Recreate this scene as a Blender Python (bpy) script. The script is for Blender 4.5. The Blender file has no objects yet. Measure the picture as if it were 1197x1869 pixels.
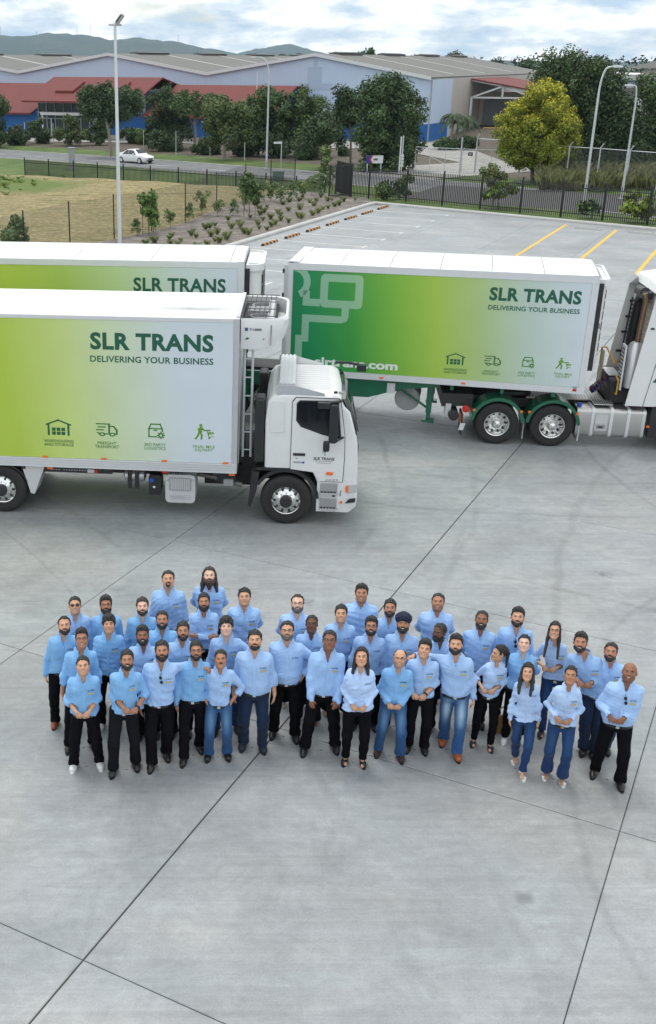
import bpy, math, random
import numpy as np
from mathutils import Vector, Matrix
R = math.radians
random.seed(7)
RNG = np.random.default_rng(11)
sc = bpy.context.scene
COL = sc.collection

# ---------------------------------------------------------------- camera
F_PX, PP_X, PP_Y, PITCH, CAM_H = 1985.0, 335.0, 934.5, R(22.4), 8.8
cam_d = bpy.data.cameras.new('camera')
cam = bpy.data.objects.new('camera', cam_d); COL.objects.link(cam)
cam.location = (0, 0, CAM_H); cam.rotation_euler = (math.pi/2 - PITCH, 0, 0)
cam_d.sensor_fit = 'VERTICAL'; cam_d.sensor_height = 24.0
cam_d.lens = 24.0*F_PX/1869.0
cam_d.shift_x = (598.5 - PP_X)/1869.0
cam_d.clip_start = 0.1; cam_d.clip_end = 30000
sc.camera = cam
# ---------------------------------------------------------------- sky and sun
SUN_EL, SUN_AZ = R(70), R(-28)      # azimuth measured from +Y (behind the trucks), negative = left
world = bpy.data.worlds.new('World'); sc.world = world; world.use_nodes = True
wn = world.node_tree; wn.nodes.clear()
def wnode(t, **k):
    n = wn.nodes.new(t)
    for a, b in k.items(): setattr(n, a, b)
    return n
w_out = wnode('ShaderNodeOutputWorld'); w_bg = wnode('ShaderNodeBackground')
w_sky = wnode('ShaderNodeTexSky', sky_type='NISHITA', sun_disc=False, sun_elevation=SUN_EL, sun_rotation=SUN_AZ)
w_sky.air_density = 1.3; w_sky.dust_density = 0.3; w_sky.ozone_density = 2.0
w_bg.inputs['Strength'].default_value = 0.095
w_tc = wnode('ShaderNodeTexCoord')
w_map = wnode('ShaderNodeMapping'); w_map.inputs['Scale'].default_value = (4.5, 4.5, 16.0); w_map.inputs['Location'].default_value = (3.1, 1.2, 0.4)
wn.links.new(w_tc.outputs['Generated'], w_map.inputs['Vector'])
w_n1 = wnode('ShaderNodeTexNoise'); w_n1.inputs['Scale'].default_value = 1.35; w_n1.inputs['Detail'].default_value = 9; w_n1.inputs['Roughness'].default_value = 0.56; w_n1.inputs['Distortion'].default_value = 0.35
w_n2 = wnode('ShaderNodeTexNoise'); w_n2.inputs['Scale'].default_value = 3.0; w_n2.inputs['Detail'].default_value = 8; w_n2.inputs['Roughness'].default_value = 0.6
wn.links.new(w_map.outputs[0], w_n1.inputs['Vector']); wn.links.new(w_map.outputs[0], w_n2.inputs['Vector'])
w_cov = wnode('ShaderNodeValToRGB'); w_cov.color_ramp.elements[0].position = 0.24; w_cov.color_ramp.elements[1].position = 0.40
w_shade = wnode('ShaderNodeValToRGB')
e = w_shade.color_ramp.elements
e[0].position = 0.37; e[0].color = (5.0, 6.3, 7.6, 1)
e[1].position = 0.60; e[1].color = (13.5, 13.4, 13.1, 1)
m = w_shade.color_ramp.elements.new(0.47); m.color = (8.0, 8.6, 9.0, 1)
wn.links.new(w_n1.outputs['Fac'], w_cov.inputs['Fac']); wn.links.new(w_n2.outputs['Fac'], w_shade.inputs['Fac'])
w_mix = wnode('ShaderNodeMix', data_type='RGBA')
wn.links.new(w_cov.outputs['Color'], w_mix.inputs[0]); wn.links.new(w_sky.outputs['Color'], w_mix.inputs[6]); wn.links.new(w_shade.outputs['Color'], w_mix.inputs[7])
wn.links.new(w_mix.outputs[2], w_bg.inputs['Color']); wn.links.new(w_bg.outputs[0], w_out.inputs['Surface'])
sun_d = bpy.data.lights.new('sun', 'SUN'); sun_d.energy = 1.25; sun_d.angle = R(24); sun_d.color = (1.0, 0.96, 0.9)
sun = bpy.data.objects.new('sun', sun_d); COL.objects.link(sun)
sd = Vector((math.sin(SUN_AZ)*math.cos(SUN_EL), math.cos(SUN_AZ)*math.cos(SUN_EL), math.sin(SUN_EL)))
sun.rotation_euler = sd.to_track_quat('Z', 'Y').to_euler(); sun.location = (0, 0, 60)
vs = sc.view_settings
vs.view_transform = 'Standard'; vs.look = 'None'; vs.exposure = 0.4; vs.gamma = 1.0; vs.use_curve_mapping = False

# ---------------------------------------------------------------- pixel -> place helpers
def ray(x, y):
    a = (x-PP_X)/F_PX; b = -(y-PP_Y)/F_PX
    return Vector((a, math.cos(PITCH)+b*math.sin(PITCH), -math.sin(PITCH)+b*math.cos(PITCH)))
def G(x, y, z=0.0):
    d = ray(x, y); t = (z-CAM_H)/d.z
    return Vector((0, 0, CAM_H)) + d*t
def AT(x, y, Y):
    d = ray(x, y); return Vector((0, 0, CAM_H)) + d*(Y/d.y)
class Frame:
    def __init__(s, P, ang):
        s.P = Vector((P[0], P[1], 0)); s.ang = R(ang)
        s.u = Vector((math.cos(s.ang), math.sin(s.ang), 0)); s.n = Vector((-math.sin(s.ang), math.cos(s.ang), 0))
    def side(s, x, y, off=0):
        d = ray(x, y); o = Vector((0, 0, CAM_H)); P = s.P + s.n*off
        t = (P-o).dot(s.n)/d.dot(s.n); X = o + d*t
        return (X-s.P).dot(s.u), X.z
    def w(s, a, b, z=0):
        return s.P + s.u*a + s.n*b + Vector((0, 0, z))

# ---------------------------------------------------------------- mesh helpers
class MB:
    def __init__(s): s.v = []; s.f = []
    def add(s, vs, fs):
        o = len(s.v); s.v += [tuple(p) for p in vs]; s.f += [tuple(i+o for i in f) for f in fs]; return s
    def box(s, x0, x1, y0, y1, z0, z1):
        return s.add([(x0,y0,z0),(x1,y0,z0),(x1,y1,z0),(x0,y1,z0),(x0,y0,z1),(x1,y0,z1),(x1,y1,z1),(x0,y1,z1)],
                     [(3,2,1,0),(4,5,6,7),(0,1,5,4),(1,2,6,5),(2,3,7,6),(3,0,4,7)])
    def bar(s, p, q, w, h=None, up=(0,0,1)):
        h = w if h is None else h
        p = Vector(p); q = Vector(q); d = (q-p).normalized(); u = Vector(up)
        if abs(d.dot(u)) > 0.98: u = Vector((0,1,0))
        a = d.cross(u).normalized()*(w/2); b = a.cross(d).normalized()*(h/2)
        vs = [p-a-b, p+a-b, p+a+b, p-a+b, q-a-b, q+a-b, q+a+b, q-a+b]
        return s.add(vs, [(3,2,1,0),(4,5,6,7),(0,1,5,4),(1,2,6,5),(2,3,7,6),(3,0,4,7)])
    def tube(s, pts, r, n=8, cap=True):
        pts = [Vector(p) for p in pts]; rs = r if isinstance(r, (list, tuple)) else [r]*len(pts)
        rings = []; prev = None
        for i, p in enumerate(pts):
            d = (pts[min(i+1, len(pts)-1)] - pts[max(i-1, 0)]).normalized()
            u = Vector((0,0,1)) if abs(d.z) < 0.9 else Vector((0,1,0))
            if prev is not None: u = prev
            a = (u - d*u.dot(d)).normalized(); prev = a; b = d.cross(a)
            rings.append([p + (a*math.cos(t)+b*math.sin(t))*rs[i] for t in [2*math.pi*k/n for k in range(n)]])
        vs = [q for ring in rings for q in ring]; fs = []
        for i in range(len(pts)-1):
            for k in range(n):
                fs.append((i*n+k, i*n+(k+1)%n, (i+1)*n+(k+1)%n, (i+1)*n+k))
        if cap: fs.append(tuple(reversed(range(n)))); fs.append(tuple((len(pts)-1)*n+k for k in range(n)))
        return s.add(vs, fs)
    def prism(s, poly, a0, a1, axis='y'):
        """polygon in (x,z) for axis y, (x,y) for axis z, (y,z) for axis x"""
        n = len(poly)
        def P(u, v, a):
            return {'y': (u, a, v), 'z': (u, v, a), 'x': (a, u, v)}[axis]
        vs = [P(u, v, a0) for u, v in poly] + [P(u, v, a1) for u, v in poly]
        return s.add(vs, [tuple(range(n)), tuple(reversed(range(n, 2*n)))] + [((i+1) % n, i, n+i, n+(i+1) % n) for i in range(n)])
    def loft(s, rings, close=True, cap=True):
        n = len(rings[0]); vs = [p for r in rings for p in r]; fs = []
        for i in range(len(rings)-1):
            for k in range(n if close else n-1):
                fs.append((i*n+k, i*n+(k+1) % n, (i+1)*n+(k+1) % n, (i+1)*n+k))
        if cap and close: fs.append(tuple(reversed(range(n)))); fs.append(tuple((len(rings)-1)*n+k for k in range(n)))
        return s.add(vs, fs)
    def lathe(s, prof, c=(0,0,0), axis='y', n=32):
        """prof = [(r, a)], revolve about axis through c"""
        rings = []
        for r, a in prof:
            ring = []
            for k in range(n):
                t = 2*math.pi*k/n; x, y = r*math.cos(t), r*math.sin(t)
                ring.append({'y': (c[0]+x, c[1]+a, c[2]+y), 'z': (c[0]+x, c[1]+y, c[2]+a), 'x': (c[0]+a, c[1]+x, c[2]+y)}[axis])
            rings.append(ring)
        s.loft(rings, cap=False); o = len(s.v)-n*len(rings)
        if prof[0][0] <= 0.13: s.f.append(tuple(o+k for k in reversed(range(n))))
        if prof[-1][0] <= 0.13: s.f.append(tuple(o+(len(rings)-1)*n+k for k in range(n)))
        return s
    def ico(s, c, r, seg=8, rings=6):
        c = Vector(c); rr = r if isinstance(r, (tuple, list)) else (r, r, r)
        rg = []
        for i in range(1, rings):
            t = math.pi*i/rings
            rg.append([(c.x+rr[0]*math.sin(t)*math.cos(2*math.pi*k/seg), c.y+rr[1]*math.sin(t)*math.sin(2*math.pi*k/seg), c.z-rr[2]*math.cos(t)) for k in range(seg)])
        return s.loft(rg)
    def mesh(s, name):
        me = bpy.data.meshes.new(name); me.from_pydata(s.v, [], s.f); me.update()
        return me
def fix_normals(me):
    import bmesh
    bm = bmesh.new(); bm.from_mesh(me); bmesh.ops.recalc_face_normals(bm, faces=bm.faces); bm.to_mesh(me); bm.free()
def link(name, data, parent=None, loc=None, rot=None):
    o = bpy.data.objects.new(name, data); COL.objects.link(o)
    if parent is not None: o.parent = parent
    if loc is not None: o.location = loc
    if rot is not None: o.rotation_euler = rot
    return o
def obj(name, mb, mat, parent=None, smooth=False, fix=True, loc=None, rot=None, bevel=0):
    me = mb.mesh(name) if isinstance(mb, MB) else mb
    if fix and isinstance(mb, MB): fix_normals(me)
    if not me.materials: me.materials.append(mat)
    if smooth:
        me.polygons.foreach_set('use_smooth', [True]*len(me.polygons))
        if smooth != 'full': me.set_sharp_from_angle(angle=R(40))
    o = link(name, me, parent, loc, rot)
    if bevel:
        b = o.modifiers.new('bevel', 'BEVEL'); b.width = bevel; b.segments = 2; b.limit_method = 'ANGLE'
    return o
def tag(o, label=None, cat=None, group=None, kind=None):
    if label: o['label'] = label
    if cat: o['category'] = cat
    if group: o['group'] = group
    if kind: o['kind'] = kind
    return o
def thing(name, label, cat, loc=(0,0,0), rz=0, group=None):
    o = link(name, None, None, loc, (0,0,rz)); o.empty_display_size = 0.3
    return tag(o, label, cat, group)
def np_mesh(name, v, f, mat=None, smooth=True, cols=None):
    """fast mesh from numpy arrays; f is (n,4) or (n,3)"""
    me = bpy.data.meshes.new(name); v = np.asarray(v, np.float32); f = np.asarray(f, np.int32)
    me.vertices.add(len(v)); me.vertices.foreach_set('co', v.ravel())
    k = f.shape[1]; me.loops.add(f.size); me.loops.foreach_set('vertex_index', f.ravel())
    me.polygons.add(len(f)); me.polygons.foreach_set('loop_start', np.arange(0, f.size, k, dtype=np.int32))
    if smooth: me.polygons.foreach_set('use_smooth', np.ones(len(f), bool))
    if cols is not None:
        a = me.color_attributes.new('col', 'FLOAT_COLOR', 'POINT'); c = np.ones((len(v), 4), np.float32); c[:, :3] = cols
        a.data.foreach_set('color', c.ravel())
    me.update(calc_edges=True)
    if mat: me.materials.append(mat)
    return me
def copy_tree(o, parent=None):
    c = o.copy(); COL.objects.link(c)
    if parent is not None: c.parent = parent
    for ch in list(o.children): copy_tree(ch, c)
    return c

# ---------------------------------------------------------------- materials
def srgb(r, g, b):
    f = lambda c: (c/255/12.92) if c/255 <= 0.04045 else ((c/255+0.055)/1.055)**2.4
    return (f(r), f(g), f(b))
MATS = {}
def mat(name, col, rough=0.6, metal=0.0, var=0.0, vscale=3.0, bump=0.0, bscale=30.0, spec=0.5, coat=0.0, emit=None, alpha=None, trans=0.0, attr=False, stretch=None, randobj=0.0, sss=0.0):
    if name in MATS: return MATS[name]
    m = bpy.data.materials.new(name); m.use_nodes = True; nt = m.node_tree; b = nt.nodes['Principled BSDF']
    L = nt.links.new
    b.inputs['Base Color'].default_value = (*col, 1); b.inputs['Roughness'].default_value = rough; b.inputs['Metallic'].default_value = metal
    b.inputs['Specular IOR Level'].default_value = spec; b.inputs['Coat Weight'].default_value = coat
    if trans: b.inputs['Transmission Weight'].default_value = trans
    src = None
    if attr:
        a = nt.nodes.new('ShaderNodeVertexColor'); a.layer_name = 'col'; src = a.outputs['Color']; L(src, b.inputs['Base Color'])
    geo = nt.nodes.new('ShaderNodeTexCoord'); vec = geo.outputs['Object']
    if stretch:
        mp = nt.nodes.new('ShaderNodeMapping'); mp.inputs['Scale'].default_value = stretch; L(vec, mp.inputs['Vector']); vec = mp.outputs[0]
    if var or randobj:
        hsv = nt.nodes.new('ShaderNodeHueSaturation')
        if src is not None: L(src, hsv.inputs['Color'])
        else: hsv.inputs['Color'].default_value = (*col, 1)
        val = None
        if var:
            n = nt.nodes.new('ShaderNodeTexNoise'); n.inputs['Scale'].default_value = vscale; n.inputs['Detail'].default_value = 7; n.inputs['Roughness'].default_value = 0.65
            L(vec, n.inputs['Vector'])
            mr = nt.nodes.new('ShaderNodeMapRange'); mr.inputs[1].default_value = 0.25; mr.inputs[2].default_value = 0.75; mr.inputs[3].default_value = 1-var; mr.inputs[4].default_value = 1+var
            L(n.outputs['Fac'], mr.inputs[0]); val = mr.outputs[0]
        if randobj:
            oi = nt.nodes.new('ShaderNodeObjectInfo'); mo = nt.nodes.new('ShaderNodeMapRange'); mo.inputs[3].default_value = 1-randobj; mo.inputs[4].default_value = 1+randobj
            L(oi.outputs['Random'], mo.inputs[0])
            if val is None: val = mo.outputs[0]
            else:
                mm = nt.nodes.new('ShaderNodeMath'); mm.operation = 'MULTIPLY'; L(val, mm.inputs[0]); L(mo.outputs[0], mm.inputs[1]); val = mm.outputs[0]
        L(val, hsv.inputs['Value']); L(hsv.outputs[0], b.inputs['Base Color'])
    if bump:
        n2 = nt.nodes.new('ShaderNodeTexNoise'); n2.inputs['Scale'].default_value = bscale; n2.inputs['Detail'].default_value = 5
        L(vec, n2.inputs['Vector']); bp = nt.nodes.new('ShaderNodeBump'); bp.inputs['Strength'].default_value = bump; bp.inputs['Distance'].default_value = 0.02
        L(n2.outputs['Fac'], bp.inputs['Height']); L(bp.outputs[0], b.inputs['Normal'])
    if emit: b.inputs['Emission Color'].default_value = (*emit[0], 1); b.inputs['Emission Strength'].default_value = emit[1]
    if sss: b.inputs['Subsurface Weight'].default_value = sss; b.inputs['Subsurface Radius'].default_value = (0.01, 0.004, 0.002)
    MATS[name] = m
    return m
def ground_mat(name, stops, scale=0.3, detail=9, rough=0.9, fine=(0.15, 30.0), bump=(0.3, 40.0), stretch=(1,1,1), rot=0.0, extra=None, spec=0.3):
    """world-position noise ramp; stops = [(pos, colour)]"""
    m = bpy.data.materials.new(name); m.use_nodes = True; nt = m.node_tree; b = nt.nodes['Principled BSDF']; L = nt.links.new
    b.inputs['Roughness'].default_value = rough; b.inputs['Specular IOR Level'].default_value = spec
    g = nt.nodes.new('ShaderNodeNewGeometry'); mp = nt.nodes.new('ShaderNodeMapping'); mp.inputs['Scale'].default_value = stretch; mp.inputs['Rotation'].default_value = (0, 0, rot)
    L(g.outputs['Position'], mp.inputs['Vector'])
    n = nt.nodes.new('ShaderNodeTexNoise'); n.inputs['Scale'].default_value = scale; n.inputs['Detail'].default_value = detail; n.inputs['Roughness'].default_value = 0.62; n.inputs['Distortion'].default_value = 0.4
    L(mp.outputs[0], n.inputs['Vector'])
    cr = nt.nodes.new('ShaderNodeValToRGB'); el = cr.color_ramp.elements
    el[0].position, el[0].color = stops[0][0], (*stops[0][1], 1); el[1].position, el[1].color = stops[-1][0], (*stops[-1][1], 1)
    for p, c in stops[1:-1]:
        q = el.new(p); q.color = (*c, 1)
    L(n.outputs['Fac'], cr.inputs['Fac'])
    n2 = nt.nodes.new('ShaderNodeTexNoise'); n2.inputs['Scale'].default_value = fine[1]; n2.inputs['Detail'].default_value = 6
    L(g.outputs['Position'], n2.inputs['Vector'])
    mr = nt.nodes.new('ShaderNodeMapRange'); mr.inputs[1].default_value = 0.3; mr.inputs[2].default_value = 0.7; mr.inputs[3].default_value = 1-fine[0]; mr.inputs[4].default_value = 1+fine[0]
    L(n2.outputs['Fac'], mr.inputs[0])
    hs = nt.nodes.new('ShaderNodeHueSaturation'); L(cr.outputs[0], hs.inputs['Color']); L(mr.outputs[0], hs.inputs['Value'])
    out = hs.outputs[0]
    if extra: out = extra(nt, g, out)
    L(out, b.inputs['Base Color'])
    n3 = nt.nodes.new('ShaderNodeTexNoise'); n3.inputs['Scale'].default_value = bump[1]; n3.inputs['Detail'].default_value = 4; L(g.outputs['Position'], n3.inputs['Vector'])
    bp = nt.nodes.new('ShaderNodeBump'); bp.inputs['Strength'].default_value = bump[0]; bp.inputs['Distance'].default_value = 0.03
    L(n3.outputs['Fac'], bp.inputs['Height']); L(bp.outputs[0], b.inputs['Normal'])
    MATS[name] = m
    return m
WHITE = mat('white_paint', (0.70, 0.71, 0.71), 0.38, var=0.04, vscale=2, coat=0.2)
ROOFW = mat('white_roof_sheet', (0.80, 0.80, 0.79), 0.5, var=0.04, vscale=1.2)
ALU = mat('aluminium', (0.62, 0.63, 0.64), 0.38, 0.7, var=0.06, vscale=4)
ALUL = mat('pale_aluminium', (0.66, 0.68, 0.70), 0.45, 0.35, var=0.05, vscale=5)
BLACK = mat('black_plastic', (0.018, 0.019, 0.021), 0.45, var=0.2, vscale=6)
DARK = mat('dark_chassis', (0.022, 0.023, 0.025), 0.6, var=0.3, vscale=5)
RUBBER = mat('tyre_rubber', (0.02, 0.02, 0.021), 0.78, var=0.2, vscale=8)
CHROME = mat('polished_alloy', (0.75, 0.75, 0.74), 0.16, 1.0)
GLASS = mat('dark_glass', (0.012, 0.016, 0.02), 0.06, spec=0.8)
GALV = mat('galvanised_steel', (0.52, 0.55, 0.57), 0.5, 0.35, var=0.08, vscale=2)
GREENP = mat('green_paint', srgb(10, 92, 66), 0.35, var=0.1, vscale=4, coat=0.3)
DKGREEN = mat('dark_green_print', srgb(20, 88, 66), 0.5)
ORANGE = mat('orange_lens', srgb(235, 110, 30), 0.3)
RED = mat('red_lens', srgb(190, 30, 28), 0.3)
GREYP = mat('grey_plastic', (0.3, 0.31, 0.32), 0.5, var=0.1)
PALEG = mat('pale_grey_plastic', (0.52, 0.53, 0.54), 0.5, var=0.05)
BLUEP = mat('blue_cap', srgb(20, 80, 190), 0.4)
BLACKST = mat('black_steel', (0.016, 0.017, 0.018), 0.5)
# ================================================================ ground, yard, road
def V2(p): return Vector((p[0], p[1], 0))
GA = R(29.3)
GU = Vector((math.sin(GA), math.cos(GA), 0)); GV = Vector((math.cos(GA), -math.sin(GA), 0))   # yard grid axes
def to_grid(p): return p.dot(GU), p.dot(GV)
def from_grid(a, b, z=0): return GU*a + GV*b + Vector((0, 0, z))

base_mat = ground_mat('rough_grass', [(0.3, (0.045, 0.06, 0.022)), (0.5, (0.075, 0.085, 0.032)), (0.7, (0.12, 0.11, 0.05))], scale=0.12)
g = MB().add([(-9000,-60,-1.7),(9000,-60,-1.7),(9000,16000,-1.7),(-9000,16000,-1.7)], [(0,1,2,3)])
tag(obj('ground', g, base_mat), kind='structure')

def concrete_extra(nt, geo, col):
    L = nt.links.new
    # broom / trowel streaks across the slabs
    mp = nt.nodes.new('ShaderNodeMapping'); mp.inputs['Rotation'].default_value = (0, 0, R(-18)); mp.inputs['Scale'].default_value = (0.55, 1.7, 1)
    L(geo.outputs['Position'], mp.inputs['Vector'])
    n = nt.nodes.new('ShaderNodeTexNoise'); n.inputs['Scale'].default_value = 1.6; n.inputs['Detail'].default_value = 8; n.inputs['Distortion'].default_value = 1.6; n.inputs['Roughness'].default_value = 0.66
    L(mp.outputs[0], n.inputs['Vector'])
    mr = nt.nodes.new('ShaderNodeMapRange'); mr.inputs[1].default_value = 0.3; mr.inputs[2].default_value = 0.7; mr.inputs[3].default_value = 0.90; mr.inputs[4].default_value = 1.09
    L(n.outputs['Fac'], mr.inputs[0])
    hs = nt.nodes.new('ShaderNodeHueSaturation'); L(col, hs.inputs['Color']); L(mr.outputs[0], hs.inputs['Value']); col = hs.outputs[0]
    def darken(col, fac):
        h2 = nt.nodes.new('ShaderNodeHueSaturation'); L(col, h2.inputs['Color']); L(fac, h2.inputs['Value']); return h2.outputs[0]
    def math_(op, a, b=None, c=None):
        m = nt.nodes.new('ShaderNodeMath'); m.operation = op
        for i, v in enumerate((a, b, c)):
            if v is None: continue
            if isinstance(v, (int, float)): m.inputs[i].default_value = v
            else: L(v, m.inputs[i])
        return m.outputs[0]
    def rng(v, a, b, c, d):
        r = nt.nodes.new('ShaderNodeMapRange'); L(v, r.inputs[0])
        for i, x in enumerate((a, b, c, d)): r.inputs[i+1].default_value = x
        return r.outputs[0]
    def noise(scale, detail=4, dist=0.0, rough=0.6, vec=None):
        q = nt.nodes.new('ShaderNodeTexNoise'); q.inputs['Scale'].default_value = scale; q.inputs['Detail'].default_value = detail; q.inputs['Distortion'].default_value = dist; q.inputs['Roughness'].default_value = rough
        L(vec or geo.outputs['Position'], q.inputs['Vector']); return q.outputs['Fac']
    # mottling at hand and slab scale
    col = darken(col, rng(noise(4.5, 9, 1.2, 0.75), 0.28, 0.72, 0.87, 1.12))
    col = darken(col, rng(noise(1.1, 8, 2.6, 0.7), 0.40, 0.62, 1.045, 0.94))
    for ang, sc2, amp in ((-31, (0.12,6.0,1), 0.06), (59, (0.10,5.0,1), 0.04), (-12, (0.25,14.0,1), 0.05)):
        mq = nt.nodes.new('ShaderNodeMapping'); mq.inputs['Rotation'].default_value = (0,0,R(-ang)); mq.inputs['Scale'].default_value = sc2; L(geo.outputs['Position'], mq.inputs['Vector'])
        col = darken(col, rng(noise(1.3, 6, 0.5, 0.7, mq.outputs[0]), 0.3, 0.7, 1-amp, 1+amp))
    # long tyre scuffs: thin arcs of large circles, broken up by noise
    brk = noise(0.35, 3); fine = noise(7, 3)
    for cx, cy, r, w, dk in ((16,9,9.5,.10,.10),(16,9,11.3,.10,.10),(-9,26,14,.12,.12),(-9,26,15.9,.12,.10),(24,24,12.2,.10,.13),(24,24,14.1,.11,.13),(3,2,9.2,.08,.08),(30,10,24.5,.14,.10),(30,10,26.4,.14,.10),(-24,6,26.5,.12,.09),(10,40,17,.14,.12),(10,40,19,.14,.12),(-14,12,13.2,.07,.09),(18,36,21.5,.12,.10)):
        v = nt.nodes.new('ShaderNodeVectorMath'); v.operation = 'DISTANCE'; L(geo.outputs['Position'], v.inputs[0]); v.inputs[1].default_value = (cx, cy, 0)
        d = math_('ABSOLUTE', math_('SUBTRACT', math_('MULTIPLY_ADD', brk, 0.5, v.outputs['Value']), r+0.25))
        band = rng(d, w*0.25, w*0.8, 1.0, 0.0); msk = rng(noise(0.18+0.02*(r % 3), 2), 0.42, 0.58, 0.0, 1.0)
        amt = math_('MULTIPLY', math_('MULTIPLY', band, msk), math_('MULTIPLY', fine, 2.6*dk)); col = darken(col, math_('SUBTRACT', 1.0, amt))
    # a few stains where the photograph shows them
    for px, py, rad, dk in ((957,1637,.13,.38),(213,1077,.18,.22),(430,935,.5,.14),(600,1560,.3,.06),(300,1740,.35,.06),(120,1450,.5,.06),(60,1010,.4,.10),(840,1480,.35,.06),(880,1700,.5,.05)):
        q = G(px, py); v = nt.nodes.new('ShaderNodeVectorMath'); v.operation = 'DISTANCE'; L(geo.outputs['Position'], v.inputs[0]); v.inputs[1].default_value = tuple(q)
        d = math_('MULTIPLY_ADD', noise(6, 5), rad*1.6, v.outputs['Value']); col = darken(col, rng(d, rad*1.0, rad*1.9, 1-dk, 1.0))
    # warm / cool drift
    mxw = nt.nodes.new('ShaderNodeMix'); mxw.data_type = 'RGBA'; mxw.blend_type = 'MULTIPLY'; mxw.inputs[0].default_value = 1.0
    wr = nt.nodes.new('ShaderNodeValToRGB'); wr.color_ramp.elements[0].position = 0.35; wr.color_ramp.elements[0].color = (0.975,0.995,1.015,1); wr.color_ramp.elements[1].position = 0.65; wr.color_ramp.elements[1].color = (1.025,1.0,0.97,1)
    L(noise(0.28, 4, 0.8), wr.inputs['Fac']); L(col, mxw.inputs[6]); L(wr.outputs[0], mxw.inputs[7]); col = mxw.outputs[2]
    # small dark oil spots
    vo = nt.nodes.new('ShaderNodeTexVoronoi'); vo.inputs['Scale'].default_value = 0.34; L(geo.outputs['Position'], vo.inputs['Vector'])
    nn = nt.nodes.new('ShaderNodeTexNoise'); nn.inputs['Scale'].default_value = 9; nn.inputs['Detail'].default_value = 5; L(geo.outputs['Position'], nn.inputs['Vector'])
    ad = nt.nodes.new('ShaderNodeMath'); ad.operation = 'MULTIPLY_ADD'; L(nn.outputs['Fac'], ad.inputs[0]); ad.inputs[1].default_value = 0.16; L(vo.outputs['Distance'], ad.inputs[2])
    rs = nt.nodes.new('ShaderNodeMapRange'); rs.inputs[1].default_value = 0.09; rs.inputs[2].default_value = 0.14; rs.inputs[3].default_value = 0.62; rs.inputs[4].default_value = 1.0
    L(ad.outputs[0], rs.inputs[0])
    h3 = nt.nodes.new('ShaderNodeHueSaturation'); L(col, h3.inputs['Color']); L(rs.outputs[0], h3.inputs['Value']); col = h3.outputs[0]
    oi = nt.nodes.new('ShaderNodeObjectInfo'); mo = nt.nodes.new('ShaderNodeMapRange'); mo.inputs[3].default_value = 0.955; mo.inputs[4].default_value = 1.04; L(oi.outputs['Random'], mo.inputs[0])
    h4 = nt.nodes.new('ShaderNodeHueSaturation'); L(col, h4.inputs['Color']); L(mo.outputs[0], h4.inputs['Value'])
    return h4.outputs[0]
concrete = ground_mat('concrete', [(0.25, (0.215, 0.23, 0.24)), (0.42, (0.262, 0.277, 0.286)), (0.58, (0.30, 0.314, 0.322)), (0.75, (0.355, 0.365, 0.368))], scale=0.5, rough=0.55, spec=0.55, fine=(0.08, 45.0), bump=(0.05, 60.0), extra=concrete_extra)
concrete_far = concrete
joint_mat = mat('joint_filler', (0.075, 0.075, 0.073), 0.9)
kerb_mat = mat('kerb_concrete', (0.44, 0.44, 0.43), 0.85, var=0.12, vscale=1.5)

# yard: slabs cast between joints; the joints are real gaps with dark filler below
JA = G(480, 1365).dot(GV); JD = G(1130, 1520).dot(GV)
JB = G(690, 1385).dot(GU); JC = G(152, 1752).dot(GU); JE = G(900, 1120).dot(GU)
dv, du = JD-JA, (JE-JC)/2
KERB_V = (G(430, 447).dot(GV) + G(690, 374).dot(GV))/2      # left kerb of the car park is one of the grid lines
vlines = sorted([JA + i*dv for i in range(-60, 12) if JA + i*dv > KERB_V+1.2] + [KERB_V])
ulines = [JC + i*du for i in range(-3, 17)]
yard = thing('concrete_yard', None, None); yard['kind'] = 'structure'
yb = MB().add([from_grid(ulines[0], vlines[0], -0.02), from_grid(ulines[0], vlines[-1], -0.02), from_grid(ulines[-1], vlines[-1], -0.02), from_grid(ulines[-1], vlines[0], -0.02)], [(0,1,2,3)])
obj('joint_filler', yb, joint_mat, yard)
def gap(kind, val):
    if kind == 'v': return 0.011 if abs(val-JA) < 0.01 else 0.006
    return 0.010 if abs(val-JB) < 0.01 else 0.006
slabs = []
for i in range(len(ulines)-1):
    for j in range(len(vlines)-1):
        a0, a1, b0, b1 = ulines[i]+gap('u', ulines[i]), ulines[i+1]-gap('u', ulines[i+1]), vlines[j]+gap('v', vlines[j]), vlines[j+1]-gap('v', vlines[j+1])
        c = from_grid((a0+a1)/2, (b0+b1)/2)
        if c.y < 4 or c.x < -16 or c.x > 42: continue
        if c.y > 62 and c.x + c.y*1.086 > 98: continue
        m_ = MB(); q = [(a0,b0),(a0,b1),(a1,b1),(a1,b0)]
        c0 = 0.012
        q2 = [(a0+c0,b0+c0),(a0+c0,b1-c0),(a1-c0,b1-c0),(a1-c0,b0+c0)]
        vs_ = [from_grid(*p, -0.15) for p in q] + [from_grid(*p, -0.006) for p in q] + [from_grid(*p, 0) for p in q2]
        fs_ = [(8,9,10,11)] + [(k, (k+1) % 4, 4+(k+1) % 4, 4+k) for k in range(4)] + [(4+k, 4+(k+1) % 4, 8+(k+1) % 4, 8+k) for k in range(4)]
        m_.add(vs_, fs_); obj('slab', m_, concrete, yard)

def strip(name, pts_a, pts_b, z, material, kind='structure', parent=None):
    """sheet between two polylines of equal length; z None keeps each point's own height"""
    m_ = MB(); n = len(pts_a)
    P3 = lambda p: (p[0], p[1], p[2] if z is None else z)
    m_.add([P3(p) for p in pts_a] + [P3(p) for p in pts_b], [(i, i+1, n+i+1, n+i) for i in range(n-1)])
    o = obj(name, m_, material, parent)
    if kind and parent is None: o['kind'] = kind
    return o
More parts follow.
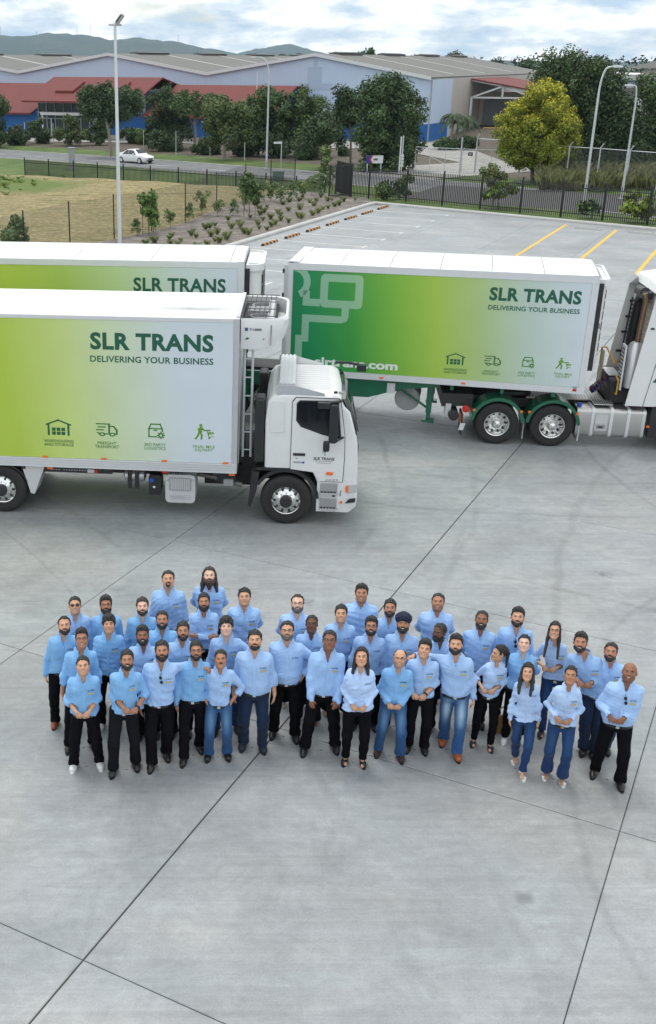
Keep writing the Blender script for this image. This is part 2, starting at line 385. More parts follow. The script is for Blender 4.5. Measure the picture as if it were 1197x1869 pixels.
# kerbs of the car park
KL0 = from_grid(G(430,447).dot(GU)-15, KERB_V); KC = G(690, 373)
KC = from_grid(KC.dot(GU), KERB_V)
KR = G(1197, 421); kdir = (KR-KC).normalized(); kn = Vector((-kdir.y, kdir.x, 0))
if kn.y < 0: kn = -kn
KR = KC + kdir*40
car_park_kerb = thing('kerb', None, None); car_park_kerb['kind'] = 'structure'
def kerb_run(p, q, outn, w=0.32, h=0.15, n=None):
    L_ = (q-p).length; n = n or max(1, int(L_/3.0)); d = (q-p).normalized()
    for i in range(n):
        a = p + d*(L_*i/n + 0.006); b = p + d*(L_*(i+1)/n - 0.006)
        m_ = MB(); up = Vector((0,0,h)); o2 = outn*w; c_ = outn*0.05
        dn = Vector((0, 0, -0.2))
        m_.add([a+dn, b+dn, b+o2+dn, a+o2+dn, a+c_+up, b+c_+up, b+o2+up, a+o2+up, a+up*0.6, b+up*0.6], [(3,2,1,0),(4,5,6,7),(0,1,9,8),(8,9,5,4),(2,3,7,6),(1,2,6,5,9),(3,0,8,4,7)])
        obj('kerb_stone', m_, kerb_mat, car_park_kerb)
kerb_run(KL0, KC, -GV)
kerb_run(KC - GV*0.32, KR, kn)

# garden bed, dry field, verges
mulch = ground_mat('mulch', [(0.3, (0.11, 0.093, 0.08)), (0.5, (0.175, 0.153, 0.135)), (0.7, (0.26, 0.235, 0.21))], scale=1.4, fine=(0.3, 14.0), bump=(0.8, 18.0))
dry = ground_mat('dry_grass', [(0.28, (0.115, 0.10, 0.04)), (0.45, (0.235, 0.18, 0.085)), (0.58, (0.30, 0.235, 0.115)), (0.75, (0.16, 0.15, 0.055))], scale=0.3, fine=(0.3, 7.0), bump=(0.9, 9.0), stretch=(0.7, 1.9, 1), rot=R(12))
green = ground_mat('green_grass', [(0.3, (0.05, 0.085, 0.02)), (0.5, (0.09, 0.14, 0.035)), (0.72, (0.15, 0.18, 0.06))], scale=0.4, fine=(0.25, 9.0), bump=(0.8, 12.0))
asphalt = ground_mat('asphalt', [(0.3, (0.14, 0.142, 0.148)), (0.5, (0.175, 0.178, 0.182)), (0.7, (0.215, 0.215, 0.215))], scale=0.5, fine=(0.1, 25.0), bump=(0.2, 50.0), rough=0.85)
paving = ground_mat('pale_paving', [(0.3, (0.24, 0.235, 0.225)), (0.5, (0.31, 0.30, 0.28)), (0.7, (0.37, 0.355, 0.33))], scale=0.5, fine=(0.08, 20.0), bump=(0.1, 30.0))

CHAIN = [Vector(p) for p in ((-21.5,27.5,0),(-17.2,34.8,0),(-13.2,41.8,0),(-11.3,45.2,0),(-9.4,48.7,0),(-7.5,52.2,0),(-5.7,55.6,0),(-3.7,59.2,0),(-1.8,62.8,0),(0.1,66.4,0),(2.1,71.6,0),(4.2,76.7,0),(6.2,80.6,0),(8.2,83.6,0))]
CH0 = CHAIN[0]; chd = (CHAIN[-1]-CHAIN[0]).normalized(); chn = Vector((-chd.y, chd.x, 0))
def chain_at(t):
    k = t*(len(CHAIN)-1); i = min(int(k), len(CHAIN)-2); return CHAIN[i].lerp(CHAIN[i+1], k-i)
FENCE_Z = -1.2
def fence_left(x, y): 
    Y = (CAM_H-(FENCE_Z+2.1))*2147.0/(y-116.0); return Vector(((x-PP_X)*Y/2147.0, Y, FENCE_Z))
FL0 = fence_left(35, 281); FL1 = fence_left(604, 321); FR0 = G(640, 361); FR1 = G(1180, 414)
fld = (Vector((FL1.x, FL1.y, 0))-Vector((FL0.x, FL0.y, 0))).normalized(); frd = (FR1-FR0).normalized()
fln = Vector((fld.y, -fld.x, 0))                          # from the left fence toward the camera
# field sheet: a gently mounded grid west of the bed
def field_z(x, y):
    p = Vector((x, y, 0))
    z = 0.15 + 0.07*math.sin(x*0.31+y*0.17) + 0.04*math.sin(x*0.9-y*0.6)
    mx = math.exp(-(((x+18)/5.0)**2 + ((y-86)/7.0)**2)); z += 0.55*mx      # green mound at the far left
    return z
m_ = MB(); NX, NY = 40, 36; vv = []
for i in range(NY+1):
    a = chain_at(i/NY); far0 = (a-Vector((FL0.x, FL0.y, 0))).dot(fln)
    # width of the field along chn until 1.6 m short of the fence line
    k_ = -chn.dot(fln); wmax = min(46.0, (far0-1.6)/k_) if k_ > 0.01 else 46.0
    for j in range(NX+1):
        p = a + chn*(wmax*j/NX); vv.append((p.x, p.y, field_z(p.x, p.y)))
field_edge = [Vector(vv[i*(NX+1)+NX]) for i in range(NY+1)]
m_.add(vv, [(i*(NX+1)+j, i*(NX+1)+j+1, (i+1)*(NX+1)+j+1, (i+1)*(NX+1)+j) for i in range(NY) for j in range(NX)])
def field_extra(nt, geo, col):
    L = nt.links.new
    v = nt.nodes.new('ShaderNodeVectorMath'); v.operation = 'SUBTRACT'; v.inputs[1].default_value = (-17, 87, 0); L(geo.outputs['Position'], v.inputs[0])
    mp = nt.nodes.new('ShaderNodeVectorMath'); mp.operation = 'MULTIPLY'; mp.inputs[1].default_value = (0.105, 0.15, 0); L(v.outputs[0], mp.inputs[0])
    ln = nt.nodes.new('ShaderNodeVectorMath'); ln.operation = 'LENGTH'; L(mp.outputs[0], ln.inputs[0])
    n = nt.nodes.new('ShaderNodeTexNoise'); n.inputs['Scale'].default_value = 0.5; n.inputs['Detail'].default_value = 6; L(geo.outputs['Position'], n.inputs['Vector'])
    ad = nt.nodes.new('ShaderNodeMath'); ad.operation = 'MULTIPLY_ADD'; L(n.outputs['Fac'], ad.inputs[0]); ad.inputs[1].default_value = 0.5; L(ln.outputs['Value'], ad.inputs[2])
    mr = nt.nodes.new('ShaderNodeMapRange'); mr.inputs[1].default_value = 1.0; mr.inputs[2].default_value = 1.35; mr.inputs[3].default_value = 1; mr.inputs[4].default_value = 0; L(ad.outputs[0], mr.inputs[0])
    mx = nt.nodes.new('ShaderNodeMix'); mx.data_type = 'RGBA'; L(mr.outputs[0], mx.inputs[0]); L(col, mx.inputs[6]); mx.inputs[7].default_value = (0.11, 0.155, 0.035, 1)
    return mx.outputs[2]
field_mat = ground_mat('dry_field', [(0.30, (0.10, 0.115, 0.035)), (0.40, (0.19, 0.17, 0.07)), (0.49, (0.29, 0.235, 0.12)), (0.56, (0.20, 0.17, 0.075)), (0.63, (0.26, 0.215, 0.105)), (0.72, (0.11, 0.125, 0.04))], scale=0.42, fine=(0.38, 3.5), bump=(1.0, 6.0), stretch=(0.6, 2.0, 1), rot=R(14), extra=field_extra)
tag(obj('field', m_, field_mat, smooth=True), kind='structure')
# mulch bed between kerb and chain-link line, rising a little to the field
na = 24; A_, B_ = [], []
for i in range(na+1):
    t = i/na; p = KL0 + (KC-KL0)*t - GV*0.3
    q = chain_at(t)
    A_.append((p.x, p.y, 0.10)); B_.append((q.x, q.y, field_z(q.x, q.y)))
strip('garden_bed', A_, B_, None, mulch)
bed_end = B_[-1]
# far end of the bed, up to the gate in the palisade fence, and the bank that drops to the left fence
e0 = KC - GV*0.3; e1 = Vector(bed_end)
m_ = MB().add([(e0.x, e0.y, 0.10), (FR0.x+1.0, FR0.y-0.6, 0.11), (FR0.x-0.6, FR0.y+1.2, 0.08), (FL1.x+0.6, FL1.y+0.4, -0.1), (e1.x, e1.y, e1.z)], [(0,1,2,3,4)])
tag(obj('garden_bed', m_, mulch), kind='structure')
bank = [p for p in field_edge if (p-FL0).dot(fln) < 3.0]
bank.append(Vector((FL1.x+0.6, FL1.y+0.4, -0.1)))
strip('grass_bank', bank, [Vector((p.x, p.y, FENCE_Z-0.02)) - fln*((Vector((p.x,p.y,0))-Vector((FL0.x,FL0.y,0))).dot(fln)+0.4) for p in bank], None, green)

# road between two edge polylines; it runs lower on the left
RP = [G(0,275,-1.2), G(150,284,-1.2), G(300,294,-1.2), G(487,309,-1.15), G(640,319,-0.95), G(790,330,-0.7), G(999,350,-0.3), G(1197,367,-0.12)]
d0 = (RP[0]-RP[1]).normalized(); d1 = (RP[-1]-RP[-2]).normalized(); d1.z = 0
RP = [RP[0]+d0*120, RP[0]+d0*40] + RP + [RP[-1]+d1*25, RP[-1]+d1*60]
def resample(P, step=1.6):
    out = [P[0]]
    for a, b in zip(P, P[1:]):
        n = max(1, int((b-a).length/step)); out += [a.lerp(b, (i+1)/n) for i in range(n)]
    for _ in range(10): out = [out[0]] + [(out[i-1]+out[i]*2+out[i+1])/4 for i in range(1, len(out)-1)] + [out[-1]]
    return out
FAR = resample(RP)
def offset_poly(P, d, dz=0.0):
    out = []
    for i, p in enumerate(P):
        t = (P[min(i+3, len(P)-1)]-P[max(i-3, 0)]); t.z = 0; t.normalize(); nn = Vector((t.y, -t.x, 0))   # toward the camera side
        if nn.y > 0: nn = -nn
        out.append(p + nn*d + Vector((0, 0, dz)))
    return out
ROADW = 8.6
strip('road', FAR, offset_poly(FAR, ROADW), None, asphalt)
nv = offset_poly(FAR, ROADW+0.16, 0.09)
def near_back(p):
    """the verge ends at the left fence line or at the back of the car-park kerb"""
    q0 = Vector((p.x, p.y, 0)); best = None
    FLa, FLb = Vector((FL0.x, FL0.y, 0)), Vector((FL1.x, FL1.y, 0))
    segs = [(FLa-fld*60, FLb, FENCE_Z+0.0), (Vector((FR0.x, FR0.y, 0)), KC+kn*0.3+kdir*60, 0.1)]
    for a, b, z in segs:
        d = (b-a); t = max(0, min(1, (q0-a).dot(d)/d.length_squared)); c = a + d*t
        if best is None or (c-q0).length < best[0]: best = ((c-q0).length, Vector((c.x, c.y, z)))
    return best[1]
kb = [near_back(p) for p in nv]
strip('grass_verge', nv, kb, None, green)
# strip between the palisade fence and the kerb of the car park
ka = Vector((FR0.x, FR0.y, 0.101)); kz = KC + kn*0.3; 
m_ = MB().add([(ka.x, ka.y, 0.1), (kz.x, kz.y, 0.1), (kz.x+kdir.x*60, kz.y+kdir.y*60, 0.1)], [(0,1,2)])
tag(obj('grass_verge', m_, green), kind='structure')
VW = 5.5
def far_verge(s_, dz=0.0):
    out = offset_poly(FAR, -0.16 - VW*s_)
    for p in out: p.z = p.z + 0.10 + 0.10*s_ + dz
    return out
strip('grass_verge', far_verge(0.0), far_verge(1.0), None, green)
rk = thing('road_kerb', None, None); rk['kind'] = 'structure'
for s0, s1 in ((-0.16, 0.0), (ROADW, ROADW+0.16)):
    A_ = offset_poly(FAR, s0); B_ = offset_poly(FAR, s1)
    for i in range(0, len(FAR)-3, 3):
        m_ = MB(); a, b, c, d = A_[i], A_[i+3], B_[i+3], B_[i]; up = Vector((0,0,0.13)); dn = Vector((0,0,-0.1))
        m_.add([a+dn,b+dn,c+dn,d+dn,a+up,b+up,c+up,d+up], [(3,2,1,0),(4,5,6,7),(0,1,5,4),(1,2,6,5),(2,3,7,6),(3,0,4,7)]); obj('kerb_stone', m_, kerb_mat, rk)
linep = mat('white_road_paint', (0.62, 0.62, 0.60), 0.8, var=0.15, vscale=6)
yelp = mat('yellow_road_paint', srgb(226, 178, 66), 0.85, var=0.22, vscale=7)
mk = thing('road_marking', None, None); mk['kind'] = 'structure'
strip('edge_line', offset_poly(FAR, ROADW-0.75, 0.006), offset_poly(FAR, ROADW-0.87, 0.006), None, linep, parent=mk)
C1, C2 = offset_poly(FAR, ROADW*0.5-0.06, 0.006), offset_poly(FAR, ROADW*0.5+0.06, 0.006)
for i in range(0, len(FAR)-3, 5):
    if FAR[i].x > -40: strip('dash', C1[i:i+3], C2[i:i+3], None, linep, parent=mk)
site = ground_mat('site_soil', [(0.3, (0.07, 0.058, 0.045)), (0.6, (0.12, 0.10, 0.075))], scale=0.6)
SZ = -1.0                                   # ground level of the warehouse site
def gz(x): return SZ + 0.95*max(0, min(1, (x-34)/8))
FV = far_verge(1.0)
FM = [Vector((p.x, p.y, gz(p.x))) for p in offset_poly(FAR, -0.16-VW-14)]
strip('warehouse_grounds', FV, FM, None, site)
strip('warehouse_grounds', FM, [Vector((p.x+10, p.y+190, gz(p.x))) for p in FM], None, site)
# driveway over the verge and the pale forecourt behind it
t0 = min(range(len(FAR)), key=lambda i: (FAR[i]-G(607,316,-1.0)).length); t1 = min(range(len(FAR)), key=lambda i: (FAR[i]-G(800,331,-0.7)).length)
DA = far_verge(0.0, 0.03)[t0:t1+1]; DB = far_verge(1.0, 0.03)[t0:t1+1]; DM = [Vector((p.x, p.y, p.z+0.05)) for p in FM[t0:t1+1]]
strip('driveway', DA, DB, None, paving)
strip('driveway', DB, DM, None, paving)
strip('driveway', DM, [G(640+(1010-640)*i/(len(DB)-1), 256 - 12*i/(len(DB)-1), SZ+0.05) for i in range(len(DB))], SZ+0.05, paving)
strip('forecourt', [G(-60, 258, SZ), G(330, 262, SZ), G(640, 272, SZ), G(700, 268, SZ)], [G(-60, 244, SZ), G(330, 248, SZ), G(640, 252, SZ), G(700, 253, SZ)], SZ+0.06, paving)

# car-park markings and wheel stops
cm = thing('parking_marking', None, None); cm['kind'] = 'structure'
def gline(p, q, w, z, material, name, parent):
    d = (q-p).normalized(); nn = Vector((-d.y, d.x, 0))*(w/2); zz = Vector((0,0,z))
    return obj(name, MB().add([p-nn+zz, q-nn+zz, q+nn+zz, p+nn+zz], [(0,1,2,3)]), material, parent)
for a, b in (((1033,410),(940,468)), ((1125,420),(1042,487)), ((1215,437),(1100,572))):
    p, q = G(*a), G(*b); q = p + (q-p).normalized()*14
    gline(p, q, 0.16, 0.004, yelp, 'yellow_line', cm)
STOPS = [(480,444),(518,432),(558,418),(591,408),(622,398),(654,386),(681,379)]
su = [G(*p).dot(GU) for p in STOPS]; s0 = (su[-1]-su[0])/6
for k in range(-3, 8):
    a = su[0] + (k-0.5)*s0
    p = from_grid(a, KERB_V+0.6); q = from_grid(a, KERB_V+5.9)
    gline(p, q, 0.11, 0.004, linep, 'white_line', cm)
    gline(q - GU*0.35, q + GU*0.35, 0.11, 0.005, linep, 'white_tick', cm)
stop_black = mat('stop_black_rubber', (0.03, 0.03, 0.03), 0.8); stop_yel = mat('stop_amber', srgb(196, 140, 84), 0.8, var=0.15, vscale=8)
ORD = ['nearest the trucks', 'second from trucks', 'third from trucks', 'fourth from trucks', 'third from far kerb', 'second from far kerb', 'farthest']
for k in range(7):
    c = from_grid(su[0] + k*s0, KERB_V + 1.15)
    t = thing('wheel_stop', 'black and amber wheel stop by left kerb, %s of the row' % ORD[k], 'wheel stop', c, math.atan2(GU.y, GU.x), 'striped wheel stops')
    prof = [(-0.08,0.004),(0.08,0.004),(0.05,0.11),(-0.05,0.11)]
    obj('stop_body', MB().prism(prof, -0.9, 0.9, 'x'), stop_black, t)
    for b in (-0.65, -0.22, 0.22, 0.65):
        pr2 = [(-0.084,0.004),(0.084,0.004),(0.054,0.115),(-0.054,0.115)]
        obj('amber_block', MB().prism(pr2, b-0.11, b+0.11, 'x'), stop_yel, t)
for a, b, lab in (((1048,417),(1098,421),'long pale concrete wheel stop between the two far yellow lines'), ((1146,425),(1200,430),'long pale concrete wheel stop at the right edge beyond the second yellow line')):
    p, q = G(*a), G(*b); d = (q-p)
    t = thing('wheel_stop', lab, 'wheel stop', (p+q)/2, math.atan2(d.y, d.x))
    obj('stop_body', MB().prism([(-0.08,0.003),(0.08,0.003),(0.05,0.12),(-0.05,0.12)], -d.length/2, d.length/2, 'x'), kerb_mat, t)
    for s_ in (-0.35, 0.35): obj('fixing_cap', MB().lathe([(0.03,0.118),(0.03,0.128),(0.005,0.13)], (s_*d.length,0,0), 'z', 8), DARK, t)
# ================================================================ hills with masts
def noise1(x, seed=0):
    return sum(math.sin(x*f + seed*1.7 + f)*a for f, a in ((1.0, .5), (2.3, .28), (5.1, .16), (11.7, .08), (23.0, .05)))
def hill(prof, Y, depth, name):
    xs = np.linspace(prof[0][0], prof[-1][0], 150); rows = []
    n2 = 26
    for i in range(n2):
        t = i/(n2-1); row = []
        for x in xs:
            y = np.interp(x, [p[0] for p in prof], [p[1] for p in prof])
            h = max(0.0, 8.8 + Y*(116-y)/2147.0)
            Yk = Y - depth*0.5 + depth*t
            X = (x-PP_X)*Y/2147.0
            k = math.sin(math.pi*min(1.0, t*1.0))**0.8
            z = -2 + (h+2)*k*(1 + 0.10*noise1(X/160+t*7, 3)*(1-abs(2*t-1))*(0 if abs(t-0.5) < 0.02 else 1)) + (5*noise1(X/30, 1) if 0.3 < t < 0.7 else 0)
            row.append((X, Yk, z))
        rows.append(row)
    m_ = MB(); m_.loft(rows, close=False, cap=False)
    return m_
forest_mat = ground_mat('forest_hill', [(0.3, (0.015, 0.03, 0.018)), (0.55, (0.03, 0.05, 0.028)), (0.75, (0.05, 0.07, 0.035))], scale=0.006, fine=(0.35, 0.05), bump=(1.0, 0.03))
h1 = hill([(-900,112),(-500,98),(-250,80),(-80,72),(0,69),(60,66),(120,66),(165,72),(215,77),(262,75),(330,83),(395,93),(437,99),(520,106),(640,116)], 5200, 2200, 'hills')
tag(obj('hills', h1, forest_mat, smooth='full'), kind='structure')
h2 = hill([(330,116),(400,108),(437,98),(480,89),(505,85),(532,84),(560,92),(585,100),(640,108),(720,114),(800,117)], 6200, 1800, 'hills')
tag(obj('hills', h2, forest_mat, smooth='full'), kind='structure')
far_ridge = hill([(500,116),(620,111),(760,110),(900,112),(1000,113),(1250,114),(1600,116)], 4200, 900, 'hills')
tag(obj('hills', far_ridge, forest_mat, smooth='full'), kind='structure')
mast_mat = mat('mast_steel', (0.16, 0.17, 0.18), 0.7)
for x, yt, yb, lab in ((2,48,70,'leftmost tall lattice radio mast on the hill ridge at the picture edge'), (67,58,67,'short radio mast on the highest part of the hill'), (141,47,70,'slender radio mast left of the bare light pole on the hill'), (165,44,73,'tallest thin radio mast just right of its twin on the hill'), (325,62,84,'lone radio mast on the falling shoulder of the hill')):
    b = AT(x, yb+3, 5200); tp = AT(x, yt, 5200)
    t = thing('radio_mast', lab, 'mast', b)
    hgt = tp.z-b.z; m_ = MB()
    for sx, sy in ((-1,-1),(1,-1),(0,1)): m_.tube([(sx*1.6, sy*1.6, -8), (sx*0.5, sy*0.5, hgt)], 0.28, 4)
    obj('legs', m_, mast_mat, t)
    m_ = MB()
    for k in range(8): z = hgt*k/8; m_.bar((-1.5+k*.12,-1.5+k*.12,z), (1.5-k*.12,-1.5+k*.12,z+hgt/8), 0.2)
    obj('bracing', m_, mast_mat, t); obj('antenna', MB().tube([(0,0,hgt-1),(0,0,hgt+5)], 0.25, 5), mast_mat, t)

# ================================================================ warehouse
SK = (CAM_H-SZ)/CAM_H; WA = Vector((29.5*SK, 139.0*SK, SZ)); WF0 = Frame((29.5*SK, 139.0*SK), -27)
class _W:
    def side(s, x, y):
        a, z = WF0.side(x, y); return a/SK, (z-SZ)/SK
    def w(s, a, b): return WF0.w(a*SK, b*SK, SZ)
WF = _W()
clad = mat('pale_blue_cladding', srgb(180, 196, 218), 0.65, var=0.04, vscale=0.4, stretch=(8,1,0.3))
blue = mat('bright_blue_cladding', srgb(14, 92, 160), 0.6, var=0.06, vscale=0.6)
cream = mat('cream_cladding', srgb(175, 168, 160), 0.6, var=0.05, vscale=0.6)
redroof = mat('red_roof_sheet', srgb(104, 38, 33), 0.75, var=0.14, vscale=0.5, stretch=(3,0.5,1))
greyroof = mat('grey_roof_sheet', srgb(106, 105, 101), 0.8, var=0.1, vscale=0.25, stretch=(1,5,1))
rooflight = mat('translucent_roof_sheet', srgb(160, 160, 156), 0.5)
trim = mat('white_trim', (0.62, 0.64, 0.65), 0.5)
dkvent = mat('vent_grey', srgb(92, 92, 90), 0.7)
sigpatch = mat('repainted_patch', srgb(164, 180, 200), 0.65)
wh = thing('warehouse', 'long pale blue warehouse with grey sawtooth of wide gabled roofs', 'warehouse', WA, R(-27)); wh.scale = (SK,SK,SK)
VALX = [0.0, -29.6, -59.2, -88.8, -118.4]; VALZ = [7.1, 7.5, 7.6, 7.6, 7.6]; PKZ = [9.75, 9.9, 9.9, 9.9]; DEP = 78.0
prof = [(0.0, 0.0), (0.0, VALZ[0])]
for k in range(4): prof += [((VALX[k]+VALX[k+1])/2, PKZ[k]), (VALX[k+1], VALZ[k+1])]
prof += [(VALX[-1], 0.0)]
obj('front_wall', MB().prism(prof, 0.0, 0.25, 'y'), clad, wh)
obj('side_wall', MB().box(-0.25, 0.0, 0.26, 10.2, 0, 7.05), clad, wh)
obj('side_wall', MB().box(-0.25, 0.0, 10.2, DEP, 0, 7.05), cream, wh)
obj('blue_band', MB().box(-22.0, 0.02, -0.03, 0.0, 0.0, 2.05), blue, wh)
obj('blue_band', MB().box(0.0, 0.03, 0.0, 9.2, 0.0, 2.05), blue, wh)
obj('downpipe', MB().tube([(0.06,-0.06,0),(0.06,-0.06,7.0)], 0.09, 8), GREYP, wh)
for k in range(4):
    pk = (VALX[k]+VALX[k+1])/2
    for a, za, b, zb in ((VALX[k], VALZ[k], pk, PKZ[k]), (pk, PKZ[k], VALX[k+1], VALZ[k+1])):
        r = obj('roof', MB().prism([(a, za+0.02), (b, zb+0.02), (b, zb+0.22), (a, za+0.22)], -0.35, DEP, 'y'), greyroof, wh)
        for y0 in (14, 32, 52):
            e0 = 0.06
            P = lambda t: (a+(b-a)*t, za+(zb-za)*t+0.225)
            p0, p1 = P(0.08), P(0.92)
            obj('rooflight', MB().prism([p0, p1, (p1[0], p1[1]+0.03), (p0[0], p0[1]+0.03)], y0, y0+1.1, 'y'), rooflight, r)
        obj('barge_flashing', MB().prism([(a, za-0.1), (b, zb-0.1), (b, zb+0.28), (a, za+0.28)], -0.42, -0.36, 'y'), trim, wh)
    for y0 in (7, 27, 47, 66):
        v = obj('ridge_vent', MB().prism([(pk-0.8, PKZ[k]+0.1), (pk+0.8, PKZ[k]+0.1), (pk+0.8, PKZ[k]+0.34), (pk, PKZ[k]+0.5), (pk-0.8, PKZ[k]+0.34)], y0, y0+9, 'y'), dkvent, wh)
        obj('vent_cap', MB().box(pk-1.0, pk+1.0, y0-0.1, y0+9.1, PKZ[k]+0.35, PKZ[k]+0.40), GREYP, v)
# faded rectangles where old signs were painted over
for px0, py0, px1, py1 in ((562,122,587,152), (572,108,580,122), (545,152,606,166)):
    (a, z1), (b, z0) = WF.side(px0, py0), WF.side(px1, py1)
    obj('painted_patch', MB().box(a, b, -0.012, -0.003, z0, z1), sigpatch, wh)
# loading dock under a red awning on the right side
dock = thing('loading_dock', 'red roofed loading dock with grey roller doors at the warehouse right end', 'loading dock', WA, R(-27)); dock.scale = (SK,SK,SK)
obj('rear_wall', MB().box(0.05, 16.0, 26.0, 26.3, 0, 5.2), cream, dock)
dr = mat('grey_roller_door', srgb(120, 126, 132), 0.5, var=0.05)
for a in (0.6, 5.0):
    d_ = obj('roller_door', MB().box(a, a+4.0, 25.9, 25.99, 0.0, 4.3), dr, dock)
    for z in np.arange(0.3, 4.2, 0.35): obj('door_rib', MB().box(a+0.05, a+3.95, 25.87, 25.9, z, z+0.06), dr, d_)
obj('door_post', MB().box(4.6, 5.0, 25.7, 26.0, 0, 4.5), trim, dock)
obj('awning_roof', MB().prism([(0.1, 6.85), (13.0, 4.7), (13.0, 4.85), (0.1, 7.0)], 19.6, 42, 'y'), redroof, dock)
tr = [((0.1,20,6.75),(12.9,20,4.6)), ((0.1,20,4.6),(12.9,20,4.6)), ((0.2,20,4.6),(4.3,20,6.05)), ((4.3,20,4.6),(4.3,20,6.05)), ((4.3,20,6.05),(8.6,20,4.6))]
for p, q in tr: obj('truss_member', MB().bar(p, q, 0.22), trim, dock)
for x in (0.25, 12.8): obj('post', MB().bar((x,20,0),(x,20,4.6), 0.28), trim, dock)
yel = mat('yellow_rail_paint', srgb(215, 165, 40), 0.5)
for x0, y0, lab in ((3.0, 16.5, 'yellow safety handrail in front of the grey loading dock doors'),):
    t = thing('safety_rail', lab, 'rail', WF.w(x0, y0), R(-27))
    for k in range(5): obj('post', MB().tube([(k*1.5,0,0),(k*1.5,0,1.1)], 0.06, 6), yel, t)
    for z in (0.55, 1.08): obj('rail', MB().tube([(0,0,z),(6,0,z)], 0.05, 6), yel, t)
# ---- red-roofed office in front of the warehouse
office = thing('office_building', 'low blue office with red metal roofs and glazed entrance before the warehouse', 'office', WA, R(-27)); office.scale = (SK,SK,SK)
glass = mat('office_glass', (0.03, 0.045, 0.06), 0.1, spec=0.7)
frame_m = mat('grey_frame', srgb(140, 150, 158), 0.5)
def slope(u0, u1, oe, ze, orr, zr, name='roof'):
    th = 0.16
    return obj(name, MB().prism([(oe, ze), (orr, zr), (orr, zr+th), (oe, ze+th)], u0, u1, 'x'), redroof, office)
main = slope(-48.5, -32.2, -15.0, 4.3, -7.5, 7.05); slope(-48.5, -32.2, -0.2, 5.6, -7.5, 7.05)
slope(-78.0, -48.55, -13.2, 2.75, -4.0, 6.2); slope(-32.15, -15.5, -13.2, 2.72, -4.0, 6.15)
slope(-78.0, -48.55, -0.1, 6.0, -4.0, 6.2); slope(-32.15, -15.5, -0.1, 5.9, -4.0, 6.15)
for u0, u1, oe, ze in ((-48.5, -32.2, -15.0, 4.3), (-78, -48.55, -13.2, 2.75), (-32.15, -15.5, -13.2, 2.72)):
    obj('gutter', MB().box(u0, u1, oe-0.14, oe-0.01, ze-0.02, ze+0.2), mat('dark_red_gutter', srgb(105, 38, 33), 0.5), office)
for u0 in (-45.0, -38.2): obj('roof_hatch', MB().prism([(-12.6, 5.28), (-9.6, 6.38), (-9.6, 6.75), (-12.6, 5.65)], u0, u0+2.6, 'x'), redroof, office)
obj('blue_wall', MB().box(-78, -48.0, -12.2, -11.9, 0.0, 3.1), blue, office)
obj('blue_wall', MB().box(-37.6, -16.5, -12.2, -11.9, 0.0, 3.05), blue, office)
obj('blue_wall', MB().box(-16.8, -16.5, -11.9, -0.1, 0.0, 5.6), blue, office)
obj('plinth', MB().box(-78, -16.4, -12.3, -12.22, 0.0, 0.5), cream, office)
obj('upper_wall', MB().box(-48.0, -32.6, -11.6, -11.4, 3.0, 5.2), frame_m, office)
ent = obj('entrance_glazing', MB().box(-48.0, -37.6, -12.12, -12.0, 0.2, 4.25), glass, office)
for u in np.linspace(-48.0, -37.7, 9): obj('mullion', MB().box(u-0.06, u+0.06, -12.24, -12.13, 0.2, 4.25), frame_m, ent)
for z in (0.2, 2.3, 3.0, 4.2): obj('transom', MB().box(-48.0, -37.7, -12.26, -12.14, z-0.07, z+0.07), frame_m, ent)
obj('entry_canopy', MB().box(-46.8, -38.0, -13.6, -12.27, 2.75, 3.1), trim, office)
for u in (-46.0, -42.0): obj('door_frame', MB().box(u-0.07, u+0.07, -12.32, -12.27, 0.2, 2.3), trim, ent)
for u in (-46.6, -38.4): obj('canopy_post', MB().bar((u,-13.4,0),(u,-13.4,2.75), 0.16), trim, office)
obj('roof_mast', MB().tube([(-20.0,-6,5.4),(-20.0,-6,7.9)], 0.05, 6), trim, office)

# far buildings on the right, over the trees
fb = thing('far_building', 'white flat roofed building far behind the trees at the right edge', 'building', (95, 226, 0), R(-27))
obj('wall', MB().box(-6, 60, 0, 30, 0, 8.0), trim, fb)
obj('roof', MB().prism([(-9, 8.0), (63, 8.0), (63, 8.5), (6, 10.2), (0, 10.2)], -2, 32, 'y'), rooflight, fb)
obj('parapet', MB().box(-1, 63, -2.3, -2.05, 9.9, 10.4), greyroof, fb)
for k in range(7): obj('window', MB().box(2+k*8, 7+k*8, -0.08, -0.01, 3.5, 6.5), glass, fb)
fb = thing('far_building', 'low white roofed shed far off between warehouse ridge and dark trees', 'building', (64, 260, 0), R(-27))
obj('wall', MB().box(-10, 60, 0, 30, 0, 5.6), clad, fb); obj('roof', MB().prism([(-11,5.6),(61,5.6),(61,5.9),(25,7.0),(-11,5.9)], -1, 31, 'y'), ROOFW, fb)
for k in range(6): obj('rooflight', MB().box(-5+k*10, -4+k*10, 0, 29, 7.02, 7.06), rooflight, fb)
fb = thing('far_shed', 'grey corrugated shed glimpsed between the trees at the right', 'shed', AT(1150, 240, 150) - Vector((0,0,AT(1150,240,150).z)), R(-27))
obj('wall', MB().box(-6, 8, 0, 20, 0, 5.0), trim, fb); obj('roof', MB().prism([(-6.4,5.0),(8.4,5.0),(8.4,5.2),(1,6.2),(-6.4,5.2)], -0.4, 20, 'y'), greyroof, fb)
for k in range(6): obj('downpipe', MB().box(-5.5+k*2.4, -5.2+k*2.4, -0.25, -0.02, 0, 5.0), frame_m, fb)

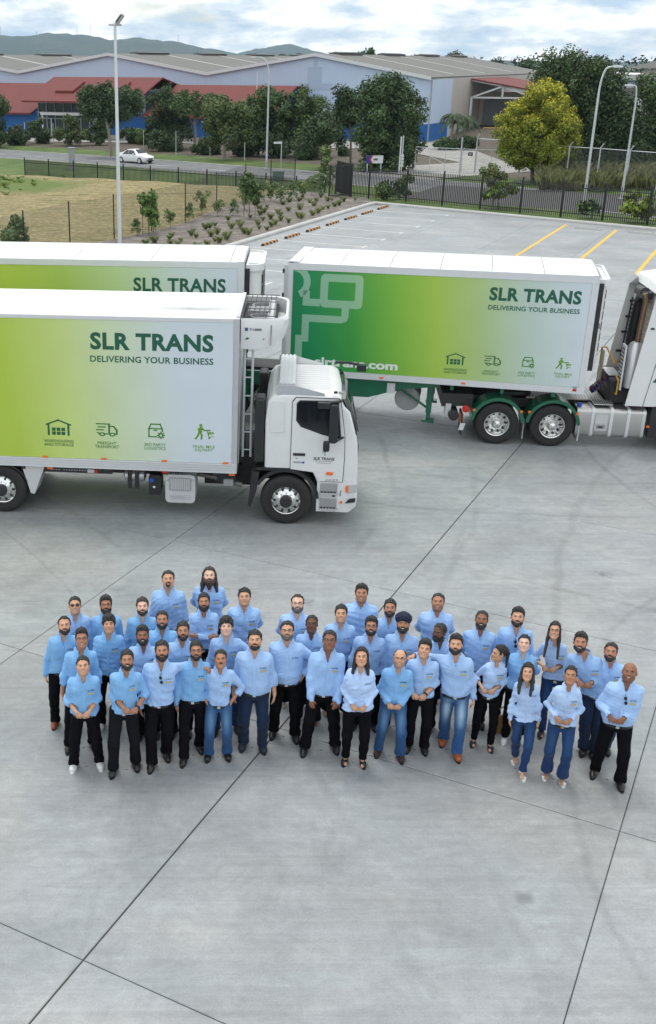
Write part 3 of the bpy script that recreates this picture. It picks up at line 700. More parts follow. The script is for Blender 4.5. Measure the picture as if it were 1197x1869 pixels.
# ================================================================ trees
leaf_mat = mat('leaf', (0.05, 0.08, 0.03), 0.75, attr=True, spec=0.25)
bark = mat('bark', (0.13, 0.11, 0.09), 0.9, var=0.3, vscale=3, bump=0.5, bscale=12)
palebark = mat('pale_bark', (0.24, 0.21, 0.17), 0.9, var=0.3, vscale=3)
def leaf_cloud(centres, radii, n, size, base, tip=None, jitter=0.16, droop=0.0, seed=0, aspect=0.55, tipdir=None):
    """leaf-sized quads spread over many small clumps; centres (m,3), radii (m,)"""
    rg = np.random.default_rng(seed); m = len(centres)
    w = radii**2; idx = rg.choice(m, n, p=w/w.sum())
    d = rg.normal(size=(n,3)); d /= np.linalg.norm(d, axis=1)[:, None]
    r = rg.random(n)**0.5
    p = centres[idx] + d*(radii[idx]*r)[:, None]
    nrm = d + rg.normal(size=(n,3))*0.7 + np.array([0,0,0.35]); nrm /= np.linalg.norm(nrm, axis=1)[:, None]
    t = np.cross(nrm, rg.normal(size=(n,3))); t[:, 2] -= droop; t /= np.linalg.norm(t, axis=1)[:, None]
    b = np.cross(nrm, t); s = size*(0.6+0.8*rg.random(n)); hl = (s*0.5)[:, None]; hw = (s*0.5*aspect)[:, None]
    v = np.stack([p - t*hl, p + b*hw, p + t*hl, p - b*hw], 1).reshape(-1, 3)
    f = np.arange(4*n).reshape(n, 4)
    clump = rg.normal(size=(m, 1))*0.16; c = np.array(base)[None, :]*(1 + clump[idx] + rg.normal(size=(n, 1))*jitter*0.6)
    c[:, 0] *= 1 + rg.normal(size=n)*0.1
    if tip is not None:
        amt = np.clip(tipdir(p, d*r[:, None]), 0, 1)[:, None]; c = c*(1-amt) + np.array(tip)[None, :]*amt*(1+rg.normal(size=(n,1))*0.15)
    return v, f, np.repeat(np.clip(c, 0.004, 1), 4, axis=0)
def crown_clumps(ells, n, rmin, rmax, seed):
    rg = np.random.default_rng(seed); C = []; Rr = []
    vol = np.array([e[3]*e[4]*e[5] for e in ells])**0.67; vol /= vol.sum()
    for e, k in zip(ells, vol):
        for _ in range(max(3, int(n*k))):
            d = rg.normal(size=3); d /= np.linalg.norm(d); r = 0.4 + 0.68*rg.random()**0.8
            C.append([e[0]+d[0]*e[3]*r, e[1]+d[1]*e[4]*r, e[2]+d[2]*e[5]*r]); Rr.append(rmin+(rmax-rmin)*rg.random())
    return np.array(C), np.array(Rr)
def tree(name, label, base, ells, leaf=0.25, n=9000, clumps=60, rr=(0.5, 1.0), col=(0.035, 0.055, 0.02), tip=None, tipdir=None, trunk=0.16, stems=1, cat='tree', group=None, seed=None, barkm=None, limbs=7, droop=0.0, aspect=0.75):
    seed = seed if seed is not None else int(abs(base[0]*31+base[1]*17)) % 9999
    n = int(n*1.75); clumps = int(clumps*1.4)
    t = thing(name, label, cat, base, 0, group); rg = random.Random(seed)
    C, Rr = crown_clumps(ells, clumps, *rr, seed)
    v, f, c = leaf_cloud(C, Rr, n, leaf, col, tip, seed=seed+1, tipdir=tipdir, droop=droop, aspect=aspect)
    link('crown', np_mesh('crown', v, f, leaf_mat, False, c), t)
    zt = min(e[2]-e[5]*0.3 for e in ells); zc = sum(e[2] for e in ells)/len(ells)
    m_ = MB()
    for s_ in range(stems):
        ox, oy = (rg.uniform(-.35,.35)*stems/2, rg.uniform(-.3,.3)*stems/2) if stems > 1 else (0, 0)
        e = ells[s_ % len(ells)]
        top = Vector((e[0]*0.6+ox, e[1]*0.6, zt + 0.5*(e[2]-zt)))
        mid = Vector((ox+(top.x-ox)*0.35+rg.uniform(-.1,.1), oy+(top.y-oy)*0.35, top.z*0.55))
        m_.tube([(ox*0.6, oy*0.6, -0.9), tuple(mid), tuple(top), (e[0]*0.8, e[1]*0.8, e[2]+e[5]*0.3)], [trunk*1.15, trunk*0.85, trunk*0.55, trunk*0.15], 7)
        for k in range(limbs):
            i = rg.randrange(len(C)); q = C[i]; st = mid.lerp(top, rg.random())
            m2 = st.lerp(Vector(q), 0.5) + Vector((0,0,0.12*(Vector(q)-st).length))
            m_.tube([tuple(st), tuple(m2), tuple(q)], [trunk*0.38, trunk*0.22, trunk*0.07], 5)
    obj('trunk', m_, barkm or bark, t, smooth=True, fix=False)
    return t
def tree_px(name, label, bx, by, lobes, z0=None, depth=0.9, **k):
    """base at photo point (bx,by) on ground height z0; lobes = (cx, cy, rx, ry) in photo pixels, standing at the base's distance"""
    if z0 is None: z0 = SZ if bx < 900 else 0.0
    B = G(bx, by, z0); Y = B.y; ells = []
    for i, (cx, cy, rx, ry) in enumerate(lobes):
        c = AT(cx, cy, Y); rxm = rx*Y/2147.0; rym = ry*Y/2090.0
        ells.append((c.x-B.x, (i % 3 - 1)*0.25*rxm, c.z-B.z, rxm, rxm*depth, rym))
    return tree(name, label, B, ells, **k)
DK, MID, OLIVE, LIME = (0.066, 0.102, 0.046), (0.088, 0.135, 0.052), (0.105, 0.14, 0.055), (0.13, 0.19, 0.05)
tree_px('shade_tree', 'spreading dark shade tree in front of the red office roof, beside the light pole', 205, 284, [(175,178,34,22),(210,172,40,22),(240,188,26,22),(160,195,20,16),(205,198,45,18),(185,210,30,14)], clumps=70, n=9000, col=DK, rr=(0.5,0.95), barkm=palebark, trunk=0.18)
tree_px('tree', 'dark tree cut by the left picture edge beside the low red roof', -6, 268, [(-8,200,22,35),(-15,240,26,22)], clumps=40, n=5000, col=DK)
for x, y, rx, ry, lab, c in ((70,262,22,20,'round dark shrub in front of the blue wall at far left',DK), (132,266,30,28,'olive green bushy shrub before the glazed office entrance',OLIVE), (182,265,22,22,'dark shrub between entrance and shade tree trunk',DK), (30,265,26,15,'low dark hedge clump left of the round shrub',DK), (262,264,13,12,'small bright green clipped bush beside the white car',LIME), (240,262,20,13,'low dark undergrowth at the foot of the spreading shade tree',DK), (300,276,34,18,'dark undergrowth below the dense tree right of the white car',DK), (375,282,24,15,'dark undergrowth between the pale forked trunk and the rounded olive tree',DK), (440,286,26,18,'dark undergrowth left of the tall street lamp',DK), (505,288,28,20,'dark undergrowth right of the tall street lamp',DK), (556,292,24,18,'dark undergrowth below the tall bushy tree',DK)):
    B = G(x, y, SZ); k = B.y/2147
    tree('shrub', lab, B, [(0,0,ry*k*1.02,rx*k,rx*k*0.8,ry*k),(rx*k*.3,0,ry*k*.7,rx*k*.7,rx*k*.6,ry*k*.6)], leaf=0.26, n=2600, clumps=26, rr=(0.35,0.7), col=c, trunk=0.07, cat='shrub', limbs=5)
tree_px('tree', 'dense dark tree left of the pale forked trunk, before the red roof', 300, 270, [(305,195,34,28),(325,215,30,30),(288,225,24,28),(310,245,36,20)], clumps=70, n=8500, col=DK)
tree_px('tree', 'airy tree with pale forked trunk reaching across the red roof', 356, 272, [(350,195,36,20),(385,190,26,16),(340,180,22,14)], clumps=45, n=4600, col=MID, rr=(0.45,0.8), barkm=palebark, trunk=0.2, limbs=12)
tree_px('tree', 'rounded olive tree with pale trunk left of the tall street lamp', 410, 291, [(405,215,36,28),(425,235,32,26),(385,240,24,22),(430,205,28,22)], clumps=70, n=8000, col=OLIVE, barkm=palebark)
tree_px('tree', 'tall green tree directly behind the tall street lamp', 470, 284, [(485,190,36,28),(465,215,36,30),(505,205,28,30),(480,240,44,26)], clumps=85, n=9500, col=MID)
tree_px('tree', 'tall bushy green tree right of the tall street lamp', 548, 285, [(540,190,34,26),(570,200,32,28),(545,225,40,30),(560,250,38,18)], clumps=85, n=9500, col=MID)
tree_px('tree', 'small spreading tree with twin dark stems before the blue wall', 592, 312, [(588,232,30,20),(575,250,26,18),(610,245,22,16)], clumps=45, n=4600, col=DK, stems=2, trunk=0.1)
tree_px('tree', 'slender open crowned tree leaning against the big dark tree', 640, 300, [(628,180,20,14),(640,200,26,18),(632,218,26,14)], clumps=32, n=3600, col=DK, trunk=0.12)
tree_px('large_tree', 'large dense dark tree standing behind the blue and white sign', 712, 312, [(705,155,32,22),(690,180,36,30),(740,185,34,32),(715,215,52,34),(700,255,54,36),(740,255,36,34),(672,285,24,24),(715,290,48,26)], z0=-0.8, clumps=150, n=17000, col=(0.07,0.112,0.046), rr=(0.5,1.05), trunk=0.25)
tree_px('golden_tree', 'round golden green tree with yellow tips and several stems beyond the fence', 985, 328, [(975,200,52,42),(940,225,40,42),(1015,225,44,40),(985,255,66,40),(945,275,36,28),(1035,258,32,30),(1000,185,36,28),(985,290,48,22)], z0=-0.1, clumps=260, n=34000, leaf=0.16, col=(0.15,0.20,0.03), tip=(0.46,0.44,0.05), tipdir=lambda p, d: 0.15+np.clip(d[:,2]*0.9+0.3,0,1)*np.clip((p[:,2]-2.4)/3.2,0,1)*1.1, rr=(0.38,0.72), stems=5, trunk=0.12, droop=0.4)
tree_px('large_tree', 'very tall dark tree rising behind the golden tree', 1040, 318, [(1010,130,36,30),(1060,125,40,28),(1085,160,34,36),(1030,165,46,36),(1075,205,44,40),(1100,245,36,40),(1060,265,40,36)], clumps=190, n=24000, col=(0.07,0.11,0.045), rr=(0.6,1.2), trunk=0.3, leaf=0.21)
tree_px('large_tree', 'tall dark tree filling the gap left of the leaning street lamps', 1118, 320, [(1110,165,26,26),(1130,225,36,40),(1110,275,40,34),(1150,270,34,40)], clumps=120, n=15000, col=DK, rr=(0.6,1.1), leaf=0.21)
tree_px('large_tree', 'mid green tree at the right picture edge behind the grey shed', 1192, 318, [(1190,160,26,28),(1205,215,32,40),(1180,265,30,40),(1210,280,36,36)], clumps=100, n=12000, col=MID, rr=(0.6,1.1), leaf=0.21)
for x, yb, yt, lab in ((672,118,94,'small lone tree silhouetted over the warehouse ridge'), (828,122,101,'round dark tree above the right end of the warehouse roof'), (902,128,115,'low round tree on the skyline beyond the warehouse'), (962,128,112,'dark tree on the skyline left of the tall trees')):
    Y = 300.0; c = AT(x, (yb+yt)/2, Y); B = Vector((c.x, Y, 0)); k = Y/2147
    tree('skyline_tree', lab, B, [(0,0,c.z,(yb-yt)*0.75*k,2.2,(yb-yt)*0.55*k)], leaf=0.6, n=900, clumps=20, rr=(0.7,1.2), col=DK, trunk=0.3, limbs=4)
# far woodland on the horizon
rg = np.random.default_rng(5); C = []
for x in np.linspace(-200, 1400, 260):
    Y = 520 + 160*rg.random(); top = 116 + (2.0-7*rg.random()) - (3 if x > 640 else 0); z = 8.8 + Y*(116-top)/2147
    for zz in np.linspace(1.0, max(2.0, z), 3): C.append([(x-PP_X)*Y/2147 + rg.normal()*4, Y, zz])
C = np.array(C); v, f, c = leaf_cloud(C, np.full(len(C), 2.4), 9000, 1.7, (0.03,0.045,0.025), seed=8)
tag(link('far_woodland', np_mesh('far_woodland', v, f, leaf_mat, False, c)), 'distant line of woodland along the horizon behind the warehouses', 'woodland', kind='stuff')
# palms
def palm(label, B, h, fr, nf=16, seed=0, trunk=0.16, group=None):
    t = thing('palm_tree', label, 'palm', B, 0, group); rg = random.Random(seed)
    obj('trunk', MB().tube([(0,0,-0.2),(0.05,0,h*0.5),(0,0,h)], [trunk*1.3,trunk,trunk*0.9], 8), palebark, t, smooth=True)
    for k in range(nf):
        a = 2*math.pi*k/nf + rg.uniform(-.2,.2); el = rg.uniform(0.1, 1.1); m_ = MB(); P = []
        for s_ in range(7):
            u = s_/6; r = fr*u*math.cos(el*(1-0.35*u)); z = h + fr*(math.sin(el)*u*0.9 - (0.85+0.3*rg.random())*u*u)
            P.append(Vector((r*math.cos(a), r*math.sin(a), z)))
        side = Vector((-math.sin(a), math.cos(a), 0))
        for s_ in range(1, 7):
            for e in (-1, 1):
                for q in (0.0, 0.33, 0.66):
                    b = P[s_-1].lerp(P[s_], q); tip_ = b + side*e*fr*0.26*(1-0.55*s_/7) + (P[s_]-P[s_-1])*0.5 + Vector((0,0,-0.12*fr))
                    w = (P[s_]-P[s_-1])*0.18
                    m_.add([b-w, b+w, tip_], [(0,1,2)])
        m_.tube(P, [0.03*fr]*6+[0.008], 4)
        obj('frond', m_, mat('palm_frond', (0.045,0.075,0.028), 0.6, var=0.3, vscale=2), t, fix=False)
for x, yb, yt, lab, s_ in ((822,268,212,'left palm of the pair beside the pale blue warehouse corner',1), (845,268,216,'right palm of the pair beside the pale blue warehouse corner',2)):
    B = G(x, yb, SZ); palm(lab, B, AT(x, yt, B.y).z-B.z, 2.1, 18, s_)
for x, y, lab, s_ in ((462,99,'small far palm on the skyline left of the street lamp head',3), (516,100,'thin far palm on the skyline under the second hill',4), (545,99,'far palm at the foot of the second hill',5), (490,101,'far palm just right of the street lamp head',6)):
    Y = 260; c = AT(x, y, Y); palm(lab, Vector((c.x, Y, 0)), c.z, 1.5, 11, s_, 0.2)
for x, y, rx, ry, lab in ((815,274,24,10,'low dark hedge below the left palm'), (852,274,25,12,'low dark hedge right of the palms by the forecourt'), (628,285,8,7,'small clipped dark bush near the blue wall')):
    B = G(x, y, SZ); k = B.y/2147
    tree('hedge', lab, B, [(0,0,ry*k*0.95,rx*k,rx*k*0.6,ry*k)], leaf=0.22, n=1900, clumps=24, rr=(0.25,0.5), col=DK, trunk=0.06, cat='hedge', limbs=4)
# ================================================================ palisade fence
PK = MB()
def picket_mesh(n, sp, h):
    m_ = MB()
    for i in range(n):
        x = sp*(i+0.5); w = 0.019
        m_.add([(x-w,-w,0.06),(x+w,-w,0.06),(x+w,w,0.06),(x-w,w,0.06),(x-w,-w,h),(x+w,-w,h),(x+w,w,h),(x-w,w,h),(x,0,h+0.07)], [(3,2,1,0),(0,1,5,4),(1,2,6,5),(2,3,7,6),(3,0,4,7),(4,5,8),(5,6,8),(6,7,8),(7,4,8)])
    return m_
def palisade(label, pts, h=2.0, sp=0.125, group=None):
    p0 = Vector(pts[0]); t = thing('palisade_fence', label, 'fence', p0)
    for i, p in enumerate(pts):
        q = Vector(p)-p0
        obj('post', MB().box(q.x-0.045, q.x+0.045, q.y-0.045, q.y+0.045, q.z-0.1, q.z+h+0.16), BLACKST, t)
        obj('post_cap', MB().lathe([(0.07,0),(0.07,0.03),(0.01,0.07)], (q.x, q.y, q.z+h+0.16), 'z', 6), BLACKST, t)
    for a, b in zip(pts, pts[1:]):
        a, b = Vector(a)-p0, Vector(b)-p0; d = b-a; L_ = Vector((d.x, d.y, 0)).length; n = max(1, int(L_/sp))
        me = picket_mesh(n, L_/n, h); ang = math.atan2(d.y, d.x); sl = d.z/L_
        me.v = [(x, y, z + x*sl) for x, y, z in me.v]
        o = obj('pickets', me, BLACKST, t, fix=False, loc=a, rot=(0,0,ang)); o['kind'] = 'stuff'
        for z in (0.28, h-0.22):
            obj('rail', MB().bar(a+Vector((0,0,z)), b+Vector((0,0,z)), 0.04, 0.05), BLACKST, t)
    return t
LT = [(35,281),(80,284),(127,287),(172,290),(221,292.8),(272,296),(325,299),(379,302.3),(434,305.5),(491,310),(549,315),(604,321)]
palisade('black steel palisade fence running along the road behind the dry field', [fence_left(*p) for p in LT])
RT = [(640,361.5),(672,365),(740,371.5),(806,378),(875,385),(948,392),(1022,399),(1098,406),(1180,414)]
rp = [G(*p) for p in RT]; dd = rp[-1]-rp[-2]
palisade('black steel palisade fence along the far kerb of the car park', [Vector((p.x, p.y, 0.09)) for p in rp] + [Vector((rp[-1].x+dd.x*k, rp[-1].y+dd.y*k, 0.09)) for k in (1, 2)])
# double gate of denser black bars where the two fences meet
ga, gb = Vector((rp[0].x-0.05, rp[0].y+0.2, 0.05)), G(612, 352)
gt = thing('palisade_gate', 'dense black steel gate folded where the two fences meet', 'gate', ga)
for s_, (p, q) in enumerate(((ga, Vector((gb.x, gb.y, -0.3))), (ga+Vector((0.05,-0.35,0)), ga+Vector((-1.5,-0.15,-0.1))))):
    d = q-p; L_ = d.length; lf = obj('gate_frame', MB().bar(p-ga+Vector((0,0,0.2)), q-ga+Vector((0,0,0.2)), 0.06).bar(p-ga+Vector((0,0,2.15)), q-ga+Vector((0,0,2.15)), 0.06).bar(p-ga, p-ga+Vector((0,0,2.3)), 0.1).bar(q-ga, q-ga+Vector((0,0,2.3)), 0.1), BLACKST, gt)
    o = obj('gate_bars', picket_mesh(int(L_/0.09), 0.09, 2.2), BLACKST, lf, fix=False, loc=p-ga, rot=(0,0,math.atan2(d.y, d.x))); o['kind'] = 'stuff'

# ================================================================ chain-link fences
wire = mat('black_wire', (0.02,0.02,0.02), 0.6); wireg = mat('galv_wire', (0.3,0.31,0.32), 0.6, 0.3)
def wire_panel(L_, h, s=0.16, r=0.006):
    m_ = MB(); n = int((L_+h)/s)+1
    for i in range(n):
        x = i*s
        for sgn in (1, -1):
            x0 = x-h; t0 = 0; a = [(x0, 0), (x, h)]
            pa = Vector((x0 if x0 > 0 else 0, 0, 0 if x0 > 0 else -x0)); pb = Vector((x if x < L_ else L_, 0, h if x < L_ else h-(x-L_)))
            if pb.z <= pa.z: continue
            if sgn < 0: pa.x, pb.x = L_-pa.x, L_-pb.x
            d = (pb-pa).normalized(); nrm = Vector((0,1,0)); w1 = d.cross(nrm)*r
            m_.add([pa-w1, pb-w1, pb+w1, pa+w1, pa+nrm*r*1.5, pb+nrm*r*1.5], [(0,1,2,3),(0,1,5,4),(2,3,4,5)])
    return m_
def chain_fence(label, pts, h, postm, wm, s=0.16, r=0.006, pr=0.045, ext=0.0, toprail=True):
    p0 = Vector(pts[0]); t = thing('chain_link_fence', label, 'fence', p0)
    for p in pts:
        q = Vector(p)-p0
        obj('post', MB().tube([(q.x,q.y,q.z-0.2),(q.x,q.y,q.z+h+0.04)] + ([(q.x+0.15,q.y-0.15,q.z+h+ext)] if ext else []), pr, 6), postm, t)
    for a, b in zip(pts, pts[1:]):
        a, b = Vector(a)-p0, Vector(b)-p0; d = b-a; L_ = Vector((d.x,d.y,0)).length; sl = d.z/L_
        me = wire_panel(L_, h-0.12, s, r); me.v = [(x,y,z+0.06+x*sl) for x,y,z in me.v]
        o = obj('wire_mesh', me, wm, t, fix=False, loc=a, rot=(0,0,math.atan2(d.y,d.x))); o['kind'] = 'stuff'
        if toprail: obj('rail', MB().tube([a+Vector((0,0,h-0.02)), b+Vector((0,0,h-0.02))], 0.03, 5), postm, t)
    return t
cpts = [Vector((p.x, p.y, field_z(p.x, p.y)-0.02)) for p in CHAIN[1:]]
chain_fence('black chain link fence between the mulch bed and the dry field', cpts, 2.32, BLACKST, wire, 0.10, 0.0035, 0.036, toprail=False)
f2 = [G(858,318,-0.1), G(940,325,-0.1), G(1028,338,0), G(1085,343,0.02), G(1140,349,0.02), G(1197,355,0.02), G(1260,362,0.02)]
f2 = [Vector((p.x+1.0, p.y+2.6, max(0.0, p.z))) for p in f2]
chain_fence('grey chain link fence with top rail in front of the tall trees', f2, 2.7, GALV, wireg, 0.22, 0.004, 0.05, ext=0.35)
# chain-link gates of the warehouse driveway
def mesh_gate(label, a, b, h=2.1):
    t = thing('driveway_gate', label, 'gate', a); d = b-a; L_ = Vector((d.x,d.y,0)).length; ang = math.atan2(d.y,d.x); t.rotation_euler = (0,0,ang)
    fr = MB().tube([(0,0,0.1),(0,0,h),(L_,0,h),(L_,0,0.1),(0,0,0.1)], 0.03, 6)
    obj('gate_frame', fr, GALV, t)
    for k in (1/3, 2/3): obj('upright', MB().tube([(L_*k,0,0.1),(L_*k,0,h)], 0.022, 5), GALV, t)
    obj('brace', MB().tube([(0,0,h*0.9),(L_,0,0.2)], 0.022, 5), GALV, t)
    o = obj('wire_mesh', wire_panel(L_, h-0.1, 0.22, 0.003), wireg, t, fix=False); o['kind'] = 'stuff'
    return t
g0, g1, g2 = G(756,312,-0.3), G(838,317,-0.3), G(920,320,-0.3)
mesh_gate('left leaf of the grey mesh driveway gates', g0, g1); gg = mesh_gate('right leaf of the grey mesh driveway gates with small dark sign', g1+Vector((0.12,-0.05,0)), g2)
obj('gate_sign', MB().box(0.5,0.9,-0.06,-0.03,1.55,1.85), DARK, gg); obj('gate_sign_mark', MB().box(0.6,0.8,-0.066,-0.061,1.66,1.74), trim, gg)
for x, y, lab in ((838,318,'grey post where the two mesh driveway gates meet'), (728,316,'tall white gate post with stacked stickers beside the sign')):
    B = G(x, y, -0.3); t = thing('gate_post', lab, 'post', B)
    obj('post', MB().tube([(0,0,-0.2),(0,0,3.1)], 0.07, 8), GALV if x > 800 else trim, t)
    if x < 800:
        for k in range(4): obj('sticker', MB().box(0.07,0.32,-0.1,-0.06,0.55+k*0.28,0.78+k*0.28), trim, t)
        obj('second_post', MB().tube([(0.18,0,-0.2),(0.18,0,3.2)], 0.05, 8), trim, t)
# thin fence posts along the hedge on the left
for x, yt, yb, lab in ((46,226,258,'thin bare post by the hedge, leftmost'), (98,228,265,'thin bare post before the olive shrub'), (262,240,272,'thin bare post beside the clipped bush'), (321,243,284,'thin bare post under the dense dark tree'), (383,253,287,'thin bare post between pale trunk and rounded tree'), (446,262,293,'thin bare post left of the tall street lamp base')):
    B = G(x, yb, SZ); t = thing('fence_post', lab, 'post', B); obj('post', MB().tube([(0,0,-0.2),(0,0,(yb-yt)*B.y/2090)], 0.045, 6), GALV, t); obj('post_cap', MB().ico((0,0,(yb-yt)*B.y/2090), 0.055), GALV, t)

# ================================================================ lamps
def street_lamp(label, B, h, arm, armdir, r0=0.11):
    t = thing('street_lamp', label, 'street lamp', B)
    a = Vector((armdir[0], armdir[1], 0)).normalized(); P = [(0,0,-0.1),(0,0,h*0.82)]; Rr = [r0, r0*0.7]
    for k in range(1, 8):
        th = k/7*math.pi/2*0.93; P.append(tuple(a*(arm*0.75*(1-math.cos(th))) + Vector((0,0,h*0.82+h*0.17*math.sin(th))))); Rr.append(r0*0.62)
    e = Vector(P[-1]); P.append(tuple(e + a*arm*0.45 + Vector((0,0,0.05)))); Rr.append(r0*0.5)
    obj('pole', MB().tube(P, Rr, 12), GALV, t, smooth=True)
    obj('base_plate', MB().box(-0.2,0.2,-0.2,0.2,-0.05,0.03), GALV, t)
    hd = Vector(P[-1]); m_ = MB(); ang = math.atan2(a.y, a.x)
    o = obj('lamp_head', MB().loft([[(-0.05,-0.06,-0.03),(-0.05,0.06,-0.03),(-0.05,0.06,0.05),(-0.05,-0.06,0.05)],[(0.25,-0.16,-0.05),(0.25,0.16,-0.05),(0.25,0.13,0.1),(0.25,-0.13,0.1)],[(0.6,-0.12,-0.03),(0.6,0.12,-0.03),(0.6,0.08,0.05),(0.6,-0.08,0.05)]]), GALV, t, loc=hd, rot=(0,0,ang))
    obj('lens', MB().box(0.12,0.5,-0.1,0.1,-0.075,-0.052), trim, o)
    return t
B = G(486, 308, -1.05); street_lamp('tall grey street lamp on the far verge with curved arm pointing left', B, AT(478,103,B.y).z-B.z, 1.1, (-1,0.2))
B = G(1063, 388, 0.09); street_lamp('nearer leaning grey street lamp in front of the palisade fence at right', B, AT(1108,120,B.y).z-B.z, 0.5, (0.9,-0.3), 0.095)
B = G(1134, 362, 0.05); street_lamp('farther grey street lamp on the verge at the right edge', B, AT(1160,155,B.y).z-B.z, 0.22, (-1,0.3), 0.09)
# yard flood-light pole with a square LED head
B = G(219, 470, 0.1); hp = AT(212, 42, B.y).z - B.z
t = thing('flood_light_pole', 'slim white flood light pole in the mulch bed with angled square lamp', 'light pole', B)
obj('pole', MB().tube([(0,0,-0.1),(0,0,hp*0.5),(0,0,hp)], [0.10,0.085,0.065], 10), mat('pale_pole', (0.62,0.66,0.68), 0.45, 0.2), t, smooth=True)
obj('base_plate', MB().box(-0.22,0.22,-0.22,0.22,-0.02,0.03), GALV, t)
obj('crossarm', MB().bar((-0.28,0,hp-0.08),(0.3,0,hp-0.08),0.09), GALV, t)
o = obj('flood_lamp', MB().box(-0.26,0.26,-0.3,0.3,-0.05,0.06), GREYP, t, loc=(0.22,0,hp+0.14), rot=(R(10),R(-52),0))
obj('led_panel', MB().box(-0.2,0.2,-0.24,0.24,-0.07,-0.052), trim, o); obj('heat_sink', MB().box(-0.2,0.2,-0.22,0.22,0.062,0.1), DARK, o)

# ================================================================ street signs
B = G(512, 318, -1.0); t = thing('street_name_sign', 'small white street name blade on a thin post near the street lamp', 'sign', B)
hs_ = AT(512, 258, B.y).z-B.z
obj('post', MB().tube([(0,0,-0.1),(0,0,hs_)], 0.045, 6), GALV, t); obj('blade', MB().box(-0.75,0.05,-0.02,0.02,hs_-0.22,hs_-0.04), trim, t)
B = G(688, 318, -0.5); k = B.y/2147; t = thing('company_sign', 'blue and white company sign board before the large dark tree', 'sign', B)
z0, z1 = AT(688,298,B.y).z-B.z, AT(688,284,B.y).z-B.z; x0, x1 = AT(668,290,B.y).x-B.x, AT(699,290,B.y).x-B.x
obj('board', MB().box(x0,x1,-0.04,0.0,z0,z1), trim, t)
xs = x0+(x1-x0)*0.34
obj('blue_panel', MB().prism([(x0,z0),(xs,z0),(xs-0.18,(z0+z1)/2),(xs,z1),(x0,z1)], -0.05, -0.041, 'y'), mat('sign_navy', srgb(40,50,120), 0.5), t)
obj('red_stripe', MB().prism([(xs-0.02,z0),(xs+0.1,z0),(xs-0.08,(z0+z1)/2),(xs+0.1,z1),(xs-0.02,z1),(xs-0.2,(z0+z1)/2)], -0.055, -0.051, 'y'), mat('sign_red', srgb(200,40,60), 0.5), t)
lg = mat('sign_dark_print', srgb(40,42,60), 0.6)
SIGN_TXT = (t, xs+0.15, x1-0.25, z0+0.25, z1-0.2, lg)
for x in (x0+0.15, x1-0.15): obj('post', MB().tube([(x,0.05,-0.1),(x,0.05,z1)], 0.05, 6), GALV, t)
# green service pillar and yellow bollard behind the fence
B = G(508, 338, -1.2); t = thing('service_box', 'green ribbed service cabinet behind the palisade fence', 'cabinet', B)
grn = mat('cabinet_green', srgb(92,112,108), 0.6)
obj('cabinet', MB().box(-0.55,0.45,-0.3,0.3,0,1.15), grn, t); obj('lid', MB().box(-0.6,0.5,-0.35,0.35,1.15,1.22), grn, t)
for k in range(4): obj('rib', MB().box(-0.5+k*0.28,-0.45+k*0.28,-0.33,-0.301,0.05,1.1), grn, t)
B = G(687, 362, 0.1); t = thing('bollard', 'small yellow marker bollard inside the fence corner', 'bollard', B); obj('post', MB().tube([(0,0,0),(0,0,0.9)], 0.06, 8), yel, t); obj('cap', MB().ico((0,0,0.9), 0.065), yel, t)
B = G(132, 312, -1.2); t = thing('service_box', 'grey steel cabinet standing behind the left end of the palisade fence', 'cabinet', B)
obj('cabinet', MB().box(-0.3,0.3,-0.3,0.3,0,2.2), GREYP, t); obj('lid', MB().box(-0.33,0.33,-0.35,0.35,2.2,2.26), GREYP, t)

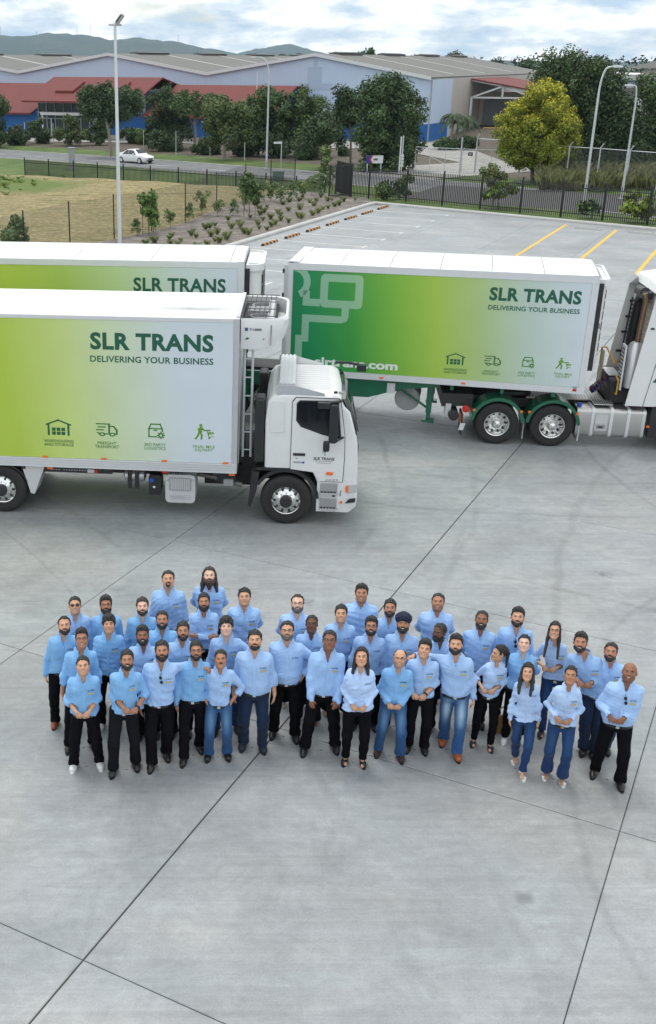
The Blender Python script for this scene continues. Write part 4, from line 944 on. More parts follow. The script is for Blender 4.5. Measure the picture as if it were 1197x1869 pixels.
# ================================================================ white sedan on the road
carw = mat('car_white', (0.75,0.76,0.77), 0.25, coat=0.6, spec=0.5)
def sedan():
    B = G(262, 300, -1.2); a = fld
    i = min(range(len(FAR)), key=lambda i: (FAR[i]-B).length); d = (FAR[i+2]-FAR[i-2]); d.z = 0; d.normalize()
    mid = (G(212,296,-1.2)+G(283,301,-1.2))/2
    t = thing('car', 'white four door sedan driving on the road behind the palisade fence', 'car', mid + Vector((0.0, 0.9, 0)), math.atan2(d.y, d.x))
    # side stations: x, half width low, z bottom, z waist, z top, half width top
    st = [(-2.25,.62,.42,.80,.86,.55),(-2.12,.78,.28,.86,.98,.62),(-1.6,.86,.24,.90,1.06,.66),(-1.25,.87,.22,.92,1.16,.64),(-0.7,.88,.2,.93,1.42,.58),(-0.1,.88,.2,.93,1.47,.58),(0.45,.88,.2,.92,1.40,.58),(1.05,.87,.22,.90,1.02,.66),(1.6,.84,.25,.84,.90,.68),(2.05,.74,.3,.72,.76,.60),(2.25,.56,.42,.62,.66,.48)]
    rings = []
    for x, w, zb, zw, zt, wt in st:
        rings.append([(x,-w*0.92,zb),(x,-w,zb+0.16),(x,-w,zw-0.12),(x,-w*0.96,zw),(x,-wt,zt-0.04),(x,-wt*0.8,zt),(x,wt*0.8,zt),(x,wt,zt-0.04),(x,w*0.96,zw),(x,w,zw-0.12),(x,w,zb+0.16),(x,w*0.92,zb)])
    body = obj('body', MB().loft(rings), carw, t, smooth=True)
    for s_ in (-1, 1):
        for nm, P in (('side_window', [(-1.2,.93),(-0.35,.95),(-0.35,1.36),(-0.66,1.36)]), ('side_window', [(-0.28,.95),(0.85,.94),(0.42,1.33),(-0.28,1.37)])):
            def sy(z): return s_*(0.875 - (z-0.92)/0.5*0.27)
            m_ = MB().add([(x, sy(z)+s_*0.012, z) for x, z in P], [(0,1,2,3)])
            obj(nm, m_, GLASS, t)
        for x in (-1.38, 1.4):
            w = obj('wheel', MB().lathe([(0.2,-0.1),(0.3,-0.1),(0.325,-0.06),(0.325,0.06),(0.3,0.1),(0.2,0.1)], (x, s_*0.79, 0.325), 'y', 20), RUBBER, t, smooth=True)
            obj('rim', MB().lathe([(0.03,0.095*s_),(0.2,0.105*s_),(0.2,0.06*s_)], (x, s_*0.79, 0.325), 'y', 16), ALU, w)
        obj('mirror', MB().ico((0.62, s_*0.98, 0.98), (0.1,0.1,0.07)), carw, t)
        obj('headlight', MB().ico((2.0, s_*0.6, 0.64), (0.16,0.12,0.07)), CHROME, t); obj('tail_light', MB().ico((-2.16, s_*0.62, 0.8), (0.08,0.13,0.09)), RED, t)
        obj('door_handle', MB().box(-0.5,-0.32,s_*0.875-0.015,s_*0.875+0.015,0.82,0.85), carw, t)
    obj('windscreen', MB().add([(1.02,-.6,1.0),(1.02,.6,1.0),(0.5,.5,1.395),(0.5,-.5,1.395)], [(0,1,2,3)]).add([(1.02,-.6,1.045),(1.02,.6,1.045),(0.5,.5,1.43),(0.5,-.5,1.43)], [(0,1,2,3)]), GLASS, t)
    obj('grille', MB().box(2.2,2.29,-.3,.3,.46,.58), BLACK, t); obj('bumper_intake', MB().box(2.15,2.27,-.45,.45,.3,.4), BLACK, t)
    return t
sedan()

# ================================================================ planting
leafg = lambda: None
def blades(n, h, r, col, seed, w=0.03, lean=0.6):
    rg = np.random.default_rng(seed); a = rg.random(n)*6.283; rr = r*0.35*rg.random(n); hh = h*(0.55+0.45*rg.random(n)); ln = lean*(0.4+rg.random(n))
    bx, by = rr*np.cos(a), rr*np.sin(a); dx, dy = np.cos(a)*ln*hh, np.sin(a)*ln*hh
    px, py = -np.sin(a)*w/2, np.cos(a)*w/2; z0 = np.zeros(n)
    v = np.stack([np.stack([bx-px,by-py,z0],1), np.stack([bx+px,by+py,z0],1), np.stack([bx+dx*.4+px*.8,by+dy*.4+py*.8,hh*.7],1), np.stack([bx+dx,by+dy,hh*0.95],1)], 1).reshape(-1,3)
    f = np.arange(4*n).reshape(n,4); c = np.array(col)[None]*(1+rg.normal(size=(n,1))*.25)
    return v, f, np.repeat(np.clip(c,.005,1),4,axis=0)
def shrub_mesh(seed, h, r, col, n=420):
    rg = np.random.default_rng(seed); m = 14; C = np.stack([rg.normal(size=m)*r*.4, rg.normal(size=m)*r*.4, h*(.25+.7*rg.random(m))],1)
    return leaf_cloud(C, np.full(m, r*0.42), n, 0.15, col, seed=seed+5, aspect=0.4)
bushm = [np_mesh('foliage', *shrub_mesh(k, 1.05, 0.42, [(0.13,0.19,0.075),(0.115,0.175,0.075),(0.15,0.21,0.08)][k])[:2], leaf_mat, False, shrub_mesh(k, 1.05, 0.42, [(0.13,0.19,0.075),(0.115,0.175,0.075),(0.15,0.21,0.08)][k])[2]) for k in range(3)]
tuftm = []
for k in range(3):
    v, f, c = blades(120, 0.46, 0.26, [(0.24,0.28,0.12),(0.28,0.30,0.15),(0.19,0.24,0.10)][k], 40+k, 0.02, 0.5)
    tuftm.append(np_mesh('leaf_blades', v, f, leaf_mat, False, c))
stemm = MB().tube([(0,0,-0.05),(0.02,0,0.5)], [0.018,0.008], 4).mesh('stem'); stemm.materials.append(bark)
rg = random.Random(4)
def bed_z(x, y): return 0.135
nb = 0
BUSH = [(311,415),(345,402),(368,392),(397,393),(425,393),(446,384),(448,374),(474,370),(494,369),(511,372),(532,366),(551,362),(569,356),(586,350),(600,346),(280,423),(250,430),(618,341)]
for i, (x, y) in enumerate(BUSH):
    B = G(x, y, 0.14); s_ = rg.uniform(0.85, 1.25)
    t = thing('shrub', 'small dark green shrub in the mulch bed along the chain link fence', 'shrub', B, rg.uniform(0,6), 'dark shrubs along the chain link fence'); t.scale = (s_,s_,s_*rg.uniform(.9,1.2))
    link('foliage', bushm[i % 3], t); link('stem', stemm, t)
TUFT = []
for a in np.arange(0.36, 0.985, 0.024):
    for rr_ in range(3):
        p = (KL0 + (KC-KL0)*a) - GV*0.3; q = chain_at(a); k = (0.16, 0.38, 0.60)[rr_] + rg.uniform(-.05,.05)
        c = p.lerp(q, k); TUFT.append((c.x+rg.uniform(-.3,.3), c.y+rg.uniform(-.3,.3), 0.10+0.05*k))
for i, p in enumerate(TUFT):
    s_ = rg.uniform(0.5, 0.95)
    t = thing('grass_tuft', 'grassy strap leaf tuft planted in rows in the mulch bed', 'plant', p, rg.uniform(0,6), 'strap leaf tufts in the mulch bed'); t.scale = (s_,s_,s_)
    link('leaf_blades', tuftm[i % 3], t)
def young_tree(label, bx, by, lobes, col, z0=0.12, n=900, leaf=0.2, stake=True, trunk=0.03, cl=22, rr=(0.16,0.3)):
    col = tuple(c*1.6 for c in col)
    t = tree_px('young_tree', label, bx, by, lobes, z0=z0, clumps=cl, n=n, leaf=leaf, rr=rr, col=col, trunk=trunk, limbs=8, cat='young tree')
    if stake:
        for s_ in (-0.35, 0.35): obj('stake', MB().tube([(s_,0,-0.1),(s_,0,1.1)], 0.025, 5), mat('timber', (0.25,0.2,0.14), 0.8), t)
    return t
young_tree('young leafy tree with bright crown standing left among the mulch bed plants', 272, 428, [(270,362,16,16),(268,378,15,18),(276,392,9,14)], (0.075,0.12,0.035))
young_tree('young tree cut off by the white trailer roof at the far left', 28, 452, [(30,413,20,15),(24,430,20,16),(40,428,14,14)], (0.08,0.12,0.05), n=1100)
young_tree('young two tiered sapling staked by the dark fence posts', 455, 396, [(453,330,12,14),(458,345,12,12),(462,362,11,12)], (0.06,0.095,0.035))
young_tree('pale thin sapling in front of the fence gate', 598, 345, [(592,285,13,18),(595,305,11,14)], (0.09,0.125,0.05), n=600)
for bx, by, lobes, col, lab, n in ((900,375,[(898,312,26,16),(905,330,22,12)],(0.10,0.12,0.05),'pale olive sapling just outside the fence before the golden tree',900), (912,381,[(900,355,20,10),(922,345,22,12)],(0.10,0.14,0.03),'bright green sapling inside the fence below the golden tree',800), (735,362,[(740,338,14,18),(725,345,14,10)],(0.07,0.10,0.04),'thin sapling outside the fence beside the driveway',500), (700,364,[(700,345,16,13)],(0.06,0.09,0.035),'small leafy sapling right of the yellow bollard',420), (1080,398,[(1072,376,18,9)],(0.06,0.10,0.03),'small sapling at the foot of the nearer right street lamp',420), (1165,406,[(1160,372,26,18),(1180,388,18,10)],(0.13,0.17,0.03),'yellow green sapling inside the fence at the right edge',900)):
    young_tree(lab, bx, by, lobes, col, 0.1, n, 0.2, False, 0.025, 18, (0.2,0.36))
# tall grass behind the right fence, ragged tufts on the field and verges
def scatter(name, label, pts, h, col, n, seed, w=0.05, lean=0.5):
    V, Fc, Cc, o = [], [], [], 0
    for i, p in enumerate(pts):
        v, f, c = blades(n, h*(0.6+0.8*random.random()), 0.35, col, seed+i, w, lean); V.append(v+np.array(p)); Fc.append(f+o); Cc.append(c); o += len(v)
    return tag(link(name, np_mesh(name, np.concatenate(V), np.concatenate(Fc), leaf_mat, False, np.concatenate(Cc))), label, 'grass', kind='stuff')
rg2 = random.Random(9); pts = []
for _ in range(520):
    x = rg2.uniform(1000, 1260); B = G(x, rg2.uniform(322, 352), 0.05); pts.append((B.x, B.y+2.0, 0.02))
scatter('tall_grass', 'tall rank grass in front of the dark trees at right', pts, 1.15, (0.17,0.18,0.08), 26, 100, 0.045, 0.45)
pts = []
for _ in range(420):
    p = Vector((-18+rg2.gauss(0,2.6), 87+rg2.gauss(0,3.4), 0))
    if (p-FL0).dot(fln) > 1.4: pts.append((p.x, p.y, field_z(p.x, p.y)-0.02))
for p in field_edge:
    if (p-FL0).dot(fln) < 3:
        for _ in range(5): pts.append((p.x+rg2.uniform(-.8,.8), p.y+rg2.uniform(-.3,.5), p.z-0.1))
scatter('green_grass_mound', 'fresh green grass on the mound at the far left of the field', pts, 0.24, (0.17,0.22,0.06), 22, 2000, 0.03, 0.9)
# ================================================================ lettering and icons
_txt = {}
def text_mb(body, bold=0.0, spacing=1.0):
    key = (body, bold, spacing)
    if key not in _txt:
        cu = bpy.data.curves.new('lettering', 'FONT'); cu.body = body; cu.size = 1.0; cu.offset = bold; cu.space_character = spacing; cu.resolution_u = 3
        o = bpy.data.objects.new('tmp', cu); COL.objects.link(o)
        dg = bpy.context.evaluated_depsgraph_get(); me = bpy.data.meshes.new_from_object(o.evaluated_get(dg))
        V = [tuple(v.co) for v in me.vertices]; F_ = [tuple(p.vertices) for p in me.polygons]
        bpy.data.objects.remove(o); bpy.data.curves.remove(cu); bpy.data.meshes.remove(me)
        _txt[key] = (V, F_)
    return _txt[key]
def lettering(body, x0, x1, z0, z1, y, m, parent, bold=0.018, spacing=1.0, name='lettering', flip=False):
    """text fitted to x0..x1, z0..z1 on the plane y, facing -y"""
    V, F_ = text_mb(body, bold, spacing)
    ax, bx = min(v[0] for v in V), max(v[0] for v in V); ay, by = min(v[1] for v in V), max(v[1] for v in V)
    mb = MB().add([(x0+(v[0]-ax)/(bx-ax)*(x1-x0), y, z0+(v[1]-ay)/(by-ay)*(z1-z0)) for v in V], F_)
    return obj(name, mb, m, parent, fix=False)
def flat(mb, P, y):   # polygon in xz at depth y
    mb.add([(x, y, z) for x, z in P], [tuple(range(len(P)))])
def stroke(mb, pts, w, y, closed=False):
    P = [Vector((a, b, 0)) for a, b in pts]
    if closed: P = P + [P[0]]
    for a, b in zip(P, P[1:]):
        d = (b-a).normalized(); n = Vector((-d.y, d.x, 0))*(w/2); e = d*(w/2)
        flat(mb, [tuple((a-n-e)[:2]), tuple((b-n+e)[:2]), tuple((b+n+e)[:2]), tuple((a+n-e)[:2])], y)
def discp(mb, c, r, y, n=14, r2=0):
    if r2:
        for k in range(n):
            a, b = 2*math.pi*k/n, 2*math.pi*(k+1)/n
            flat(mb, [(c[0]+r2*math.cos(a), c[1]+r2*math.sin(a)), (c[0]+r*math.cos(a), c[1]+r*math.sin(a)), (c[0]+r*math.cos(b), c[1]+r*math.sin(b)), (c[0]+r2*math.cos(b), c[1]+r2*math.sin(b))], y)
    else: flat(mb, [(c[0]+r*math.cos(2*math.pi*k/n), c[1]+r*math.sin(2*math.pi*k/n)) for k in range(n)], y)
def icon(kind, x0, x1, z0, z1, y, m, parent):
    mb = MB(); w = 0.085
    if kind == 'warehouse':
        stroke(mb, [(0.0,.68),(.5,.96),(1.0,.68)], w, y); stroke(mb, [(.08,.66),(.08,0.04)], w, y); stroke(mb, [(.92,.66),(.92,.04)], w, y)
        for i in range(3):
            for j in range(2): flat(mb, [(.22+i*.2,.03+j*.25),(.38+i*.2,.03+j*.25),(.38+i*.2,.24+j*.25),(.22+i*.2,.24+j*.25)], y)
    elif kind == 'truck':
        stroke(mb, [(.0,.95),(.6,.95),(.6,.3)], w, y); stroke(mb, [(.62,.78),(.82,.78),(.97,.5),(.97,.2),(.88,.2)], w, y); stroke(mb, [(.08,.72),(.4,.72)], w, y); stroke(mb, [(.0,.5),(.3,.5)], w, y); stroke(mb, [(.38,.2),(.6,.2)], w, y); stroke(mb, [(.04,.28),(.12,.2)], w, y)
        discp(mb, (.25,.16), .15, y, r2=.075); discp(mb, (.75,.16), .15, y, r2=.075)
    elif kind == 'parcel':
        stroke(mb, [(.55,.12),(.08,.12),(.08,.66),(.2,.95),(.75,.95),(.88,.66),(.88,.48)], w, y); stroke(mb, [(.08,.66),(.88,.66)], w, y); stroke(mb, [(.4,.55),(.55,.55)], w, y)
        discp(mb, (.8,.22), .17, y, r2=.075)
        for k in range(8):
            a = k*math.pi/4; stroke(mb, [(.8+.16*math.cos(a), .22+.16*math.sin(a)), (.8+.21*math.cos(a), .22+.21*math.sin(a))], .07, y)
    else:
        discp(mb, (.3,.92), .09, y); flat(mb, [(.18,.45),(.35,.4),(.42,.78),(.28,.84),(.12,.66)], y)
        stroke(mb, [(.36,.72),(.5,.58),(.66,.6)], .08, y); stroke(mb, [(.26,.45),(.36,.25),(.34,.02)], .1, y); stroke(mb, [(.22,.45),(.14,.22),(.02,.03)], .1, y)
        stroke(mb, [(.62,.62),(.76,.14),(.98,.2)], .05, y); discp(mb, (.76,.08), .06, y)
        flat(mb, [(.72,.3),(.88,.34),(.84,.5),(.68,.46)], y); flat(mb, [(.9,.34),(1.02,.37),(.99,.5),(.87,.47)], y); flat(mb, [(.72,.52),(.84,.55),(.81,.66),(.69,.63)], y)
    mb.v = [(x0+v[0]*(x1-x0), v[1], z0+v[2]*(z1-z0)) for v in mb.v]
    return obj('icon', mb, m, parent, fix=False)
def gradient_mat(name, stops, x0, x1, lighten=0.0, rough=0.42):
    m = bpy.data.materials.new(name); m.use_nodes = True; nt = m.node_tree; b = nt.nodes['Principled BSDF']; L = nt.links.new
    b.inputs['Roughness'].default_value = rough; b.inputs['Specular IOR Level'].default_value = 0.4
    tc = nt.nodes.new('ShaderNodeTexCoord'); sp = nt.nodes.new('ShaderNodeSeparateXYZ'); L(tc.outputs['Object'], sp.inputs[0])
    # artwork runs slightly on the diagonal
    ad = nt.nodes.new('ShaderNodeMath'); ad.operation = 'MULTIPLY_ADD'; L(sp.outputs['Z'], ad.inputs[0]); ad.inputs[1].default_value = 0.12; L(sp.outputs['X'], ad.inputs[2])
    mr = nt.nodes.new('ShaderNodeMapRange'); mr.inputs[1].default_value = x0+0.33; mr.inputs[2].default_value = x1+0.33; L(ad.outputs[0], mr.inputs[0])
    cr = nt.nodes.new('ShaderNodeValToRGB'); el = cr.color_ramp.elements
    el[0].position, el[0].color = stops[0][0], (*stops[0][1], 1); el[1].position, el[1].color = stops[-1][0], (*stops[-1][1], 1)
    for p, c in stops[1:-1]: el.new(p).color = (*c, 1)
    L(mr.outputs[0], cr.inputs[0])
    n = nt.nodes.new('ShaderNodeTexNoise'); n.inputs['Scale'].default_value = 1.2; n.inputs['Detail'].default_value = 6; L(tc.outputs['Object'], n.inputs['Vector'])
    m2 = nt.nodes.new('ShaderNodeMapRange'); m2.inputs[3].default_value = 0.94; m2.inputs[4].default_value = 1.06; L(n.outputs['Fac'], m2.inputs[0])
    hs = nt.nodes.new('ShaderNodeHueSaturation'); L(cr.outputs[0], hs.inputs['Color']); L(m2.outputs[0], hs.inputs['Value'])
    mx = nt.nodes.new('ShaderNodeMix'); mx.data_type = 'RGBA'; mx.inputs[0].default_value = lighten; L(hs.outputs[0], mx.inputs[6]); mx.inputs[7].default_value = (0.62, 0.8, 0.7, 1)
    L(mx.outputs[2], b.inputs['Base Color'])
    return m
PALE, PGRN, LIMEG, GRN, TEAL = srgb(202,212,220), srgb(180,202,178), srgb(170,194,72), srgb(84,160,66), srgb(20,124,80)
i1, i2, i3, i4 = [mat('icon_green_%d' % k, srgb(*c), 0.5) for k, c in enumerate(((22,92,58),(44,110,50),(72,132,44),(104,152,44)))]
TG = DKGREEN
TAGLINE = 'DELIVERING YOUR BUSINESS'
def side_print(parent, y, S, D, ics):
    lettering('SLR TRANS', *S, y, TG, parent, bold=0.038, spacing=1.06)
    lettering(TAGLINE, *D, y, TG, parent, bold=0.02, spacing=1.04)
    for (k, t1, t2, box, tb, m) in ics:
        icon(k, *box, y, m, parent)
        h = (tb[3]-tb[2]); w = tb[1]-tb[0]
        def fit(t): return 1.0
        n1, n2 = len(t1), len(t2); mx_ = max(n1, n2); c = (tb[0]+tb[1])/2
        lettering(t1, c-w/2*n1/mx_, c+w/2*n1/mx_, tb[2]+h*0.55, tb[3], y, m, parent, bold=0.008)
        lettering(t2, c-w/2*n2/mx_, c+w/2*n2/mx_, tb[2], tb[2]+h*0.45, y, m, parent, bold=0.008)
# ================================================================ wheels
def wheel(parent, x, y, z=0.53, r=0.53, w=0.3, deep=False, steer=True):
    """outer face at y, wheel runs inward (+y)"""
    ty = obj('wheel', MB().lathe([(0.30,0.03),(0.40,0.0),(r-0.05,0.0),(r-0.012,0.03),(r,0.06),(r,w-0.06),(r-0.02,w-0.02),(r-0.06,w),(0.3,w)], (x,y,z), 'y', 40), RUBBER, parent, smooth=True)
    if steer:   # convex steer wheel
        rim = obj('rim', MB().lathe([(0.30,0.02),(0.295,0.0),(0.275,0.015),(0.26,0.03),(0.2,0.02),(0.155,-0.025),(0.14,-0.03),(0.0001,-0.03)], (x,y,z), 'y', 40), CHROME, ty, smooth=True)
        obj('hub_cap', MB().lathe([(0.125,-0.02),(0.125,-0.085),(0.1,-0.11),(0.0001,-0.115)], (x,y,z), 'y', 24), DARK, ty, smooth=True)
        hr, ho, hy = 0.235, 0.027, 0.017
    else:
        rim = obj('rim', MB().lathe([(0.31,0.02),(0.305,-0.005),(0.285,0.0),(0.27,0.1),(0.22,0.15),(0.15,0.12),(0.13,0.1),(0.0001,0.1)], (x,y,z), 'y', 40), CHROME, ty, smooth=True)
        obj('hub_cap', MB().lathe([(0.11,0.11),(0.11,-0.01),(0.085,-0.05),(0.0001,-0.07)], (x,y,z), 'y', 24), CHROME, ty, smooth=True)
        hr, ho, hy = 0.235, 0.03, 0.128
    for k in range(10):
        a = k*math.pi/5; obj('hand_hole', MB().lathe([(ho,0.004),(ho,-0.004),(0.0001,-0.004)], (x+hr*math.cos(a), y+hy, z+hr*math.sin(a)), 'y', 8), DARK, ty)
        a += math.pi/10; obj('wheel_nut', MB().lathe([(0.016,0.02),(0.016,-0.03),(0.0001,-0.032)], (x+0.17*math.cos(a), y+(0.0 if steer else 0.12), z+0.17*math.sin(a)), 'y', 6), CHROME, ty)
    return ty
def arc_guard(parent, x, y0, y1, z, r, m, a0=-5, a1=185, th=0.03, name='mudguard'):
    P = [R(a0+(a1-a0)*k/18) for k in range(19)]
    ring = [(x+r*math.cos(a), z+r*math.sin(a)) for a in P] + [(x+(r-th)*math.cos(a), z+(r-th)*math.sin(a)) for a in reversed(P)]
    mb = MB(); n = len(P)
    for k in range(n-1):
        q = [ring[k], ring[k+1], ring[2*n-2-k], ring[2*n-1-k]]; mb.prism(q, y0, y1, 'y')
    return obj(name, mb, m, parent, smooth=True)
def rrect(x0, x1, z0, z1, r, n=4):
    P = []
    for cx, cz, a in ((x1-r, z1-r, 0), (x0+r, z1-r, 90), (x0+r, z0+r, 180), (x1-r, z0+r, 270)):
        P += [(cx+r*math.cos(R(a+90*k/n)), cz+r*math.sin(R(a+90*k/n))) for k in range(n+1)]
    return P
# ================================================================ front rigid truck
T1F = Frame(G(520, 957), -6)
W1 = 2.55
t1 = thing('box_truck', 'white rigid refrigerated box truck with green fading side, parked in front', 'truck', T1F.P, T1F.ang)
X0, X1, ZB, ZT = -8.3, -1.02, 1.08, 4.26
shell = obj('box_body', MB().box(X0+0.04, X1-0.03, 0.015, W1-0.015, ZB+0.08, ZT-0.05), WHITE, t1)
g1 = gradient_mat('truck_side_print', [(0.0, LIMEG), (0.10, LIMEG), (0.34, srgb(190,208,126)), (0.62, srgb(198,212,188)), (0.8, PALE), (1.0, PALE)], -6.2, -1.12)
obj('side_panel', MB().box(X0+0.1, -1.13, 0.003, 0.014, 1.285, 4.175), g1, shell)
obj('side_panel', MB().box(X0+0.1, -1.13, W1-0.014, W1-0.003, 1.285, 4.175), g1, shell)
ROOFSOOT = ROOFW.copy(); ROOFSOOT.name = 'sooty_roof_sheet'
def _soot():
    nt = ROOFSOOT.node_tree; b = nt.nodes['Principled BSDF']; L = nt.links.new; src = b.inputs['Base Color'].links[0].from_socket
    tc = nt.nodes.new('ShaderNodeTexCoord'); mp = nt.nodes.new('ShaderNodeMapping'); mp.inputs['Location'].default_value = (2.0/1.2, -0.75/0.3, 0); mp.inputs['Scale'].default_value = (1/1.2, 1/0.3, 0); L(tc.outputs['Object'], mp.inputs['Vector'])
    ln = nt.nodes.new('ShaderNodeVectorMath'); ln.operation = 'LENGTH'; L(mp.outputs[0], ln.inputs[0])
    n = nt.nodes.new('ShaderNodeTexNoise'); n.inputs['Scale'].default_value = 2.5; n.inputs['Detail'].default_value = 6; L(tc.outputs['Object'], n.inputs['Vector'])
    ad = nt.nodes.new('ShaderNodeMath'); ad.operation = 'MULTIPLY_ADD'; L(n.outputs['Fac'], ad.inputs[0]); ad.inputs[1].default_value = 0.8; L(ln.outputs['Value'], ad.inputs[2])
    mr = nt.nodes.new('ShaderNodeMapRange'); mr.inputs[1].default_value = 0.4; mr.inputs[2].default_value = 1.5; mr.inputs[3].default_value = 0.42; mr.inputs[4].default_value = 1.0; L(ad.outputs[0], mr.inputs[0])
    hs = nt.nodes.new('ShaderNodeHueSaturation'); L(src, hs.inputs['Color']); L(mr.outputs[0], hs.inputs['Value']); L(hs.outputs[0], b.inputs['Base Color'])
_soot()
rf = obj('box_roof', MB().add([(X0,0.02,ZT-0.05),(X1,0.02,ZT-0.05),(X1,W1-0.02,ZT-0.05),(X0,W1-0.02,ZT-0.05),(X0,0.06,ZT),(X1,0.06,ZT),(X1,W1/2,ZT+0.025),(X1,W1-0.06,ZT),(X0,W1-0.06,ZT),(X0,W1/2,ZT+0.025)], [(0,1,5,4),(4,5,6,9),(9,6,7,8),(8,7,2,3),(1,2,7,6,5),(0,4,9,8,3)]), ROOFSOOT, t1)
for y0, y1 in ((-0.006, 0.05), (W1-0.05, W1+0.006)):
    obj('top_rail', MB().box(X0, X1-0.11, y0, y1, 4.178, ZT-0.012), ALUL, shell); 
    rl = obj('side_rail', MB().box(X0, X1-0.02, y0-0.012, y1, ZB, 1.28), ALUL, shell)
    for z in (1.13, 1.18, 1.23): obj('rail_groove', MB().box(X0, X1-0.03, y0-0.018 if y0 < 1 else y1, y0-0.012 if y0 < 1 else y1+0.006, z, z+0.022), ALU, rl)
for y0 in (-0.01, W1-0.06): obj('front_pillar', MB().box(-1.125, X1, y0, y0+0.07, ZB+0.0, ZT-0.01), ALU, shell)
obj('front_header', MB().box(-1.09, X1+0.004, 0.07, W1-0.07, ZT-0.05, ZT+0.03), ALU, shell)
obj('front_wall', MB().box(X1-0.029, X1, 0.07, W1-0.07, ZB, ZT-0.06), WHITE, shell)
for x in (-1.25, -2.5, -3.75, -4.98): obj('marker_light', MB().box(x-0.055, x+0.055, -0.03, -0.012, 1.285, 1.318), ORANGE, t1)
for x in (-4.9, -2.5, -1.12): obj('marker_light', MB().box(x-0.06, x+0.06, 0.02, 0.05, 1.02, 1.06), ORANGE if x != -2.5 else RED, t1)
side_print(t1, 0.0, (-3.96,-1.52,3.58,3.93), (-3.97,-1.52,3.33,3.46),
  [('warehouse','WAREHOUSING','AND STORAGE',(-4.92,-4.43,1.77,2.11),(-4.99,-4.37,1.54,1.68),i1), ('truck','FREIGHT','TRANSPORT',(-3.88,-3.46,1.78,2.06),(-3.93,-3.43,1.53,1.67),i2),
   ('parcel','3RD PARTY','LOGISTICS',(-2.84,-2.50,1.77,2.09),(-2.91,-2.47,1.53,1.67),i3), ('courier','FINAL MILE','DELIVERY',(-1.87,-1.5,1.79,2.11),(-1.92,-1.47,1.53,1.66),i4)])
# chassis and under-body
obj('chassis_rail', MB().box(-8.2, 1.0, 0.75, 0.85, 0.72, 0.98), DARK, t1); obj('chassis_rail', MB().box(-8.2, 1.0, W1-0.85, W1-0.75, 0.72, 0.98), DARK, t1)
obj('sub_frame', MB().box(X0, X1, 0.35, W1-0.35, 0.985, ZB), DARK, t1)
for k in range(9): obj('cross_bearer', MB().box(-7.9+k*0.8, -7.82+k*0.8, 0.03, W1-0.03, 1.0, ZB+0.05), DARK, t1)
obj('side_skirt_rail', MB().box(-5.1, -3.6, 0.1, 0.14, 0.93, 1.05), DARK, t1)
for k in range(16): obj('rivet', MB().box(-4.9+k*0.055, -4.88+k*0.055, 0.09, 0.1, 0.98, 1.0), PALEG, t1)
obj('tail_marker', MB().box(-4.12,-3.98,0.08,0.1,0.95,1.02), PALEG, t1); obj('tail_marker', MB().box(-3.97,-3.9,0.08,0.1,0.95,1.02), RED, t1)
tank = obj('fuel_tank', MB().prism(rrect(-2.5,-1.88,0.34,0.96,0.09), 0.12, 0.72, 'y'), PALEG, t1, smooth=True)
obj('tank_panel', MB().prism(rrect(-2.42,-1.96,0.62,0.9,0.03), 0.1, 0.119, 'y'), GREYP, tank)
for k in range(9): obj('tank_rib', MB().box(-2.38+k*0.045,-2.355+k*0.045,0.088,0.099,0.64,0.88), PALEG, tank)
lettering('HINO', -2.4, -1.98, 0.42, 0.52, 0.113, ALU, tank, bold=0.02)
for x in (-2.46,-1.92): obj('tank_bolt', MB().lathe([(0.025,0.12),(0.025,0.1),(0.001,0.098)], (x,0,0.85), 'y', 8), CHROME, tank)
ad = obj('additive_tank', MB().prism(rrect(-2.86,-2.6,0.46,0.9,0.05), 0.2, 0.6, 'y'), BLACK, t1)
obj('filler_cap', MB().lathe([(0.045,0.2),(0.045,0.16),(0.001,0.155)], (-2.79,0,0.8), 'y', 10), BLUEP, ad); obj('label', MB().box(-2.77,-2.72,0.195,0.199,0.62,0.66), WHITE, ad)
air = obj('air_tank', MB().lathe([(0.03,-3.42),(0.12,-3.38),(0.135,-3.3),(0.135,-3.06),(0.12,-2.98),(0.03,-2.94)], (0,0.45,0.8), 'x', 20), ALU, t1, smooth=True)
for x in (-3.27,-3.12): obj('tank_strap', MB().box(x-0.045,x+0.045,0.29,0.33,0.55,1.0), DARK, air)
obj('exhaust_pipe', MB().tube([(-1.85,0.6,0.82),(-1.5,0.5,0.8),(-1.2,0.45,0.72),(-0.92,0.42,0.68)], 0.055, 10), mat('exhaust_steel', (0.22,0.21,0.2), 0.5, 0.6, var=0.2), t1, smooth=True)
obj('gearbox', MB().box(-1.75,-0.7,0.9,1.7,0.5,1.0), DARK, t1); obj('battery_box', MB().box(-1.45,-1.05,0.3,0.7,0.78,1.02), DARK, t1)
obj('valve_block', MB().box(-1.3,-1.1,0.22,0.3,0.72,0.86), GREYP, t1)
# wheels and guards
wheel(t1, 0.0, 0.0, 0.525, 0.525); wheel(t1, 0.0, W1-0.3, 0.525, 0.525)
for x in (-5.95, -7.25): wheel(t1, x, 0.03, 0.525, 0.525, 0.6); wheel(t1, x, W1-0.62, 0.525, 0.525, 0.6)
obj('axle', MB().tube([(-5.95,0.3,0.525),(-5.95,W1-0.3,0.525)], 0.1, 8), DARK, t1); obj('axle', MB().tube([(0,0.2,0.5),(0,W1-0.3,0.5)], 0.09, 8), DARK, t1)
obj('mud_flap', MB().prism([(-5.5,1.06),(-5.02,1.06),(-5.26,0.44),(-5.34,0.46)], 0.05, 0.6, 'y'), PALEG, t1)
arc_guard(t1, -5.95, 0.05, 0.64, 0.5, 0.6, BLACK, 20, 160)
